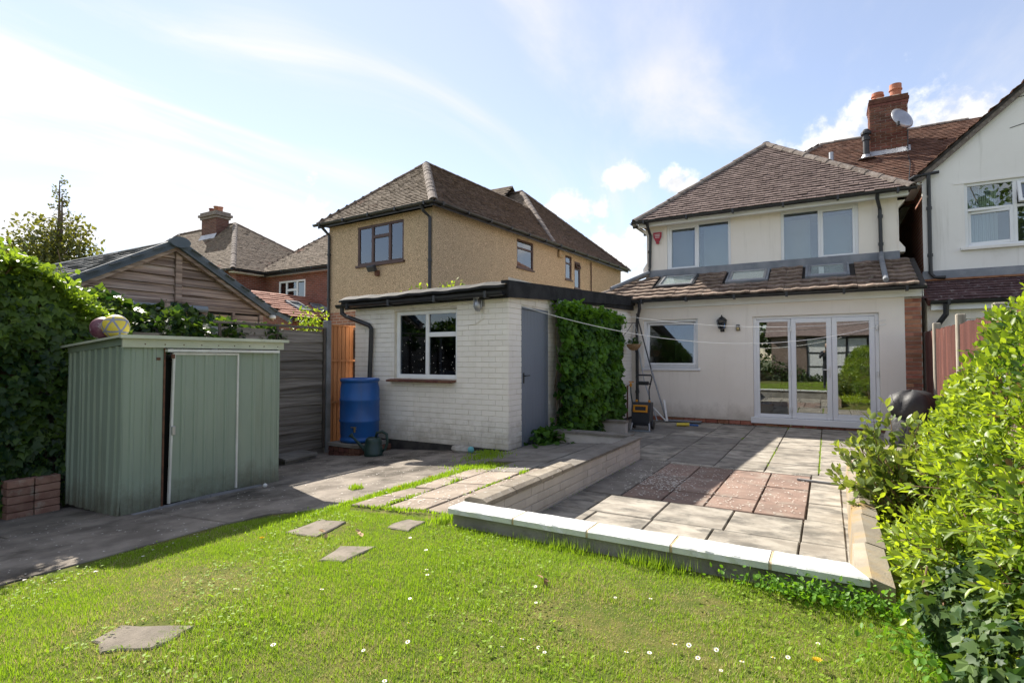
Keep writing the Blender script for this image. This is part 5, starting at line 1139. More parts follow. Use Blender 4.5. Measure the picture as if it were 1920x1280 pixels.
for k in range(4): part('board', MB().box((-8.55, 5.485, 1.5 + k * .14), (-8.51 + .004 * (k % 2), 5.925, 1.633 + k * .14)), 'wood_old' if k != 2 else 'wood_grey', tb)
for k in range(13): part('board', MB().box((-8.552, 3.0, .0 + k * .13), (-8.52 + .004 * (k % 2), 5.0, .125 + k * .13)), 'wood_old', tb)
for yA, yB, s in ((E0 - .16, AY, sL), (E1 + .14, AY, -sR)):
    zA = roofz(yA) ; q = 1 if yB > yA else -1
    mb = MB(); mb.prism([(-8.36, yA, zA - .03), (-8.36, yB, AZ_ - .03), (-8.36, yB, AZ_ + .10), (-8.36, yA, zA + .10)], (-.05, 0, 0)); part('bargeboard', mb, 'barge', tb)
    mb = MB(); mb.prism([(-8.415, yA, zA - .09), (-8.415, yB, AZ_ - .09), (-8.415, yB, AZ_ - .032), (-8.415, yA, zA - .032)], (-.08, 0, 0)); part('soffit_board', mb, 'wood_old', tb)
mb = MB(); mb.tube([(-8.33, AY, AZ_ + .03), (-12.6, AY, AZ_ + .03)], .05, 12); part('ridge_roll', mb, 'barge', tb)
mb = MB(); L0 = MB().lathe([(.145, -.03), (.15, -.01), (.15, .05)], (0, 0, 0), 16, axis='x'); mb.add([(-8.345 + p[0], AY + p[1], AZ_ + .03 + p[2] * .55) for p in L0.v], L0.f); part('ridge_cap', mb, 'barge', tb)
for yE, sg, s in ((E0 - .16, 1, sL), (E1 + .14, -1, sR)):
    S_ = Vector((0, sg * 1.0, s)).normalized(); L = abs(AY - yE) / S_.y * sg if True else 0; L = abs((AY - yE) / S_.y)
    tiles(tb, (-12.6, yE, roofz(yE) + .05), (1, 0, 0), S_, [(0, 0), (4.24, 0), (4.24, L), (0, L)], 'felt_tile', tw=.33, course=.155, th=.016, limit=200 if sg > 0 else 0, seed=41, name='felt_tile', jitter=1.6)
part('gutter_lamp', MB().lathe([(.05, -.03), (.06, .0), (.04, .03)], (-8.4, E1 + .10, EZ3 - .10), 10), 'white_pl', tb)
dp = thing('drain_pipe', 'grey horizontal drain pipe fixed along the timber gable', 'pipe', (-8.42, 4.3, 2.1))
part('pipe', MB().tube([(-8.42, 3.2, 2.055), (-8.42, 4.97, 2.10)], .05, 12), 'pipe_grey', dp); part('bracket', MB().box((-8.49, 3.9, 2.02), (-8.40, 3.93, 2.14)), 'galv', dp)
pk = thing('leaning_stake', 'weathered wooden stake standing against the timber gable behind the shed', 'stake', (-7.4, 3.9, 0))
part('pole', MB().bar((-7.35, 3.93, -.05), (-7.5, 3.90, 2.09), .05, .04), 'wood_old', pk)

# ------------------------------------------------------------------ painted brick garage
gr = thing('brick_garage', 'cream painted brick garage with a flat black-edged roof and a grey door', 'garage', (-5.2, 9, 0))
FG = frame3((1, 0, 0), (0, -1, 0), (-6.67, 6.41, 0)); GW = (.845, 2.04, 1.03, 2.06)
wall('front_wall', FG, 0, 2.90, .06, 2.30, [GW], 'paint_joint', gr, reveal=.10)
FS = frame3((0, 1, 0), (1, 0, 0), (-3.77, 6.41, 0)); GD = (.36, 1.20, .055, 2.07)
wall('side_wall', FS, 0, 5.45, .0, 2.45, [GD], 'paint_joint', gr, reveal=.08)
part('far_wall', MB().quad((-6.67, 6.41, -.2), (-6.67, 6.41, 2.3), (-6.67, 11.9, 2.5), (-6.67, 11.9, -.2)), 'paint_brick', gr)
bricks(gr, FG, 2.90, .085, 2.22, 'paint_brick', holes=[GW], limit=300, proud=.009, depth=.02, joint=.008, vj=.004, order=lambda c: -c[0])
bricks(gr, FS, 5.42, .085, 2.36, 'paint_brick', holes=[(GD[0], GD[1], 0, 2.10), (1.6, 3.7, .4, 2.1)], limit=0, proud=.009, depth=.02, joint=.008, vj=.004)
part('plinth', MB().box((-6.70, 6.385, -.25), (-3.745, 6.40, .083)), 'plinth', gr); part('plinth', MB().box((-3.764, 6.401, -.2), (-3.748, 6.765, .083)), 'plinth', gr); part('plinth', MB().box((-3.764, 7.62, -.2), (-3.748, 11.84, .06)), 'plinth', gr)
# flat roof, fascias, gutter
zr = lambda y: 2.335 + (y - 6.3) * .056
part('flat_roof', MB().add([(-6.86, 6.27, 2.30), (-3.70, 6.27, zr(6.27)), (-3.70, 11.8, zr(11.8)), (-6.86, 11.8, zr(11.8)), (-6.86, 6.27, 2.2), (-3.70, 6.27, 2.2), (-3.70, 11.8, 2.4), (-6.86, 11.8, 2.4)], [(0, 1, 2, 3), (4, 7, 6, 5), (0, 4, 5, 1), (1, 5, 6, 2), (2, 6, 7, 3), (3, 7, 4, 0)]), 'felt_black', gr)
mb = MB(); mb.prism([(-3.695, 6.25, 2.15), (-3.695, 11.78, 2.50), (-3.695, 11.78, 2.66), (-3.695, 6.25, 2.36)], (.03, 0, 0)); part('fascia', mb, 'felt_black', gr)
mb = MB(); mb.prism([(-3.69, 6.25, 2.345), (-3.69, 11.76, 2.655), (-3.69, 11.76, 2.70), (-3.69, 6.25, 2.385)], (-.10, 0, 0)); part('roof_edge', mb, 'felt_black', gr)
mb = MB(); mb.prism([(-6.80, 6.29, 2.12), (-3.70, 6.29, 2.15), (-3.70, 6.29, 2.33), (-6.80, 6.29, 2.27)], (0, .03, 0)); part('fascia', mb, 'felt_black', gr)
# ragged felt drip edge
mb = MB(); n = 26
for i in range(n):
    x0 = -6.84 + 3.13 * i / n; x1 = -6.84 + 3.13 * (i + 1) / n; b0 = .006 * math.sin(i * 1.7) + .006 * math.sin(i * .6); b1 = .006 * math.sin((i + 1) * 1.7) + .006 * math.sin((i + 1) * .6)
    za, zb = 2.285 + (x0 + 6.84) * .018 + b0, 2.285 + (x1 + 6.84) * .018 + b1
    mb.quad((x0, 6.20, za - .02), (x1, 6.20, zb - .02), (x1, 6.33, zb + .045), (x0, 6.33, za + .045)); mb.quad((x0, 6.20, za - .055), (x1, 6.20, zb - .055), (x1, 6.20, zb - .02), (x0, 6.20, za - .02))
part('felt_edge', mb, 'felt_black', gr)
gutter(gr, (-6.90, 6.235, 2.195), (-3.74, 6.235, 2.235), r=.058)
pipe(gr, [(-6.80, 6.235, 2.17), (-6.80, 6.24, 2.06), (-6.74, 6.27, 2.01), (-6.30, 6.34, 1.86), (-6.26, 6.35, 1.80), (-6.28, 6.34, 1.02)], r=.036)
# window, tile sill, dark inside
room(FG, .86, 2.02, 1.03, 2.06, 1.6, gr, 'dark_in')
w = window(FG, *GW, gr, [(.90, 1.42, 1.09, 2.0, False), (1.48, 1.985, 1.09, 1.66, False), (1.48, 1.985, 1.73, 2.0, False)], y=.045, fw=.06, fm='white_wood', gm='glass_dark')
mullions(FG, w, [(1.42, 1.48, 1.09, 2.0), (1.48, 1.98, 1.655, 1.725)], y=.045, fm='white_wood')
for k in range(5):
    m2 = FG.copy() @ Matrix.Translation((.835 + .27 * k * .93 + .06, -.03, 1.0)) @ Matrix.Rotation(math.radians(7), 4, 'X'); part('sill_tile', MB().cbox(m2, .245, .17, .03, .004), 'slab_red' if False else 'brick_dark', w)
mb = MB()
for i in range(85):
    u_, z_ = R.uniform(.92, 1.97), 1.12 + .85 * R.random() ** 1.3; s_ = R.uniform(.002, .006); l_ = s_ * R.choice((1, 1, 1, 3))
    if 1.40 < u_ < 1.50 or 1.64 < z_ < 1.74: continue
    mb.quad(*[FG @ Vector((u_ + a * s_, .068, z_ + b * l_)) for a, b in ((-1, -1), (1, -1), (1, 1), (-1, 1))])
part('paint_specks', mb, 'litter', gr, kind='stuff')
part('stored_board', MB().add([FG @ Vector(p) for p in [(1.15, .35, 1.05), (1.5, .4, 1.05), (1.42, .3, 1.22), (1.18, .3, 1.32)]], [(0, 1, 2, 3)]), 'ply', gr)
part('stored_box', MB().add([FG @ Vector(p) for p in [(1.55, .25, 1.05), (2.0, .25, 1.05), (2.0, .25, 1.12), (1.55, .25, 1.17)]], [(0, 1, 2, 3)]), 'white_pl', gr)
# boarded door
db = []
part('door_frame', MB().box((-3.80, 6.765, .06), (-3.757, 6.785, 2.07)).box((-3.80, 7.595, .06), (-3.757, 7.612, 2.07)).box((-3.80, 6.785, 2.045), (-3.757, 7.595, 2.07)), 'door_grey', gr)
dr = part('door', MB().box((-3.83, 6.787, .07), (-3.795, 7.593, 2.043)), 'door_grey', gr)
for k in range(8):
    y0 = 6.788 + k * .1006; part('board', MB().cbox(Matrix.Translation((-3.788, y0 + .05, 1.056)), .012, .0975, 1.972, .003), 'door_grey', dr)
part('threshold', MB().add([(-3.79, 6.77, .075), (-3.79, 7.61, .075), (-3.70, 7.62, .05), (-3.70, 6.76, .05)], [(0, 3, 2, 1)]), 'door_grey', gr)
hb = MB(); hb.cbox(Matrix.Translation((-3.778, 6.86, 1.05)), .01, .035, .15, .003); hb.tube([(-3.775, 6.86, 1.08), (-3.74, 6.86, 1.08), (-3.735, 6.97, 1.085)], .008, 6); part('handle', hb, 'black_pl', dr)
for z in (.36, 1.78): part('hinge', MB().cbox(Matrix.Translation((-3.778, 7.55, z)), .008, .08, .09, .002), 'door_grey', dr)
lp = thing('bulkhead_lamp', 'old caged bulkhead lamp on the garage front above right of the window', 'wall lamp', (-4.2, 6.35, 2.08))
part('lamp_glass', MB().lathe([(.0, -.115), (.04, -.10), (.055, -.06), (.055, .06)], (-4.22, 6.33, 2.11), 12), 'galv', lp, smooth=True)
mb = MB(); mb.lathe([(.062, .055), (.068, .07), (.05, .10), (.0, .11)], (-4.22, 6.33, 2.11), 12)
for k in range(6):
    a = math.pi / 3 * k; mb.tube([(-4.22 + .062 * math.cos(a), 6.33 + .062 * math.sin(a), 2.17), (-4.22 + .062 * math.cos(a), 6.33 + .062 * math.sin(a), 2.05), (-4.22 + .02 * math.cos(a), 6.33 + .02 * math.sin(a), 1.99)], .005, 5)
mb.box((-4.25, 6.36, 2.06), (-4.15, 6.403, 2.16)); part('cage', mb, 'galv', lp)
part('wire', MB().tube([(-4.16, 6.395, 2.05), (-4.155, 6.395, 1.9), (-4.3, 6.395, 1.82), (-4.62, 6.395, 1.80)], .006, 5), 'paint_brick', lp)
sl_ = thing('security_lamp', 'round silver security lamp on the garage side above the vine', 'wall lamp', (-3.7, 7.9, 2.2))
part('lamp_head', MB().lathe([(.0, -.09), (.06, -.075), (.085, -.02), (.085, .03), (.06, .07), (0, .08)], (-3.66, 7.86, 2.18), 16), 'galv', sl_, smooth=True); part('bracket', MB().box((-3.755, 7.80, 2.20), (-3.68, 7.92, 2.27)), 'black_pl', sl_)

# ------------------------------------------------------------------ fences
gf = thing('grey_fence', 'weathered grey waney-board fence between the green shed and the orange panel', 'fence', (-6.85, 4, 0))
for (ya, yb, FT) in ((2.28, 4.10, 1.60), (4.14, 5.92, 1.79)):
    z = -.18; k = 0
    while z < FT - .12:
        h = .155; mb = MB(); n = 9
        vs = []
        for j in range(n + 1):
            y = ya + (yb - ya) * j / n; wob = .012 * math.sin(j * 1.3 + k * 2.1) + R.uniform(-.006, .006)
            vs += [(-6.818, y, z + wob), (-6.846, y, z + h + .02), (-6.856, y, z + h + .02), (-6.832, y, z + wob)]
        fs_ = []
        for j in range(n):
            a = j * 4
            for q in range(4): fs_.append((a + q, a + 4 + q, a + 4 + (q + 1) % 4, a + (q + 1) % 4))
        fs_ += [(0, 1, 2, 3), (n * 4 + 3, n * 4 + 2, n * 4 + 1, n * 4)]
        part('board', mb.add(vs, fs_), 'wood_grey', gf); z += .135; k += 1
    for y in (ya + .03, (ya + yb) / 2, yb - .05): part('batten', MB().box((-6.815, y, -.05), (-6.790, y + .035, FT)), 'batten', gf)
    part('cap_rail', MB().box((-6.87, ya, FT), (-6.80, yb, FT + .03)), 'wood_grey', gf)
for y, h in ((4.12, 1.74), (5.975, 1.93)): part('post', MB().cbox(Matrix.Translation((-6.84, y, h / 2 - .08)), .10, .09, h + .16, .008), 'post', gf)
of = thing('orange_fence_panel', 'bright orange featheredge fence panel between grey post and garage', 'fence', (-6.85, 6.25, 0))
for k in range(6):
    y = 6.03 + k * .082; part('board', MB().prism([(-6.862, y, -.03), (-6.838, y, -.03), (-6.846, y + .09, -.03), (-6.862, y + .09, -.03)], (0, 0, 1.88)), 'wood_orange', of)
for z in (.62, 1.28): part('rail', MB().box((-6.835, 6.02, z), (-6.805, 6.55, z + .035)), 'wood_orange', of)
part('cap_rail', MB().box((-6.875, 6.02, 1.851), (-6.82, 6.55, 1.875)), 'wood_orange', of); part('post', MB().box((-6.86, 6.535, -.03), (-6.80, 6.60, 1.8)), 'batten', of)
rf = thing('red_fence', 'red-stained closeboard fence with concrete posts running from the house behind the hedge', 'fence', (1.5, 8, 0))
for k, y in enumerate((10.72, 8.95, 7.14, 5.33, 3.52)):
    part('post', MB().cbox(Matrix.Translation((1.50, y, .93)), .10, .10, 1.92 + .03 * (k % 2), .012), 'post_wood', rf)
ya = 11.80; i = 0
while ya > 3.0:
    if not any(abs(ya - .06 - y) < .085 for y in (10.72, 8.95, 7.14, 5.33, 3.52)):
        dz = R.uniform(-.012, .012); part('board', MB().prism([(1.478, ya, .02), (1.498, ya, .02), (1.498, ya - .125, .02), (1.488, ya - .125, .02)], (0, 0, 1.76 + dz)), 'wood_red', rf)
    ya -= .115
for z in (.35, 1.0, 1.6): part('rail', MB().box((1.50, 3.1, z), (1.54, 11.8, z + .07)), 'wood_red', rf)
part('gravel_board', MB().box((1.475, 3.1, -.02), (1.50, 11.8, .10)), 'post', rf)
part('end_post', MB().box((1.47, 11.70, 0), (1.53, 11.80, 1.80)), 'batten', rf)

# ------------------------------------------------------------------ green metal shed
sh = thing('metal_shed', 'pale green ribbed metal shed with a half-open sliding door', 'shed', (-5.85, 3.2, -.06))
X0, X1, Y0, Y1 = -6.38, -5.33, 2.42, 3.98; ZB = -.06; ZT = 1.44
def ribbed(p, q, z0, z1, ribs, m, name, d=.014, n_=(1, 0, 0), dent=0):
    """sheet from p to q with raised ribs: ribs are centre positions along the sheet"""
    p = Vector((p[0], p[1], 0)); q = Vector((q[0], q[1], 0)); L = (q - p).length; t = (q - p) / L; nn = Vector(n_); prof = [(0, 0)]
    for r in ribs: prof += [(r - .022, 0), (r - .012, d), (r + .012, d), (r + .022, 0)]
    prof.append((L, 0)); zs = [z0, z0 + .2, z0 + .45, z0 + .8, z0 + 1.15, z1]; vs = []; k = len(prof)
    for iz, z in enumerate(zs):
        for (u, h) in prof:
            w = dent * (math.sin(u * 9 + z * 3) * .004 + (.03 * max(0, 1 - (z - z0) / .3) * max(0, (u - L + .35) / .35) if u > L - .35 else 0))
            vs.append(tuple(p + t * u + nn * (h + w) + Vector((0, 0, z))))
    fs = [(a * k + b, a * k + b + 1, (a + 1) * k + b + 1, (a + 1) * k + b) for a in range(len(zs) - 1) for b in range(k - 1)]
    return part(name, MB().add(vs, fs), m, sh)
ribbed((X0, Y0), (X1, Y0), ZB, ZT, [.03, .12, .25, .31, .42, .54, .66, .80, .93, 1.03], 'shed', 'side_panel', n_=(0, -1, 0), dent=.6)
ribbed((X1, Y0), (X1, Y0 + .335), ZB, ZT, [.07, .17, .245], 'shed', 'front_panel', d=.010)
ribbed((X1, Y0 + .98), (X1, Y1), ZB, ZT - .03, [.05, .10, .27, .39, .50], 'shed', 'front_panel', d=.010, dent=1)
ribbed((X1, Y1), (X0, Y1), ZB, ZT, [.1, .3, .5, .7, .9], 'shed', 'side_panel', n_=(0, 1, 0)); ribbed((X0, Y1), (X0, Y0), ZB, ZT - .08, [.1, .4, .7, 1.0, 1.3], 'shed', 'back_panel', n_=(-1, 0, 0))
part('dark_fill', MB().box((X0 + .03, Y0 + .03, ZB), (X1 - .055, Y1 - .03, ZT - .12)), 'shed_in', sh)  # near-black box stands for the unlit inside behind the door gap
dr = ribbed((X1 + .024, Y0 + .395), (X1 + .024, Y0 + 1.035), ZB + .05, ZT - .075, [.10, .22, .32, .42, .53], 'shed', 'sliding_door', d=.010)
part('door_edge', MB().prism([(X1 + .02, Y0 + .372, ZB + .05), (X1 + .045, Y0 + .372, ZB + .05), (X1 + .045, Y0 + .395, ZT - .07), (X1 + .02, Y0 + .395, ZT - .07)], (0, .018, 0)), 'shed_white', dr)
part('door_edge', MB().box((X1 + .02, Y0 + 1.035, ZB + .06), (X1 + .042, Y0 + 1.052, ZT - .07)), 'shed_white', dr); part('door_edge', MB().box((X1 + .02, Y0 + .395, ZT - .075), (X1 + .043, Y0 + 1.05, ZT - .055)), 'shed_white', dr)
part('handle', MB().cbox(Matrix.Translation((X1 + .055, Y0 + .40, .66)), .02, .035, .085, .006), 'galv', dr)
part('rust_patch', MB().box((X1 + .042, Y0 + .375, ZT - .11), (X1 + .05, Y0 + .405, ZT - .07)), 'rust', dr); part('rust_patch', MB().box((X1 + .002, Y0 + .265, ZT - .125), (X1 + .006, Y0 + .30, ZT - .10)), 'rust', sh)
part('door_jamb', MB().box((X1 - .004, Y0 + .328, ZB), (X1 + .010, Y0 + .343, ZT)), 'rust', sh)
part('door_track', MB().box((X1 + .008, Y0 + .335, ZT - .048), (X1 + .062, Y0 + 1.52, ZT - .022)), 'shed_white', sh)
part('corner_trim', MB().box((X1 - .03, Y0 - .008, ZB), (X1 + .005, Y0 - .003, ZT)), 'shed', sh); part('corner_trim', MB().box((X1 - .002, Y1 - .025, ZB), (X1 + .006, Y1 + .005, ZT)), 'shed', sh)
mb = MB(); mb.prism([(X0 - .04, Y0 - .02, ZT - .06), (X1 + .03, Y0 - .02, ZT + .01), (X1 + .03, Y0 - .02, ZT + .085), (X0 - .04, Y0 - .02, ZT - .01)], (0, .015, 0)); part('roof_trim', mb, 'shed', sh)
mb = MB(); mb.box((X1 + .02, Y0 - .03, ZT - .01), (X1 + .038, Y1 + .03, ZT + .07)); part('roof_trim', mb, 'shed_trim', sh)
mb = MB(); ns_ = 7
for i in range(ns_):
    y0 = Y0 - .06 + (Y1 - Y0 + .12) * i / ns_; y1 = Y0 - .06 + (Y1 - Y0 + .12) * (i + 1) / ns_
    A = lambda y, h: [(X0 - .09, y, ZT - .01 + h), (X1 + .075, y, ZT + .08 + h)]
    a = A(y0, 0); b = A(y0 + .03, .02); c = A(y1 - .03, .02); d = A(y1, 0)
    mb.quad(a[0], a[1], b[1], b[0]); mb.quad(b[0], b[1], c[1], c[0]); mb.quad(c[0], c[1], d[1], d[0])
part('roof_sheet', mb, 'shed_trim', sh)
mb = MB(); mb.box((X1 + .06, Y0 - .065, ZT + .068), (X1 + .085, Y1 + .065, ZT + .098)); mb.bar((X0 - .09, Y0 - .062, ZT - .005), (X1 + .08, Y0 - .062, ZT + .085), .012, .02); part('roof_edge', mb, 'shed_trim', sh)
mb = MB(); mb.bar((X1 + .07, Y0 + .06, ZB + .015), (X1 + .05, Y0 + .75, ZB + .035), .05, .035); mb.bar((X1 + .05, Y0 + .76, ZB + .035), (X1 + .075, Y0 + 1.30, ZB + .03), .05, .03); part('floor_rail', mb, 'post', sh)
mb = MB()
for k in range(9): mb.lathe([(.006, 0), (.004, .006)], (X1 + .040, Y0 + .15 + k * .17, ZT + .02), 6, axis='x')
part('screw', mb, 'rust', sh)

# footballs on the shed roof
def football(name, c, r, m, m2, label):
    t = thing(name, label, 'football', tuple(c - Vector((0, 0, r))))
    me = MB(); n1, n2 = 20, 32; prof = [(r * math.sin(math.pi * i / n1) + (1e-4 if i in (0, n1) else 0), -r * math.cos(math.pi * i / n1)) for i in range(n1 + 1)]
    me.lathe(prof, c, n2, cap=False); part('ball', me, m, t, smooth=True)
    if m2:
        # seams and patches: pentagon centres with spokes, proud of the surface
        ph_ = (1 + 5 ** .5) / 2; ico = [Vector(v).normalized() for v in [(0, s1, s2 * ph_) for s1 in (1, -1) for s2 in (1, -1)] + [(s1, s2 * ph_, 0) for s1 in (1, -1) for s2 in (1, -1)] + [(s2 * ph_, 0, s1) for s1 in (1, -1) for s2 in (1, -1)]]
        rot = Matrix.Rotation(.9, 3, 'Z') @ Matrix.Rotation(.5, 3, 'X'); ico = [rot @ v for v in ico]; mb = MB()
        for i in range(12):
            for j in range(i):
                if ico[i].dot(ico[j]) > .4:
                    a, b = ico[i], ico[j]; pts = [((a * (1 - k / 6) + b * (k / 6)).normalized()) for k in range(7)]; sd = a.cross(b).normalized()
                    for k in range(6):
                        p, q = pts[k], pts[k + 1]; w = .008
                        mb.quad(*(c + (p + sd * w / r).normalized() * (r + .0012), c + (q + sd * w / r).normalized() * (r + .0012), c + (q - sd * w / r).normalized() * (r + .0012), c + (p - sd * w / r).normalized() * (r + .0012)))
        part('seam', mb, m2, t)
football('football', Vector((-5.60, 2.47, ZT + .07 + .11)), .108, 'ball_y', 'ball_b', 'yellow football with blue-grey seams on the shed roof edge')
football('football', Vector((-5.72, 2.42, ZT + .06 + .105)), .102, 'ball_m', None, 'maroon and white football tucked behind the yellow one')
football('golf_ball', Vector((-5.10, 3.66, gz(-5.1, 3.66) + .035)), .022, 'white_pl', None, 'small white ball on the concrete at the right end of the shed'); 
for o in bpy.data.objects:
    if o.name == 'golf_ball': o['category'] = 'ball'

# brick stack at the foot of the ivy
bk = thing('brick_stack', 'neat stack of pale red bricks under the ivy left of the green shed', 'brick stack', (-6.2, 2.15, -.08))
def loose_bricks(parent, x0, y0, z0, nx, ny, nz, L=.215, Wd=.10, H=.065, m='brick_red', along='y', skip=()):
    for k in range(nz):
        for i in range(nx):
            for j in range(ny):
                if (i, j, k) in skip: continue
                off = (k % 2) * L * .5 if along == 'y' else 0
                sx, sy = (Wd, L) if along == 'y' else (L, Wd)
                m4 = Matrix.Translation((x0 + i * (sx + .008), y0 + j * (sy + .008) + off * .0, z0 + k * (H + .006) + H / 2)) @ Matrix.Rotation(R.uniform(-.05, .05), 4, 'Z'); part('brick', MB().cbox(m4, sx, sy, H, .005), m, parent)
loose_bricks(bk, -6.37, 2.06, -.115, 1, 2, 5, L=.19, Wd=.11, m='brick_pale'); loose_bricks(bk, -6.50, 2.06, -.115, 1, 2, 5, L=.19, m='brick_pale')
# water butt on bricks, watering can, stone, ball, slab
pb_ = thing('brick_plinth', 'low plinth of old red bricks with a stone slab under the blue barrel', 'plinth', (-6.15, 6.05, -.1))
loose_bricks(pb_, -6.42, 5.80, -.11, 6, 3, 2, m='brick_dark')
slab(pb_, [(-6.47, 5.68), (-5.84, 5.68), (-5.84, 6.30), (-6.47, 6.30)], lambda x, y: .085, .05, 'slab_dark')
wb = thing('water_butt', 'blue plastic water barrel under the garage downpipe', 'barrel', (-6.14, 6.0, .09))
prof = [(.27, 0), (.285, .02), (.287, .05), (.275, .06), (.275, .09), (.285, .12), (.288, .29), (.296, .30), (.296, .325), (.290, .335), (.291, .45), (.290, .60), (.296, .61), (.296, .635), (.289, .645), (.287, .80), (.272, .87), (.274, .89), (.290, .90), (.291, .93), (.275, .945), (.24, .945), (.24, .92)]
part('barrel', MB().lathe(prof, (-6.14, 6.0, .09), 40), 'blue', wb, smooth=True)
part('lid', MB().lathe([(.245, .915), (.20, .925), (.0, .93)], (-6.14, 6.0, .09), 28), 'blue', wb)
tb_ = MB(); v = Vector((.55, -.83, 0)).normalized(); c0 = Vector((-6.14, 6.0, .30)) + v * .285; tb_.tube([c0, c0 + v * .07], .013, 8); tb_.tube([c0 + v * .06 + Vector((0, 0, .03)), c0 + v * .06 + Vector((0, 0, -.04))], .016, 8); tb_.bar(c0 + v * .04 + Vector((-.05, -.03, .03)), c0 + v * .04 + Vector((.02, .01, .03)), .012); part('tap', tb_, 'brass', wb)
wc = thing('watering_can', 'dark green plastic watering can beside the blue barrel', 'watering can', (-5.62, 5.72, -.06))
cc = Vector((-5.60, 5.74, gz(-5.6, 5.74) + .012)); prof = [(.125, 0), (.13, .02), (.13, .05), (.126, .055), (.128, .12), (.122, .126), (.118, .2), (.108, .24), (.09, .26), (.085, .26), (.08, .22)]
part('body', MB().lathe(prof, cc, 24), 'can', wc, smooth=True)
v = Vector((.87, .5, 0)); part('handle', MB().tube([cc + v * .03 + Vector((0, 0, .26)), cc + v * .05 + Vector((0, 0, .33)), cc + v * .12 + Vector((0, 0, .345)), cc + v * .185 + Vector((0, 0, .31)), cc + v * .20 + Vector((0, 0, .2)), cc + v * .17 + Vector((0, 0, .10)), cc + v * .12 + Vector((0, 0, .06))], .019, 8), 'can', wc, smooth=True)
part('spout', MB().tube([cc - v * .10 + Vector((0, 0, .06)), cc - v * .20 + Vector((0, 0, .17)), cc - v * .30 + Vector((0, 0, .27))], [.03, .022, .015], 10), 'can', wc)
part('rose', MB().tube([cc - v * .29 + Vector((0, 0, .26)), cc - v * .33 + Vector((0, 0, .30))], [.016, .04], 12), 'can', wc)
st_ = thing('stone', 'pale flat stone against the black garage plinth', 'stone', (-4.40, 6.22, .02)); mb = MB(); L0 = MB().lathe([(.02, 0), (.11, .01), (.135, .045), (.115, .085), (.06, .10), (0.001, .102)], (0, 0, 0), 11, cap=False); mb.add([(-4.42 + p[0] * 1.25 * (1 + .1 * math.sin(i)), 6.24 + p[1] * .8 * (1 + .1 * math.cos(i * 2.3)), gz(-4.42, 6.2) + p[2] * (1 + .08 * math.sin(i * 1.3))) for i, p in enumerate(L0.v)], L0.f); part('body', mb, 'stone_pale', st_)
football('small_ball', Vector((-4.20, 6.14, gz(-4.2, 6.14) + .06)), .045, 'teal', None, 'little teal ball next to the pale stone by the garage'); bpy.data.objects['small_ball']['category'] = 'ball'
ps = thing('paving_sheet', 'dark paving slabs lying flat at the foot of the grey fence', 'paving slab', (-6.6, 5.1, -.1))
slab(ps, [(-6.78, 4.95), (-6.36, 4.86), (-6.46, 5.46), (-6.80, 5.50)], lambda x, y: -.065, .05, 'slab_dark'); slab(ps, [(-6.74, 4.92), (-6.30, 4.82), (-6.40, 5.44), (-6.78, 5.48)], lambda x, y: -.02, .035, 'slab_dark')

# ------------------------------------------------------------------ things in the patio corner
mw_ = thing('lawn_mower', 'charcoal and orange electric lawn mower stood upright in the patio corner', 'lawn mower', (-2.95, 10.0, 0))
cx_, cy_ = -2.98, 9.98
mb = MB(); pf = [(-.11, .10), (.10, .10), (.13, .16), (.13, .40), (.09, .49), (-.09, .49), (-.13, .42), (-.13, .16)]
mb.prism([(cx_ - .165, cy_ + y, z) for y, z in pf], (.33, 0, 0)); part('grass_box', mb, 'char', mw_)
mb = MB(); mb.prism([(cx_ - .175, cy_ - .115, .36), (cx_ - .175, cy_ + .10, .36), (cx_ - .175, cy_ + .10, .52), (cx_ - .175, cy_ - .07, .52)], (.35, 0, 0)); part('cowl', mb, 'char', mw_)
F_ = Matrix.Translation((cx_, cy_ - .118, .40)) @ Matrix.Rotation(math.radians(-14), 4, 'X')
mb = MB()
for q in ((-.135, .135, .045, .075), (-.135, .135, -.06, -.025), (-.135, -.10, -.025, .045), (.10, .135, -.025, .045)): mb.cbox(F_ @ Matrix.Translation(((q[0] + q[1]) / 2, -.012, (q[2] + q[3]) / 2)), q[1] - q[0], .03, q[3] - q[2], .006)
part('orange_handle', mb, 'orange', mw_); part('slot', MB().cbox(F_ @ Matrix.Translation((0, .0, .01)), .21, .012, .075), 'black_pl', mw_)
for s in (-1, 1):
    part('stand_leg', MB().tube([(cx_ + s * .15, cy_ - .10, .18), (cx_ + s * .175, cy_ - .16, .01)], .016, 8), 'galv', mw_)
    part('handle_tube', MB().tube([(cx_ + s * .12, cy_ + .05, .50), (cx_ + s * .10, cy_ + .10, .75), (cx_ + s * .15, cy_ + .12, .98)], .013, 8), 'black_pl', mw_)
    part('wheel', MB().lathe([(.03, -.02), (.075, -.02), (.08, 0), (.075, .02), (.03, .02)], (cx_ + s * .175, cy_ + .06, .10), 16, axis='x'), 'black_pl', mw_)
    part('knob', MB().lathe([(.02, -.02), (.025, 0), (.02, .02)], (cx_ + s * .12, cy_ + .04, .54), 10), 'orange', mw_)
part('foot_bar', MB().box((cx_ - .19, cy_ - .18, .0), (cx_ + .19, cy_ - .12, .022)), 'pipe_grey', mw_)
mb = MB(); mb.tube([(cx_ - .15, cy_ + .12, .97), (cx_ - .13, cy_ + .12, 1.02), (cx_ + .13, cy_ + .12, 1.02), (cx_ + .15, cy_ + .12, .97)], .016, 8); mb.tube([(cx_ - .14, cy_ + .10, .86), (cx_ + .14, cy_ + .10, .86)], .014, 8); mb.cbox(Matrix.Translation((cx_, cy_ + .09, .87)), .20, .07, .07, .012); part('grip', mb, 'black_pl', mw_)
pr = thing('clothes_prop', 'long dark clothes prop leaning across the corner by the small window', 'pole', (-2.95, 11.6, 0))
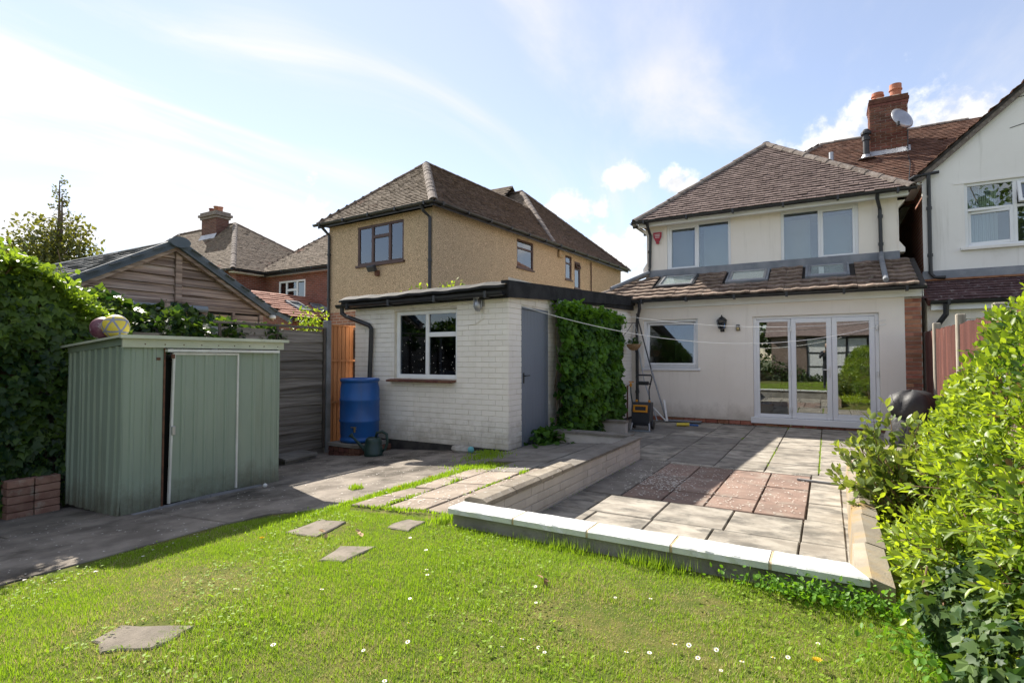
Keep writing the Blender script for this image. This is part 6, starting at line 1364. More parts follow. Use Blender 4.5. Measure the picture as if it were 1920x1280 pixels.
part('pole', MB().tube([(-2.93, 11.55, .02), (-3.28, 11.65, 1.1)], .018, 8), 'steel', pr); part('pole', MB().tube([(-3.28, 11.65, 1.1), (-3.63, 11.77, 2.32)], .014, 8), 'char', pr)
pr = thing('mop_pole', 'pale metal pole leaning behind the lawn mower handle', 'pole', (-3.2, 11.6, 0))
part('pole', MB().tube([(-3.12, 11.50, .02), (-3.45, 11.70, .85), (-3.60, 11.76, 1.62)], .013, 8), 'galv', pr)
pr = thing('white_rail', 'white metal strip propped low against the cream wall near the corner', 'rail', (-3.0, 11.5, 0))
part('strip', MB().bar((-3.22, 11.55, .30), (-2.92, 11.45, .03), .04, .015).bar((-3.0, 11.62, .45), (-2.90, 11.46, .03), .04, .015), 'white_pl', pr)
tp = thing('garden_tap', 'outside tap with hose fitting on the garage wall in the corner', 'tap', (-3.7, 11.4, .7))
part('pipe', MB().tube([(-3.75, 11.45, .0), (-3.74, 11.45, .74), (-3.66, 11.42, .76)], .016, 8), 'rust', tp); part('valve', MB().lathe([(.02, -.04), (.028, 0), (.02, .05)], (-3.66, 11.42, .76), 10).bar((-3.70, 11.40, .83), (-3.60, 11.44, .83), .02), 'orange', tp); part('hose', MB().tube([(-3.66, 11.42, .72), (-3.64, 11.36, .6), (-3.60, 11.38, .3), (-3.58, 11.4, .02)], .013, 7), 'can', tp)
hbk = thing('hanging_basket', 'coir hanging basket with sparse plants on a wall bracket by the drainpipe', 'hanging basket', (-3.5, 11.2, 1.6))
part('bracket', MB().tube([(-3.765, 11.2, 2.08), (-3.47, 11.2, 2.08)], .007, 6).tube([(-3.765, 11.2, 1.72), (-3.765, 11.2, 2.12)], .007, 6).tube([(-3.765, 11.2, 1.80), (-3.66, 11.2, 1.90), (-3.54, 11.2, 2.08)], .006, 6), 'black_pl', hbk)
part('bowl', MB().lathe([(.02, -.13), (.08, -.115), (.13, -.06), (.155, .0), (.145, .005), (.13, -.02)], (-3.52, 11.2, 1.63), 18), 'basket', hbk, smooth=True)
part('chain', MB().tube([(-3.50, 11.2, 2.07), (-3.52, 11.06, 1.63)], .003, 4).tube([(-3.50, 11.2, 2.07), (-3.65, 11.27, 1.63)], .003, 4).tube([(-3.50, 11.2, 2.07), (-3.39, 11.27, 1.63)], .003, 4), 'galv', hbk)
n = 130; a = NR.uniform(0, 6.28, n); r = NR.uniform(0, .15, n); pos = np.stack([-3.52 + r * np.cos(a), 11.2 + r * np.sin(a), 1.64 + NR.uniform(-.02, .12, n) * (1.1 - r / .16)], 1)
leaves(hbk, 'plants', 'oval', pos, norm(np.stack([np.cos(a) * .8, np.sin(a) * .8, NR.uniform(-.3, .8, n)], 1)), np.tile([0, 0, 1.0], (n, 1)) + .3 * rnd_dirs(n), NR.uniform(.04, .075, n), NR.uniform(0, .7, n), 'L_hop', groupname='plants')
def wline(name, a, b, sag, label):
    t = thing(name, label, 'washing line', a); a, b = Vector(a), Vector(b); pts = [a.lerp(b, k / 24) - Vector((0, 0, sag * 4 * (k / 24) * (1 - k / 24))) for k in range(25)]
    part('cord', MB().tube(pts, .0045, 5), 'line', t)
wline('washing_line', (-3.76, 6.75, 2.08), (.93, 11.80, 1.95), .44, 'lower white washing line sagging from above the grey door to the folding doors')
wline('washing_line', (-3.76, 9.9, 2.23), (.93, 11.81, 2.02), .20, 'upper white washing line from the vine to the top of the folding doors')
bq = thing('covered_barbecue', 'kettle barbecue under a creased black cover by the brick pier', 'barbecue', (1.12, 10.3, 0))
def cover(prof, c, seed, amp, wav):
    r = random.Random(seed); n = 44; L = MB(); 
    for (rr, z) in prof:
        for j in range(n):
            a = 2 * math.pi * j / n; k = 1 + amp * (math.sin(a * wav + z * 7 + seed) * .6 + math.sin(a * (wav * 2 + 1) - z * 11) * .4 + abs(math.sin(a * 4.5 + z * 16)) * .35) * min(1, rr * 6)
            L.v.append((c[0] + rr * k * math.cos(a), c[1] + rr * k * math.sin(a), c[2] + z + .012 * math.sin(a * 5 + seed)))
    for i in range(len(prof) - 1):
        for j in range(n): a = i * n + j; b = i * n + (j + 1) % n; L.f.append((a, b, b + n, a + n))
    return L
part('upper_cover', cover([(.22, .46), (.28, .49), (.305, .55), (.31, .63), (.295, .72), (.25, .80), (.16, .845), (.06, .862), (.001, .866)], (1.12, 10.3, -.02), 2, .10, 4), 'cover', bq, smooth=True)
part('skirt', cover([(.34, .01), (.33, .12), (.30, .26), (.275, .40), (.235, .49), (.22, .50)], (1.12, 10.3, 0), 4, .10, 7), 'cover', bq, smooth=True)
part('tie_cord', MB().tube([(1.12 + .268 * math.cos(k * .5236), 10.3 + .268 * math.sin(k * .5236), .475) for k in range(13)], .006, 5), 'black_pl', bq)
sk = thing('loose_stick', 'thin weathered stick lying on the patio beside the red slabs', 'stick', (-.05, 6.7, .01)); part('pole', MB().bar((-.30, 6.73, .016), (.17, 6.66, .018), .035, .018), 'post', sk)
br = thing('scrubbing_brush', 'yellow-headed brush with blue end lying on the patio near the house', 'brush', (-2.4, 11.0, 0))
part('brush_head', MB().tube([(-2.58, 10.93, .035), (-2.36, 11.02, .035)], .032, 8), 'ball_y', br); part('handle', MB().tube([(-2.36, 11.02, .03), (-2.20, 11.09, .02)], .018, 8), 'blue', br)
dpn = thing('dark_mat', 'dark flat board lying against the cream wall right of the poles', 'board', (-2.75, 11.6, 0)); part('board', MB().cbox(Matrix.Translation((-2.62, 11.62, .03)) @ Matrix.Rotation(.05, 4, 'Z'), .75, .22, .025, .004), 'lead', dpn)
# kitchen furniture seen through the doors
for (x, y, lab) in ((.35, 13.3, 'white bar stool inside behind the right-hand door'), (.62, 13.9, 'white bar stool further inside the kitchen by the right-hand door')):
    t = thing('bar_stool', lab, 'stool', (x, y, .12), 0, 'bar stools in the kitchen')
    part('seat', MB().cbox(Matrix.Translation((x, y, .80)), .32, .32, .035, .01), 'upvc', t)
    for sx in (-1, 1):
        for sy in (-1, 1): part('leg', MB().bar((x + sx * .13, y + sy * .13, .785), (x + sx * .19, y + sy * .19, .12), .028), 'upvc', t)
    part('foot_rail', MB().bar((x - .165, y - .17, .38), (x + .165, y - .17, .38), .02), 'upvc', t)
t = thing('blue_tub', 'blue tub on the kitchen floor behind the left-hand door', 'tub', (-1.15, 12.6, .12)); part('tub', MB().lathe([(.10, 0), (.12, .22), (.125, .23), (.11, .22)], (-1.12, 12.6, .38), 20), 'blue', t); part('crate', MB().box((-1.28, 12.48, .12), (-.98, 12.72, .379)), 'ply', t)
t = thing('kitchen_unit', 'pale kitchen cupboard inside behind the folding doors', 'cupboard', (-2.6, 15, .12)); part('carcass', MB().box((-3.5, 14.9, .12), (-1.0, 15.5, .98)), 'white_wood', t); part('worktop', MB().box((-3.55, 14.86, .981), (-.95, 15.52, 1.02)), 'wood_old', t)

# ------------------------------------------------------------------ behind the camera: what the glass reflects
gm = thing('garden_room', 'timber garden room with dark-framed glazing at the far end of the lawn', 'garden room', (.5, -9.5, .1))
part('wall', MB().box((-2.6, -11.5, 0), (3.6, -9.0, 2.5)), 'wood_old', gm); part('roof', MB().prism([(-2.9, -8.7, 2.5), (-2.9, -11.8, 2.5), (-2.9, -10.2, 3.6)], (6.8, 0, 0)), 'tile_brown', gm)
for i in range(5):
    x = -.9 + i * .9
    for j in range(3): part('pane', MB().box((x + .04, -8.97, .25 + j * .72), (x + .84, -8.96, .25 + j * .72 + .66)), 'curtain', gm)
    part('glazing_bar', MB().box((x - .03, -8.98, .15), (x + .03, -8.93, 2.4)), 'black_pl', gm)
for j in range(4): part('glazing_bar', MB().box((-.95, -8.979, .19 + j * .72), (3.6, -8.935, .25 + j * .72)), 'black_pl', gm)

# ------------------------------------------------------------------ vegetation
def grow(pos, out, spread, up=.25):
    """leaf direction mostly outwards and drooping at random"""
    n = len(pos); d = norm(out + spread * NR.normal(size=(n, 3)) + np.array([0, 0, up])); nr = norm(out * .7 + np.array([0, 0, .8]) + .55 * NR.normal(size=(n, 3))); return d, nr
def noise3(p, s, seed=0):
    r = np.random.default_rng(seed); v = np.zeros(len(p))
    for k in range(7): w = r.normal(size=3) * s * (1 + k * .45); v += np.sin(p @ w + r.uniform(0, 6.28)) / (1 + k * .35)
    return v / 3.2
def stems(parent, name, starts, ends, r, m, n=5):
    mb = MB()
    for a, b in zip(starts, ends):
        a, b = Vector(a), Vector(b); L = (b - a).length; pts = [a.lerp(b, k / n) + Vector((R.uniform(-1, 1), R.uniform(-1, 1), R.uniform(-.5, .5))) * (.05 * L if 0 < k < n else 0) for k in range(n + 1)]
        mb.tube(pts, [r * (1 - .75 * k / n) for k in range(n + 1)], 5)
    return part(name, mb, m, parent)

# --- golden privet hedge along the red fence
def hedge_surface(n, seed):
    """points on the hedge's lumpy skin and their outward directions"""
    rg = np.random.default_rng(seed); P = []; O = []
    ysp = rg.uniform(1.55, 6.1, n * 2); th = rg.uniform(-.25, math.pi * .98, n * 2)
    top = np.interp(ysp, [1.4, 2.2, 3.0, 3.4, 4.0, 4.6, 5.1, 5.6, 6.2], [1.0, 1.42, 1.70, 1.69, 1.52, 1.28, 1.08, .82, .45])
    half = np.interp(ysp, [1.4, 2.2, 3.2, 4, 5, 6.2], [.46, .60, .60, .51, .45, .22]); cx = np.interp(ysp, [1.4, 2.4, 3.3, 4, 5, 6.2], [1.16, 1.12, 1.10, 1.12, 1.06, 1.05])
    hz = top - .55 * top
    zc = .50 * top
    x = cx - half * np.cos(th) * 1.0; z = zc + (top - zc) * np.sin(th)
    low = th < 0; z = np.where(low, zc + th / .25 * (zc - .12), z); x = np.where(low, cx - half * (1 + .12 * np.sin(th * 9)), x)
    out = np.stack([-np.cos(th), rg.normal(size=n * 2) * .25, np.where(low, 0, np.sin(th))], 1)
    P = np.stack([x, ysp, z], 1)
    lump = noise3(P, 5.0, 3) * .07 + noise3(P, 11, 4) * .035
    P = P + norm(out) * lump[:, None]
    return P[:n], norm(out[:n]), lump[:n]
hg = thing('privet_hedge', 'big golden privet hedge in the right foreground in front of the red fence', 'hedge', (1.1, 3.6, .1))
P, O, lump = hedge_surface(34000, 7)
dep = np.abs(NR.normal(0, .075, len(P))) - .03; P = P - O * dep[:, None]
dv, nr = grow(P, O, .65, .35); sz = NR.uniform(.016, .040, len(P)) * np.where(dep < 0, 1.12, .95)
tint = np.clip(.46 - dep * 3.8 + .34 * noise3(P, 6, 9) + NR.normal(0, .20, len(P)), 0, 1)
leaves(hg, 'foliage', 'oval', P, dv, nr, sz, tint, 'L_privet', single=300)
P, O, lump = hedge_surface(1500, 17)                      # young leafy shoots standing out of the clipped skin
k = noise3(P, 5, 31) > -.05; P, O = P[k] - O[k] * .02, O[k]
sp = sprigs(P, O, .10, 12, .040, 18)
leaves(hg, 'shoots', 'lance', sp[0], sp[1], sp[2], sp[3], np.clip(.35 + .5 * sp[4] + NR.normal(0, .16, len(sp[4])), 0, 1), 'L_privet', groupname='young_shoots')
stems(hg, 'shoot_stem', sp[5][::3], sp[6][::3], .0025, 'twig', 2)['kind'] = 'stuff'
P, O, lump = hedge_surface(900, 23); P = P - O * .02; dv, nr = grow(P, O, .9, -.2); leaves(hg, 'dead', 'oval', P, dv, nr, NR.uniform(.02, .04, len(P)), NR.uniform(0, .5, len(P)), 'L_dead', groupname='dead_leaves')
S0, S1 = [], []
for i in range(150):
    y = R.uniform(1.7, 5.9); S0.append((1.12 + R.uniform(-.15, .15), y + R.uniform(-.2, .2), .08)); t = float(np.interp(y, [1.4, 3.2, 4, 5, 6.2], [.9, 1.6, 1.4, .95, .45])); a = R.uniform(.1, 2.6); hw = .44 * (1.0 if y < 4 else .8); S1.append((1.1 - hw * math.cos(a), y, .5 * t + .5 * t * math.sin(a)))
stems(hg, 'stem', S0, S1, .014, 'twig')
mb = MB()                                                    # a dark loose core so that the hedge is not see-through
for k in range(8):
    y = 1.8 + k * .5; t = float(np.interp(y, [1.4, 2.2, 3.2, 4, 5, 6.2], [.95, 1.35, 1.6, 1.42, .98, .45])); mb.lathe([(.02, .1), (.24, .2), (.27, t * .45), (.2, t * .72), (.02, t * .82)], (1.15, y, 0), 9)
part('inner_twigs', mb, 'bark', hg)

def blob_leaves(c, rad, n, seed, shell=.35, bias=(0, 0, 0), lump=.18, ls=3.0):
    rg = np.random.default_rng(seed); d = norm(rg.normal(size=(n, 3)) + np.array(bias)); rr = 1 - np.abs(rg.normal(0, shell, n)).clip(0, .95)
    l = noise3(d * np.array(rad), ls / max(rad) * .9, seed + 1) * lump
    return np.array(c) + d * np.array(rad) * (rr + l)[:, None], d, rr
# --- low part of the hedge by the kerb end, privet over ivy
lp_ = thing('low_privet', 'low bright privet clump with bare brown stems at the kerb corner', 'shrub', (.5, 2.9, .15))
pos, dd = [], []
for c, r_, n, s in (((.63, 2.95, .48), (.30, .38, .20), 95, 41), ((.52, 3.40, .36), (.17, .34, .15), 45, 42), ((.80, 2.55, .58), (.30, .45, .24), 90, 43), ((.45, 2.98, .42), (.10, .20, .12), 22, 44), ((.68, 3.6, .58), (.20, .5, .28), 90, 45), ((.70, 3.0, .72), (.28, .4, .22), 70, 46)):
    p, d, rr = blob_leaves(c, r_, n, s, .30, (-.2, -.2, .5)); pos.append(p); dd.append(d)
pos = np.concatenate(pos); dd = np.concatenate(dd)
sp = sprigs(pos, dd, .15, 13, .062, 19, up=.35)
leaves(lp_, 'foliage', 'lance', sp[0], sp[1], sp[2], sp[3], np.clip(.22 + .55 * sp[4] + NR.normal(0, .17, len(sp[4])), 0, 1), 'L_privet', single=260)
stems(lp_, 'shoot_stem', sp[5], sp[6], .003, 'twig', 2)['kind'] = 'stuff'
stems(lp_, 'stem', [(.345, 2.72, .12), (.42, 2.70, .12), (.47, 2.80, .12), (.62, 2.6, .12), (.40, 2.9, .12), (.56, 2.75, .1)], [(.335, 2.74, .50), (.40, 2.86, .52), (.52, 2.95, .55), (.72, 2.62, .62), (.36, 3.1, .5), (.60, 2.9, .55)], .014, 'twig')
iv = thing('ground_ivy', 'dark broad-leaved ivy spilling over the lawn edge in the bottom right corner', 'ivy', (.7, 2.4, .15))
pos, dd = [], []
for c, r_, n, s in (((.80, 2.30, .33), (.42, .52, .30), 2600, 51), ((.50, 2.74, .30), (.20, .26, .24), 1000, 52), ((.98, 2.9, .40), (.45, .5, .34), 900, 53), ((.54, 2.46, .20), (.15, .26, .11), 550, 54), ((.42, 2.95, .24), (.12, .2, .12), 260, 55)):
    p, d, rr = blob_leaves(c, r_, n, s, .12, (-.6, -.5, .35)); pos.append(p); dd.append(d)
pos = np.concatenate(pos); dd = np.concatenate(dd); pos[:, 2] = np.maximum(pos[:, 2], .17); n = len(pos)
dv = norm(dd * .5 + .7 * NR.normal(size=(n, 3)) + np.array([0, 0, -.6])); nr = norm(dd + .6 * NR.normal(size=(n, 3)) + np.array([0, 0, .35]))
leaves(iv, 'foliage', 'ivy', pos, dv, nr, NR.uniform(.024, .058, n) * NR.uniform(.75, 1.1, n), np.clip(NR.normal(.38, .34, n), 0, 1), 'L_ivy2', single=280)
stems(iv, 'stem', [(.62, 2.5, .15), (.75, 2.35, .15), (.9, 2.3, .15)], [(.42, 2.75, .42), (.6, 2.05, .5), (.75, 2.0, .55)], .006, 'twig')
# weedy ground cover in the bed between kerb and hedge
wd = link('ground_cover', leafmesh('ground_cover', 'oval', *(lambda p, n: (p, norm(NR.normal(size=(n, 3)) + np.array([0, 0, .9])), norm(.6 * NR.normal(size=(n, 3)) + np.array([0, 0, 1.0])), NR.uniform(.025, .055, n), np.clip(NR.normal(.5, .25, n), 0, 1)))(
    (lambda n: np.stack([NR.uniform(.27, .95, n), NR.uniform(2.75, 7.0, n), .16 + np.abs(NR.normal(0, .06, n))], 1))(3600), 3600), 'L_hop'), None, None, kind='stuff')
wd.data.materials.clear(); wd.data.materials.append(M['L_privet'])
wk = link('creeping_weeds', leafmesh('creeping_weeds', 'oval', *(lambda p, n: (p, norm(NR.normal(size=(n, 3)) + np.array([0, 0, .5])), norm(.5 * NR.normal(size=(n, 3)) + np.array([0, 0, 1.0])), NR.uniform(.018, .036, n), np.clip(NR.normal(.45, .25, n), 0, 1)))(
    np.concatenate([(lambda n: np.stack([.02 + NR.normal(0, .22, n), 3.03 + NR.normal(0, .05, n), .18 + np.abs(NR.normal(0, .035, n))], 1))(700), (lambda n: np.stack([.40 + NR.normal(0, .12, n), 2.75 + NR.normal(0, .25, n), .18 + np.abs(NR.normal(0, .02, n))], 1))(900)]), 1600), 'L_hop'), None, None, kind='stuff')

# --- open evergreen shrub leaning over the kerb
es_ = thing('evergreen_shrub', 'open glossy evergreen shrub leaning over the kerb in front of the covered barbecue', 'shrub', (.48, 5.1, .15))
base = Vector((.52, 5.05, .12)); tips = []
for i in range(46):
    a = R.uniform(0, 6.28); rr = R.uniform(.12, .46); h = R.uniform(.28, .80) * (1.05 - rr * .7); tips.append((base.x + rr * math.cos(a) - .08, base.y + rr * math.sin(a) * 1.15, .12 + h))
tips += [(.08, 5.55, .56), (.12, 5.4, .50), (.03, 5.2, .42), (.10, 5.0, .36), (.18, 4.8, .36), (.42, 5.2, .92), (.5, 5.0, .86), (.30, 5.3, .72), (.20, 5.6, .62), (.13, 4.65, .28), (.62, 5.3, .85), (.02, 5.35, .34)]
S0, pos, dd, tt = [], [], [], []
for t in tips:
    t = Vector(t); s = base + Vector((R.uniform(-.06, .06), R.uniform(-.1, .1), 0)); S0.append(tuple(s)); L = t - s; nl_ = 24
    for k in range(nl_):
        f = 1 - .72 * (k / nl_) ** 1.3; p = s + L * f + Vector((R.gauss(0, .02), R.gauss(0, .02), R.gauss(0, .02))); o = Vector((R.gauss(0, 1), R.gauss(0, 1), R.gauss(.3, .7))).normalized()
        pos.append(tuple(p)); dd.append(tuple((o * .8 + L.normalized() * .7).normalized())); tt.append(.35 + .55 * (f > .9) * R.random() + R.gauss(0, .18))
pos = np.array(pos); dd = np.array(dd); n = len(pos)
leaves(es_, 'foliage', 'oval', pos, dd, norm(np.array([0, 0, 1.0]) + .6 * NR.normal(size=(n, 3))), NR.uniform(.05, .088, n), np.clip(np.array(tt), 0, 1), 'L_shrub', single=300)
stems(es_, 'stem', S0, tips, .009, 'twig')

# --- vine on the garage wall
vn = thing('climbing_vine', 'dense dark green climbing vine covering the garage side wall beside the grey door', 'climber', (-3.6, 9, .1))
n = 7000; yy = NR.uniform(7.63, 10.42, n); zz_ = NR.uniform(.08, 2.24, n)
topz = 2.22 - .10 * np.maximum(0, (yy - 9.6)) ** 1.5 * 1.2 - .45 * np.maximum(0, (yy - 10.05)) * 2.2 - .25 * np.maximum(0, 7.85 - yy); endy = 10.42 - .50 * np.maximum(0, (.9 - zz_)) + .12 * np.sin(zz_ * 4)
k = (zz_ < topz) & (yy < endy); yy, zz_ = yy[k], zz_[k]; n = len(yy)
thick = .34 * np.sqrt(np.clip(1 - ((yy - 9.05) / 1.62) ** 4, .03, 1)) * np.sqrt(np.clip(1 - ((zz_ - 1.05) / 1.35) ** 4, .05, 1)); q = np.stack([yy * 0, yy, zz_], 1); thick = thick * (1 + .34 * noise3(q, 5, 77) + .16 * noise3(q, 12, 78))
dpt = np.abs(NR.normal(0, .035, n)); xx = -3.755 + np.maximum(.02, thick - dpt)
pos = np.stack([xx, yy, zz_], 1); gl = NR.normal(0, .15, n)
dv = norm(np.stack([NR.normal(.35, .4, n), NR.normal(-.1, .7, n), NR.normal(-.55, .55, n)], 1)); nr = norm(np.stack([NR.normal(.85, .25, n), NR.normal(-.25, .4, n), NR.normal(.45, .35, n)], 1))
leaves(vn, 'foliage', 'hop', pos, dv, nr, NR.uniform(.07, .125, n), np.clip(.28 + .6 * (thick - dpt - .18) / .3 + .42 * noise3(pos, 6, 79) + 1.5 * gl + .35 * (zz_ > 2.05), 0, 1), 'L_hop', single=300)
n = 700; yy = NR.uniform(7.6, 10.45, n); zz_ = 2.10 + NR.normal(0, .06, n); pos = np.stack([-3.70 + NR.uniform(.0, .3, n), yy, zz_ - .08 * np.maximum(0, yy - 9.6)], 1); d = rnd_dirs(n) * .8 + np.array([.3, 0, .4])
leaves(vn, 'shoots', 'hop', pos, norm(d), norm(rnd_dirs(n) * .5 + np.array([.2, 0, 1])), NR.uniform(.05, .10, n), np.clip(NR.normal(.8, .2, n), 0, 1), 'L_hop', groupname='top_shoots')
n = 420; pos = np.stack([-3.50 + NR.normal(0, .12, n), 7.45 + NR.normal(0, .30, n), .12 + np.abs(NR.normal(0, .10, n))], 1); pos[:, 0] = np.maximum(pos[:, 0], -3.74)
leaves(vn, 'foot', 'hop', pos, norm(rnd_dirs(n) + np.array([.4, -.3, -.1])), norm(rnd_dirs(n) * .5 + np.array([.3, -.2, 1])), NR.uniform(.07, .12, n), np.clip(NR.normal(.4, .2, n), 0, 1), 'L_hop', groupname='trailing_leaves')
stems(vn, 'stem', [(-3.7, 7.7 + .3 * i, .1) for i in range(9)], [(-3.68, 7.75 + .3 * i, 2.0) for i in range(9)], .02, 'bark')

# --- ivy on the left fence
il = thing('ivy_hedge', 'tall wall of dark ivy with sunlit yellow-green top left of the green shed', 'ivy', (-6.7, 1.8, -.1))
n = 13500; yy = NR.uniform(-.6, 3.05, n); u = NR.uniform(0, 1, n)
top = np.interp(yy, [-.6, 1.5, 1.95, 2.2, 2.4, 2.65, 2.85, 3.05], [2.3, 2.25, 2.16, 2.10, 1.97, 1.80, 1.62, 1.45]) + .05 * np.sin(yy * 9)
front = u < .72; s = np.where(front, u / .72, (u - .72) / .28)
xx = np.where(front, -6.42 - .10 * (s > .9), -6.45 - .75 * s); z0 = np.where(front, -.05 + (top + .05) * s, top + .12 * np.sin(s * 3.1)); q = np.stack([xx, yy, z0], 1); b = .10 * noise3(q, 4, 90) + .05 * noise3(q, 9, 91)
xx = xx + np.where(front, b, 0); z0 = z0 + np.where(front, 0, b); pos = np.stack([xx - np.abs(NR.normal(0, .04, n)), yy, z0], 1)
k = ~((pos[:, 2] < .26) & (pos[:, 1] > 1.95) & (pos[:, 0] > -6.42)); pos = pos[k]; front = front[k]; s = s[k]; n = len(pos)
dv = norm(np.stack([np.where(front, .35, 0) + NR.normal(0, .3, n), NR.normal(0, .5, n), np.where(front, -.7, .3) + NR.normal(0, .35, n)], 1)); nr = norm(np.stack([np.where(front, .9, .1) + NR.normal(0, .3, n), NR.normal(-.1, .4, n), np.where(front, .4, 1) + NR.normal(0, .3, n)], 1))
leaves(il, 'foliage', 'ivy', pos, dv, nr, NR.uniform(.055, .10, n), np.clip(np.where(front, .18 + .55 * np.maximum(0, s - .6), .75) + .2 * noise3(pos, 5, 92) + NR.normal(0, .14, n), 0, 1), 'L_ivy', single=300)  # tint climbs towards the top: sunlight there is put into the leaf colour
n = 1500; yy = NR.uniform(1.2, 2.9, n); top = np.interp(yy, [1.2, 1.95, 2.2, 2.4, 2.65, 2.9], [2.26, 2.18, 2.12, 1.98, 1.80, 1.52]); pos = np.stack([-6.55 + NR.normal(0, .14, n), yy, top + np.abs(NR.normal(0, .07, n))], 1)
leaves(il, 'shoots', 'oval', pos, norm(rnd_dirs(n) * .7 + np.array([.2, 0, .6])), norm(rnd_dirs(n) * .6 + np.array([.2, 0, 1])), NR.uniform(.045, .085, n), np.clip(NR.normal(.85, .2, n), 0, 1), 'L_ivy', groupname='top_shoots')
part('fence_core', MB().box((-6.98, -3.5, -.2), (-6.66, 2.31, 1.92)), 'soil', il)  # solid core, lengthened out of view to stop sun leaking through the ivy
stems(il, 'stem', [(-6.6, 1.9, 2.0), (-6.6, 2.0, 2.0), (-6.65, 1.7, 2.0)], [(-6.5, 1.96, 2.38), (-6.62, 2.05, 2.32), (-6.6, 1.6, 2.45)], .008, 'twig')
# --- ivy mound on top of the fence in front of the timber gable
im = thing('fence_top_ivy', 'dark ivy mound growing over the fence below the timber gable', 'ivy', (-7.4, 4, 1))
pos, dd = [], []
for c, r_, n, s in (((-7.5, 3.05, 1.72), (.75, .5, .40), 1000, 61), ((-7.3, 3.75, 1.58), (.65, .45, .34), 900, 62), ((-7.4, 4.4, 1.64), (.6, .42, .26), 700, 63), ((-7.2, 5.0, 1.60), (.45, .4, .20), 300, 64), ((-7.9, 4.1, 1.98), (.2, .4, .10), 120, 65), ((-7.5, 2.5, 1.9), (.5, .4, .36), 450, 66)):
    p, d, rr = blob_leaves(c, r_, n, s, .2, (.5, -.2, .3)); pos.append(p); dd.append(d)
pos = np.concatenate(pos); dd = np.concatenate(dd); n = len(pos); dv, nr = grow(pos, dd, .7, -.2)
leaves(im, 'foliage', 'ivy', pos, dv, nr, NR.uniform(.07, .12, n), np.clip(NR.normal(.14, .14, n), 0, 1), 'L_ivy', groupname='leaves')
# --- buddleia spray at the fence post and sprigs on the garage roof
bd = thing('fence_sprig', 'yellow-green sapling poking above the grey fence beside the orange panel', 'shrub', (-7.3, 6.3, 1.5))
n = 260; pos = np.stack([-7.5 + NR.normal(0, .13, n), 6.20 + NR.normal(0, .12, n), 1.90 + NR.normal(0, .14, n)], 1); leaves(bd, 'foliage', 'lance', pos, norm(rnd_dirs(n) + np.array([0, 0, .2])), norm(rnd_dirs(n) * .6 + np.array([0, 0, 1])), NR.uniform(.06, .11, n), np.clip(NR.normal(.5, .2, n), 0, 1), 'L_privet')
stems(bd, 'stem', [(-7.5, 6.2, 1.2)] * 5, [(-7.5 + .12 * i - .24, 6.2 + .05 * i, 1.92 + .06 * (i % 3)) for i in range(5)], .012, 'twig')
rs_ = thing('roof_weeds', 'small leafy weeds growing on the garage roof edge', 'weeds', (-5.2, 6.7, 2.33))
n = 36; pos = np.stack([np.where(NR.random(n) < .65, -4.95, -5.6) + NR.normal(0, .12, n), 6.75 + NR.normal(0, .06, n), 2.40 + np.abs(NR.normal(0, .06, n))], 1); leaves(rs_, 'foliage', 'oval', pos, norm(rnd_dirs(n) + np.array([0, 0, .6])), norm(rnd_dirs(n) + np.array([0, 0, 1])), NR.uniform(.04, .07, n), np.clip(NR.normal(.7, .2, n), 0, 1), 'L_privet')
stems(rs_, 'stem', [(-4.95, 6.75, 2.33), (-4.9, 6.75, 2.33), (-5.6, 6.75, 2.33)], [(-4.9, 6.72, 2.47), (-5.02, 6.78, 2.46), (-5.58, 6.75, 2.45)], .005, 'twig')

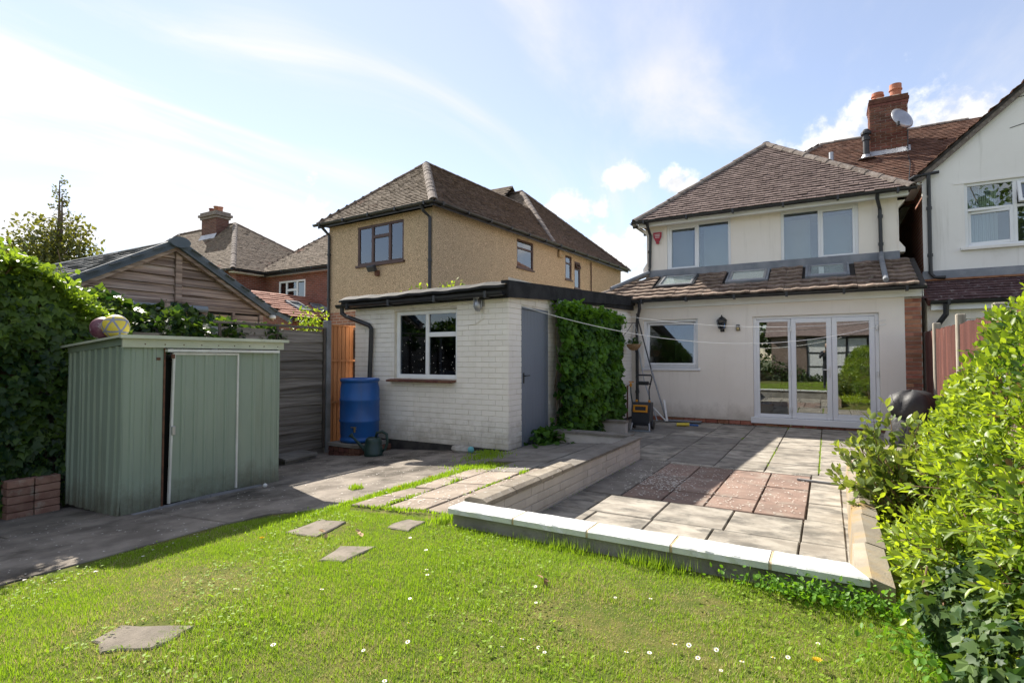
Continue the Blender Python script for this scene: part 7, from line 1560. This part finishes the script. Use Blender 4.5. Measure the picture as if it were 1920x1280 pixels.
# --- trees
def tree(name, label, base, H, crown, n, m, leaf, seed, trunk=.12, spire=None):
    t = thing(name, label, 'tree', base); rg = random.Random(seed); b = Vector(base)
    part('trunk', MB().tube([b, b + Vector((.05, .02, H * .4)), b + Vector((-.03, .05, H * .85))], [trunk, trunk * .75, trunk * .3], 9), 'bark', t)
    S0, S1, pos, dd, tt = [], [], [], [], []
    for (c, r_, k) in crown:
        c = b + Vector(c)
        for i in range(9):
            e = c + Vector((rg.gauss(0, .5) * r_[0], rg.gauss(0, .5) * r_[1], rg.gauss(0, .5) * r_[2])); S0.append(tuple(b + Vector((0, 0, min(c.z - b.z, H * .8) * rg.uniform(.55, .85))))); S1.append(tuple(e))
        p, d, rr = blob_leaves(tuple(c), r_, int(n * k), seed + len(pos), .38, (0, 0, .1), .35, 5); pos.append(p); dd.append(d); tt.append(.35 + .35 * (p[:, 2] - c.z) / r_[2])
    pos = np.concatenate(pos); dd = np.concatenate(dd); tt = np.concatenate(tt); kk = noise3(pos, 2.6 / max(.6, crown[0][1][0]), seed) > -.35; pos, dd, tt = pos[kk], dd[kk], tt[kk]; nn = len(pos)
    crn = leaves(t, 'crown', 'oval', pos, norm(dd * .5 + rnd_dirs(nn)), norm(rnd_dirs(nn) + np.array([0, 0, .8])), NR.uniform(leaf * .7, leaf * 1.3, nn), np.clip(tt + NR.normal(0, .2, nn), 0, 1), m, groupname='crown')
    stems(t, 'limb', S0, S1, trunk * .35, 'bark')
    if spire:
        for (dx, h0, h1) in spire:
            part('leader', MB().tube([b + Vector((dx, 0, h0)), b + Vector((dx + .03, 0, (h0 + h1) / 2)), b + Vector((dx, 0, h1))], [.05, .035, .012], 6), 'bark', t)
            S0, S1, pos = [], [], []
            for i in range(26):
                z = h0 + (h1 - h0) * rg.random(); a = rg.uniform(0, 6.28); L = .12 + .38 * (1 - (z - h0) / (h1 - h0)); s = b + Vector((dx, 0, z)); e = s + Vector((math.cos(a) * L, math.sin(a) * L, L * .55)); S0.append(tuple(s)); S1.append(tuple(e))
                for q in range(7): pos.append(tuple(s.lerp(e, rg.uniform(.5, 1.05)) + Vector((rg.gauss(0, .03), rg.gauss(0, .03), rg.gauss(0, .04)))))
            stems(t, 'twig', S0, S1, .012, 'bark', 2); pos = np.array(pos); nn = len(pos); leaves(t, 'sprays', 'oval', pos, rnd_dirs(nn), rnd_dirs(nn), NR.uniform(.06, .11, nn), NR.uniform(.2, .9, nn), m, groupname='sprays')
    return t
tree('holly_tree', 'loose broadleaf tree with two bare spires rising behind the timber outbuilding', (-19.2, 6.9, -.3), 5.6, [((.0, 0, 4.7), (1.25, 1.2, .95), 1.0), ((-.1, -.5, 3.9), (1.5, 1.3, .9), .9), ((.9, .6, 3.9), (.9, .9, .7), .5), ((-.9, -.5, 4.4), (.6, .6, .6), .25)], 2400, 'L_tree', .12, 71, spire=[(.12, 4.6, 6.75), (.30, 4.4, 6.35)])
for i, (x, y, h, r_) in enumerate(((8.2, -10.5, 10.5, 3.4), (-13, -14, 6.0, 2.4), (4.6, -13, 6.5, 2.4), (13.5, -7, 9, 3.0), (-2.6, -14, 6.0, 2.2))):
    tree('garden_tree', ('tall leafy tree at the bottom of the garden behind the camera', 'broad tree beyond the left rear fence', 'round tree behind the garden room', 'big tree in the garden to the right rear', 'mid-sized tree behind the garden room on its left')[i], (x, y, 0), h, [((0, 0, h * .68), (r_, r_, h * .30), 1.0), ((r_ * .3, 0, h * .45), (r_ * .9, r_ * .9, h * .2), .6)], 2600, 'L_dark', .32, 80 + i, trunk=.22)
hd = thing('rear_hedge', 'dark mixed hedge across the bottom of the garden behind the camera', 'hedge', (-2, -8.6, 0))
n = 6500; pos = np.stack([NR.uniform(-7, 7.5, n), -8.4 + NR.normal(0, .45, n), NR.uniform(.05, 1.0, n) * (1.1 + .35 * np.sin(NR.uniform(0, 6, n)))], 1); pos[:, 2] *= 1 + .35 * np.sin(pos[:, 0] * 1.3); k = ~((pos[:, 0] > -1.0) & (pos[:, 0] < 3.7)) | (pos[:, 2] < .45); pos = pos[k]; n = len(pos)
leaves(hd, 'foliage', 'oval', pos, rnd_dirs(n), norm(rnd_dirs(n) + np.array([0, .4, .6])), NR.uniform(.10, .20, n), np.clip(NR.normal(.3, .2, n), 0, 1), 'L_dark', groupname='leaves'); part('stem', MB().box((-7, -8.5, 0), (-1.2, -8.35, .7)), 'soil', hd)
for x in (-7.0,):
    f_ = thing('boundary_fence', 'brown boundary fence along the left side of the lawn behind the camera', 'fence', (-6.9, -6, 0)); 
    for k in range(7): part('fence_panel', MB().box((-6.92, -8.4 + k * 1.1, -.1), (-6.88, -7.32 + k * 1.1, 1.75)), 'wood_old', f_)

# ------------------------------------------------------------------ grass
def lawn_ok(x, y):
    ok = (x > -4.02 + .05 * np.sin(y * 5)) & (y < 3.12) & (x < .62)
    ok |= (x > -3.62) & (x < -3.43) & (y >= 3.0) & (y < 4.2)
    ok |= (x > -3.6) & (x < -2.36) & (y >= 3.0) & (y < 3.33)
    ok &= ~((y > 3.33) & (x > -3.44))
    ok &= ~((y > 3.09) & (x > -2.34))
    ok &= ~((x < -3.97 + .03 * np.sin(y * 9)) & (y > 1.2)) & ~((x < -4.05 + .42 * np.clip((y - 2.45) / .75, 0, 1)) & (y > 2.45) & (y < 3.25))
    for (sx, sy, sr) in STONES: ok &= ((x - sx) ** 2 + (y - sy) ** 2) > (sr * .82 + .03 * np.sin(x * 40) * np.sin(y * 31)) ** 2
    return ok
gzv = TZ
def dryness(x, y):
    q = np.stack([x, y, x * 0], 1); d = .5 + .5 * noise3(q, 1.5, 300) + .25 * noise3(q, 4.2, 301)
    for (sx, sy, sr, k) in ((-2.85, 1.75, .45, .55), (-2.6, 1.2, .3, .5), (-.85, 2.55, .50, .5), (-.55, 2.75, .14, .7), (-1.75, 1.5, .3, .35), (-.3, 1.9, .3, .3), (-3.1, 2.75, .25, .5), (-2.6, 2.4, .25, .4), (.3, 2.3, .4, .35), (-1.6, 2.75, .35, .2)): d = d + k * np.exp(-((x - sx) ** 2 + (y - sy) ** 2) / sr ** 2)
    return d
n = 380000
# denser towards the camera, from its foot to the patio
x = NR.uniform(-4.3, .7, n); y = .6 + 2.6 * NR.random(n) ** 1.05
x2 = NR.uniform(-6.8, 1.4, 26000); y2 = NR.uniform(-8.3, .8, 26000)
far = np.concatenate([np.zeros(n, bool), np.ones(26000, bool)]); x = np.concatenate([x, x2]); y = np.concatenate([y, y2])
ex = 9000; x = np.concatenate([x, NR.uniform(-3.62, -3.42, ex)]); y = np.concatenate([y, NR.uniform(3.1, 4.3, ex)]); far = np.concatenate([far, np.zeros(ex, bool)])
ok = lawn_ok(x, y) & ((NR.random(len(x)) < .9) | ~far); ok &= (x * .866 + y * .5 > -4) ; x, y, far = x[ok], y[ok], far[ok]
dr_ = dryness(x, y); keep = NR.random(len(x)) > np.clip((dr_ - .75) * .9, 0, .7); x, y, far, dr_ = x[keep], y[keep], far[keep], dr_[keep]; n = len(x)
z = TZ(x, y) - .003
q = np.stack([x, y, x * 0], 1); tuft = noise3(q, 9, 310)
hgt = NR.uniform(.014, .034, n) * (1 + .45 * np.clip(tuft, -.8, 1.2)) * np.where(dr_ > 1, .75, 1) * np.where(far, 2.0, 1) 
edge = (y > 3.0) & (x > -2.3); hgt = np.where(edge, hgt * NR.uniform(.8, 1.25, n), hgt)
a = NR.uniform(0, 6.28, n); lean = np.abs(NR.normal(.75, .6, n)); dv = norm(np.stack([np.cos(a) * lean, np.sin(a) * lean, np.ones(n)], 1)); nr = norm(np.stack([np.cos(a + 1.57), np.sin(a + 1.57), NR.normal(0, .2, n)], 1)); nr = np.cross(dv, nr)
wdt = NR.uniform(.0026, .0052, n) * np.where(far, 5, 1)
isdry = NR.random(n) < np.clip((dr_ - .52) * 1.0, .06, .88)
tint = np.clip(.42 + .40 * tuft + .38 * noise3(q, 2.2, 320) + NR.normal(0, .16, n) - .1 * (dr_ < .3), 0, 1)
P = np.stack([x, y, z], 1)
link('grass', leafmesh('grass', 'tri', P[~isdry], dv[~isdry], nr[~isdry], hgt[~isdry], tint[~isdry], 'L_grass', wdt[~isdry]), None, None, kind='stuff')
link('dry_grass', leafmesh('dry_grass', 'tri', P[isdry], dv[isdry], nr[isdry], hgt[isdry] * .8, NR.random(isdry.sum()), 'L_dry', wdt[isdry]), None, None, kind='stuff')
# clover and plantain leaves in the sward
n = 6500; x = NR.uniform(-4, .6, n); y = NR.uniform(.7, 3.1, n); ok = lawn_ok(x, y) & (noise3(np.stack([x, y, x * 0], 1), 3.0, 330) > .05); x, y = x[ok], y[ok]; n = len(x)
link('clover', leafmesh('clover', 'oval', np.stack([x, y, gzv(x, y) + NR.uniform(.012, .03, n)], 1), norm(np.stack([NR.normal(size=n), NR.normal(size=n), NR.uniform(-.1, .5, n)], 1)), norm(np.stack([NR.normal(0, .3, n), NR.normal(0, .3, n), np.ones(n)], 1)), NR.uniform(.010, .024, n), np.clip(NR.normal(.32, .25, n), 0, 1), 'L_grass'), None, None, kind='stuff')
# tufts against the front wall and weeds in the joints
def tuft_patch(name, cx, cy, rx, ry, n, h, m='L_grass', seed=0):
    x = cx + NR.normal(0, rx, n); y = cy + NR.normal(0, ry, n); z = gzv(x, y) + .012; a = NR.uniform(0, 6.28, n); l = np.abs(NR.normal(.4, .4, n)); dv = norm(np.stack([np.cos(a) * l, np.sin(a) * l, np.ones(n)], 1)); nr = np.cross(dv, np.stack([-np.sin(a), np.cos(a), a * 0], 1))
    return x, y, z, dv, nr, NR.uniform(.5, 1.2, n) * h
bx = []
for (cx_, h, n) in ((-1.95, .03, 120), (-1.62, .05, 110), (-1.40, .08, 190), (-1.12, .03, 70), (-.92, .09, 210), (-.80, .08, 120), (-.42, .04, 60), (-.25, .07, 80), (-.05, .06, 70), (-2.2, .03, 90)):
    bx.append(tuft_patch('t', cx_, 3.07, .09, .03, n, h))
bx = [np.concatenate([b[i] for b in bx]) for i in range(6)]; n = len(bx[0])
link('wall_grass', leafmesh('wall_grass', 'tri', np.stack(bx[:3], 1), bx[3], bx[4], bx[5], np.clip(NR.normal(.06, .12, n), 0, 1), 'L_grass', NR.uniform(.003, .006, n)), None, None, kind='stuff')  # blades tinted dark: shade at the wall foot is put into their colour
wx = []
for (cx_, cy_, rx, ry, n, h) in ((-3.16, 3.55, .015, .16, 260, .03), (-3.16, 4.35, .012, .05, 90, .05), (-4.0, 3.86, .03, .03, 120, .05), (-3.5, 4.55, .05, .35, 1100, .035), (-3.42, 5.15, .16, .10, 900, .04), (-3.78, 5.85, .14, .18, 700, .045), (-3.95, 6.2, .10, .06, 250, .05),
                                (-2.73, 4.3, .01, .16, 110, .03), (-2.73, 4.95, .02, .04, 60, .04), (-3.55, 3.6, .04, .4, 900, .03), (-2.9, 3.30, .3, .02, 300, .035), (-2.4, 3.2, .05, .06, 160, .06)):
    wx.append(tuft_patch('w', cx_, cy_, rx, ry, n, h))
wx = [np.concatenate([b[i] for b in wx]) for i in range(6)]; n = len(wx[0])
link('joint_weeds', leafmesh('joint_weeds', 'blade', np.stack(wx[:3], 1), wx[3], wx[4], wx[5], np.clip(NR.normal(.55, .22, n), 0, 1), 'L_grass', NR.uniform(.006, .012, n)), None, None, kind='stuff')
mx_ = []
for (xa, ya, xb, yb, n) in ((-.1, 7.3, -.1, 10.5, 260), (-.66, 7.4, -.66, 9.0, 70), (-1.2, 11.75, -.2, 11.78, 120), (-1.235, 9.7, -1.235, 9.9, 60), (-.66, 11.3, -.66, 11.8, 30), (-2.15, 3.4, -2.15, 6.9, 120)):
    t = NR.random(n); mx_.append(np.stack([xa + (xb - xa) * t + NR.normal(0, .008, n), ya + (yb - ya) * t + NR.normal(0, .008, n), np.full(n, -.01)], 1))
mx_ = np.concatenate(mx_); n = len(mx_)
link('patio_weeds', leafmesh('patio_weeds', 'blade', mx_, norm(rnd_dirs(n) * .8 + np.array([0, 0, .9])), rnd_dirs(n), NR.uniform(.012, .034, n), np.clip(NR.normal(.5, .2, n), 0, 1), 'L_grass', NR.uniform(.006, .012, n)), None, None, kind='stuff')
# daisies and dandelions
dm = MB()
for k in range(9):
    a = 2 * math.pi * k / 9; dm.add([(0, 0, .036), (.012 * math.cos(a - .28), .012 * math.sin(a - .28), .038), (.0135 * math.cos(a), .0135 * math.sin(a), .0375), (.012 * math.cos(a + .28), .012 * math.sin(a + .28), .038)], [(0, 1, 2, 3)])
dme = dm.mesh('petals'); dme.materials.append(M['white_pl'])
cme = MB().lathe([(.004, .037), (.0036, .041), (.0005, .0425)], (0, 0, 0), 7).mesh('disc'); cme.materials.append(M['yellow_fl'])
sme = MB().tube([(0, 0, 0), (.001, .001, .036)], .0009, 4).mesh('stem'); sme.materials.append(M['L_grass'])
DAISY = [(-1.15, 1.9), (-1.1, 1.97), (-1.02, 1.98), (-.98, 1.95), (-.55, 2.25), (-.5, 2.3), (-.45, 2.22), (-.4, 2.33), (-.36, 2.18), (-.30, 2.27), (-.62, 2.15), (-.7, 2.1), (-1.5, 1.75), (-1.6, 1.85), (-1.75, 2.05), (-1.62, 1.62), (-1.4, 1.5), (-1.9, 2.35), (-1.85, 2.3), (-2.1, 2.6), (-2.15, 2.7), (-.9, 2.55), (-.75, 2.62), (-1.2, 2.3), (-1.28, 2.45), (-.15, 2.42), (-.2, 2.36), (-.85, 1.75), (-.8, 1.68), (-1.05, 1.6), (-1.3, 2.05), (-.25, 2.12), (-2.2, 1.9), (-2.3, 2.15), (-2.9, 2.2), (-2.6, 1.7), (-3.2, 1.95), (-.05, 2.6), (-1.95, 1.45), (-2.35, 2.75)]
for i, (x, y) in enumerate(DAISY):
    z = float(TZ(x, y)[0]); s = R.uniform(.5, .85)
    t = thing('daisy', 'white daisy in the sunlit lawn', 'daisy', (x, y, z), R.uniform(0, 6), 'daisies in the lawn')
    mt = Matrix.Translation((x, y, z)) @ Matrix.Rotation(R.uniform(-.5, .5), 4, 'X') @ Matrix.Rotation(R.uniform(0, 6), 4, 'Z') @ Matrix.Scale(s, 4)
    inst('petals', dme, mt, t); inst('disc', cme, mt, t); inst('stem', sme, mt, t)
dl = MB()
for k in range(26):
    a = 2.4 * k; r = .004 + .014 * (k / 26) ** .6; dl.add([(0, 0, .03), (r * math.cos(a - .2), r * math.sin(a - .2), .045 - r * .4), (r * 1.2 * math.cos(a), r * 1.2 * math.sin(a), .046 - r * .5), (r * math.cos(a + .2), r * math.sin(a + .2), .045 - r * .4)], [(0, 1, 2, 3)])
dle = dl.mesh('flower_head'); dle.materials.append(M['yellow_fl'])
for (x, y, lab) in ((-.05, 2.42, 'yellow dandelion in the lawn in front of the right end of the white coping'), (-3.52, 3.95, 'yellow dandelion in the grass strip beside the path slabs'), (-3.3, 2.35, 'yellow dandelion on the shadow edge of the lawn near the stepping stones'), (-3.55, 4.45, 'small yellow dandelion further along the grass strip')):
    z = float(TZ(x, y)[0]) + .004; t = thing('dandelion', lab, 'dandelion', (x, y, z), 0, 'dandelions'); mt = Matrix.Translation((x, y, z)); inst('flower_head', dle, mt, t); inst('stem', sme, mt, t)
# fallen bits on lawn, path and patio
lx = MB()
def flake(x, y, z, s): 
    a = R.uniform(0, 6.28); lx.add([(x + s * math.cos(a + k * 2.09 + R.uniform(-.3, .3)), y + s * math.sin(a + k * 2.09 + R.uniform(-.3, .3)), z + .002 + R.uniform(0, .002)) for k in range(3)], [(0, 1, 2)])
for i in range(900): x, y = R.uniform(-6.6, -3.7), R.uniform(.6, 6.2); flake(x, y, gz(x, y) + .016, R.uniform(.004, .011) * (1.5 if R.random() < .08 else 1))
for i in range(330): x, y = R.gauss(-2.95, .3), R.uniform(3.4, 5.2); flake(x, y, gz(x, y) + .025, R.uniform(.005, .014))
for i in range(520): x, y = R.uniform(-1.75, -.2), R.uniform(5.2, 7.1); flake(x, y, .006, R.uniform(.006, .014))
for i in range(420): x, y = R.gauss(-1.52, .17), R.gauss(5.95, .28); flake(x, y, .006, R.uniform(.007, .018))
for i in range(120): x, y = R.gauss(-1.85, .15), R.gauss(6.4, .6); flake(x, y, .006, R.uniform(.006, .014))
for i in range(90): x, y = R.uniform(-3.5, -1.3), R.uniform(11.6, 11.82); flake(x, y, .005, R.uniform(.008, .02))
part('litter', lx, 'litter', None, kind='stuff')
for (x, y, lab) in ((-3.0, 2.62, 'curled dry brown leaf on the lawn by the shaded stepping stone'), (-1.28, 2.52, 'dry leaf lying on the lawn in front of the white coping'), (-2.75, 2.7, 'dry brown leaf on the lawn near the small stepping stone')):
    z = float(TZ(x, y)[0]) + .035; pos = np.array([[x, y, z]] * 3); t = tag(link('dry_leaf', leafmesh('dry_leaf', 'oval', pos + NR.normal(0, .01, (3, 3)) * [1, 1, .3], rnd_dirs(3) * [1, 1, .4], norm(rnd_dirs(3) * .6 + [0, 0, 1]), np.array([.05, .045, .04]), np.zeros(3), 'brown_leaf')), lab, 'leaf', 'dry leaves on the lawn')
# the photographer whose reflection shows in the right-hand door
def person():
    t = thing('person', 'person in dark clothes holding a camera up to the face, standing on the lawn', 'person', (.02, -.38, .17))
    me = bpy.data.meshes.new('body'); V = [(0, 0, .92), (0, 0, 1.15), (0, -.01, 1.38), (0, .0, 1.50), (0, .01, 1.66), (-.19, 0, 1.42), (-.27, .10, 1.20), (-.10, .24, 1.44), (.19, 0, 1.42), (.27, .10, 1.20), (.10, .24, 1.44), (-.10, 0, .86), (-.11, .02, .48), (-.11, -.01, .08), (-.11, .12, .03), (.10, 0, .86), (.11, .02, .48), (.11, -.01, .08), (.11, .12, .03), (0, .03, 1.73)]
    E_ = [(0, 1), (1, 2), (2, 3), (3, 4), (4, 19), (2, 5), (5, 6), (6, 7), (2, 8), (8, 9), (9, 10), (0, 11), (11, 12), (12, 13), (13, 14), (0, 15), (15, 16), (16, 17), (17, 18)]
    rad = [.14, .125, .14, .055, .10, .065, .045, .035, .065, .045, .035, .09, .06, .045, .04, .09, .06, .045, .04, .06]
    me.from_pydata([(.02 + a, -.62 + b, .17 + c) for a, b, c in V], E_, []); me.update(); me.materials.append(M['dark_cloth'])
    o = link('body', me, None, t); md = o.modifiers.new('skin', 'SKIN')
    for i, r in enumerate(rad): me.skin_vertices[0].data[i].radius = (r, r)
    me.skin_vertices[0].data[0].use_root = True; o.modifiers.new('sub', 'SUBSURF').levels = 1; o.modifiers['sub'].render_levels = 2
    part('head', MB().lathe([(.02, -.11), (.06, -.09), (.075, -.03), (.08, .03), (.065, .09), (.01, .115)], (.02, -.60, .17 + 1.66), 16), 'skin', t, smooth=True); part('hair', MB().lathe([(.088, .02), (.082, .07), (.06, .105), (.01, .125)], (.02, -.615, .17 + 1.66), 16), 'bark', t, smooth=True)
    for s in (-1, 1): part('hand', MB().cbox(Matrix.Translation((.02 + s * .09, -.36, .17 + 1.45)), .07, .06, .09, .02), 'skin', t)
person()
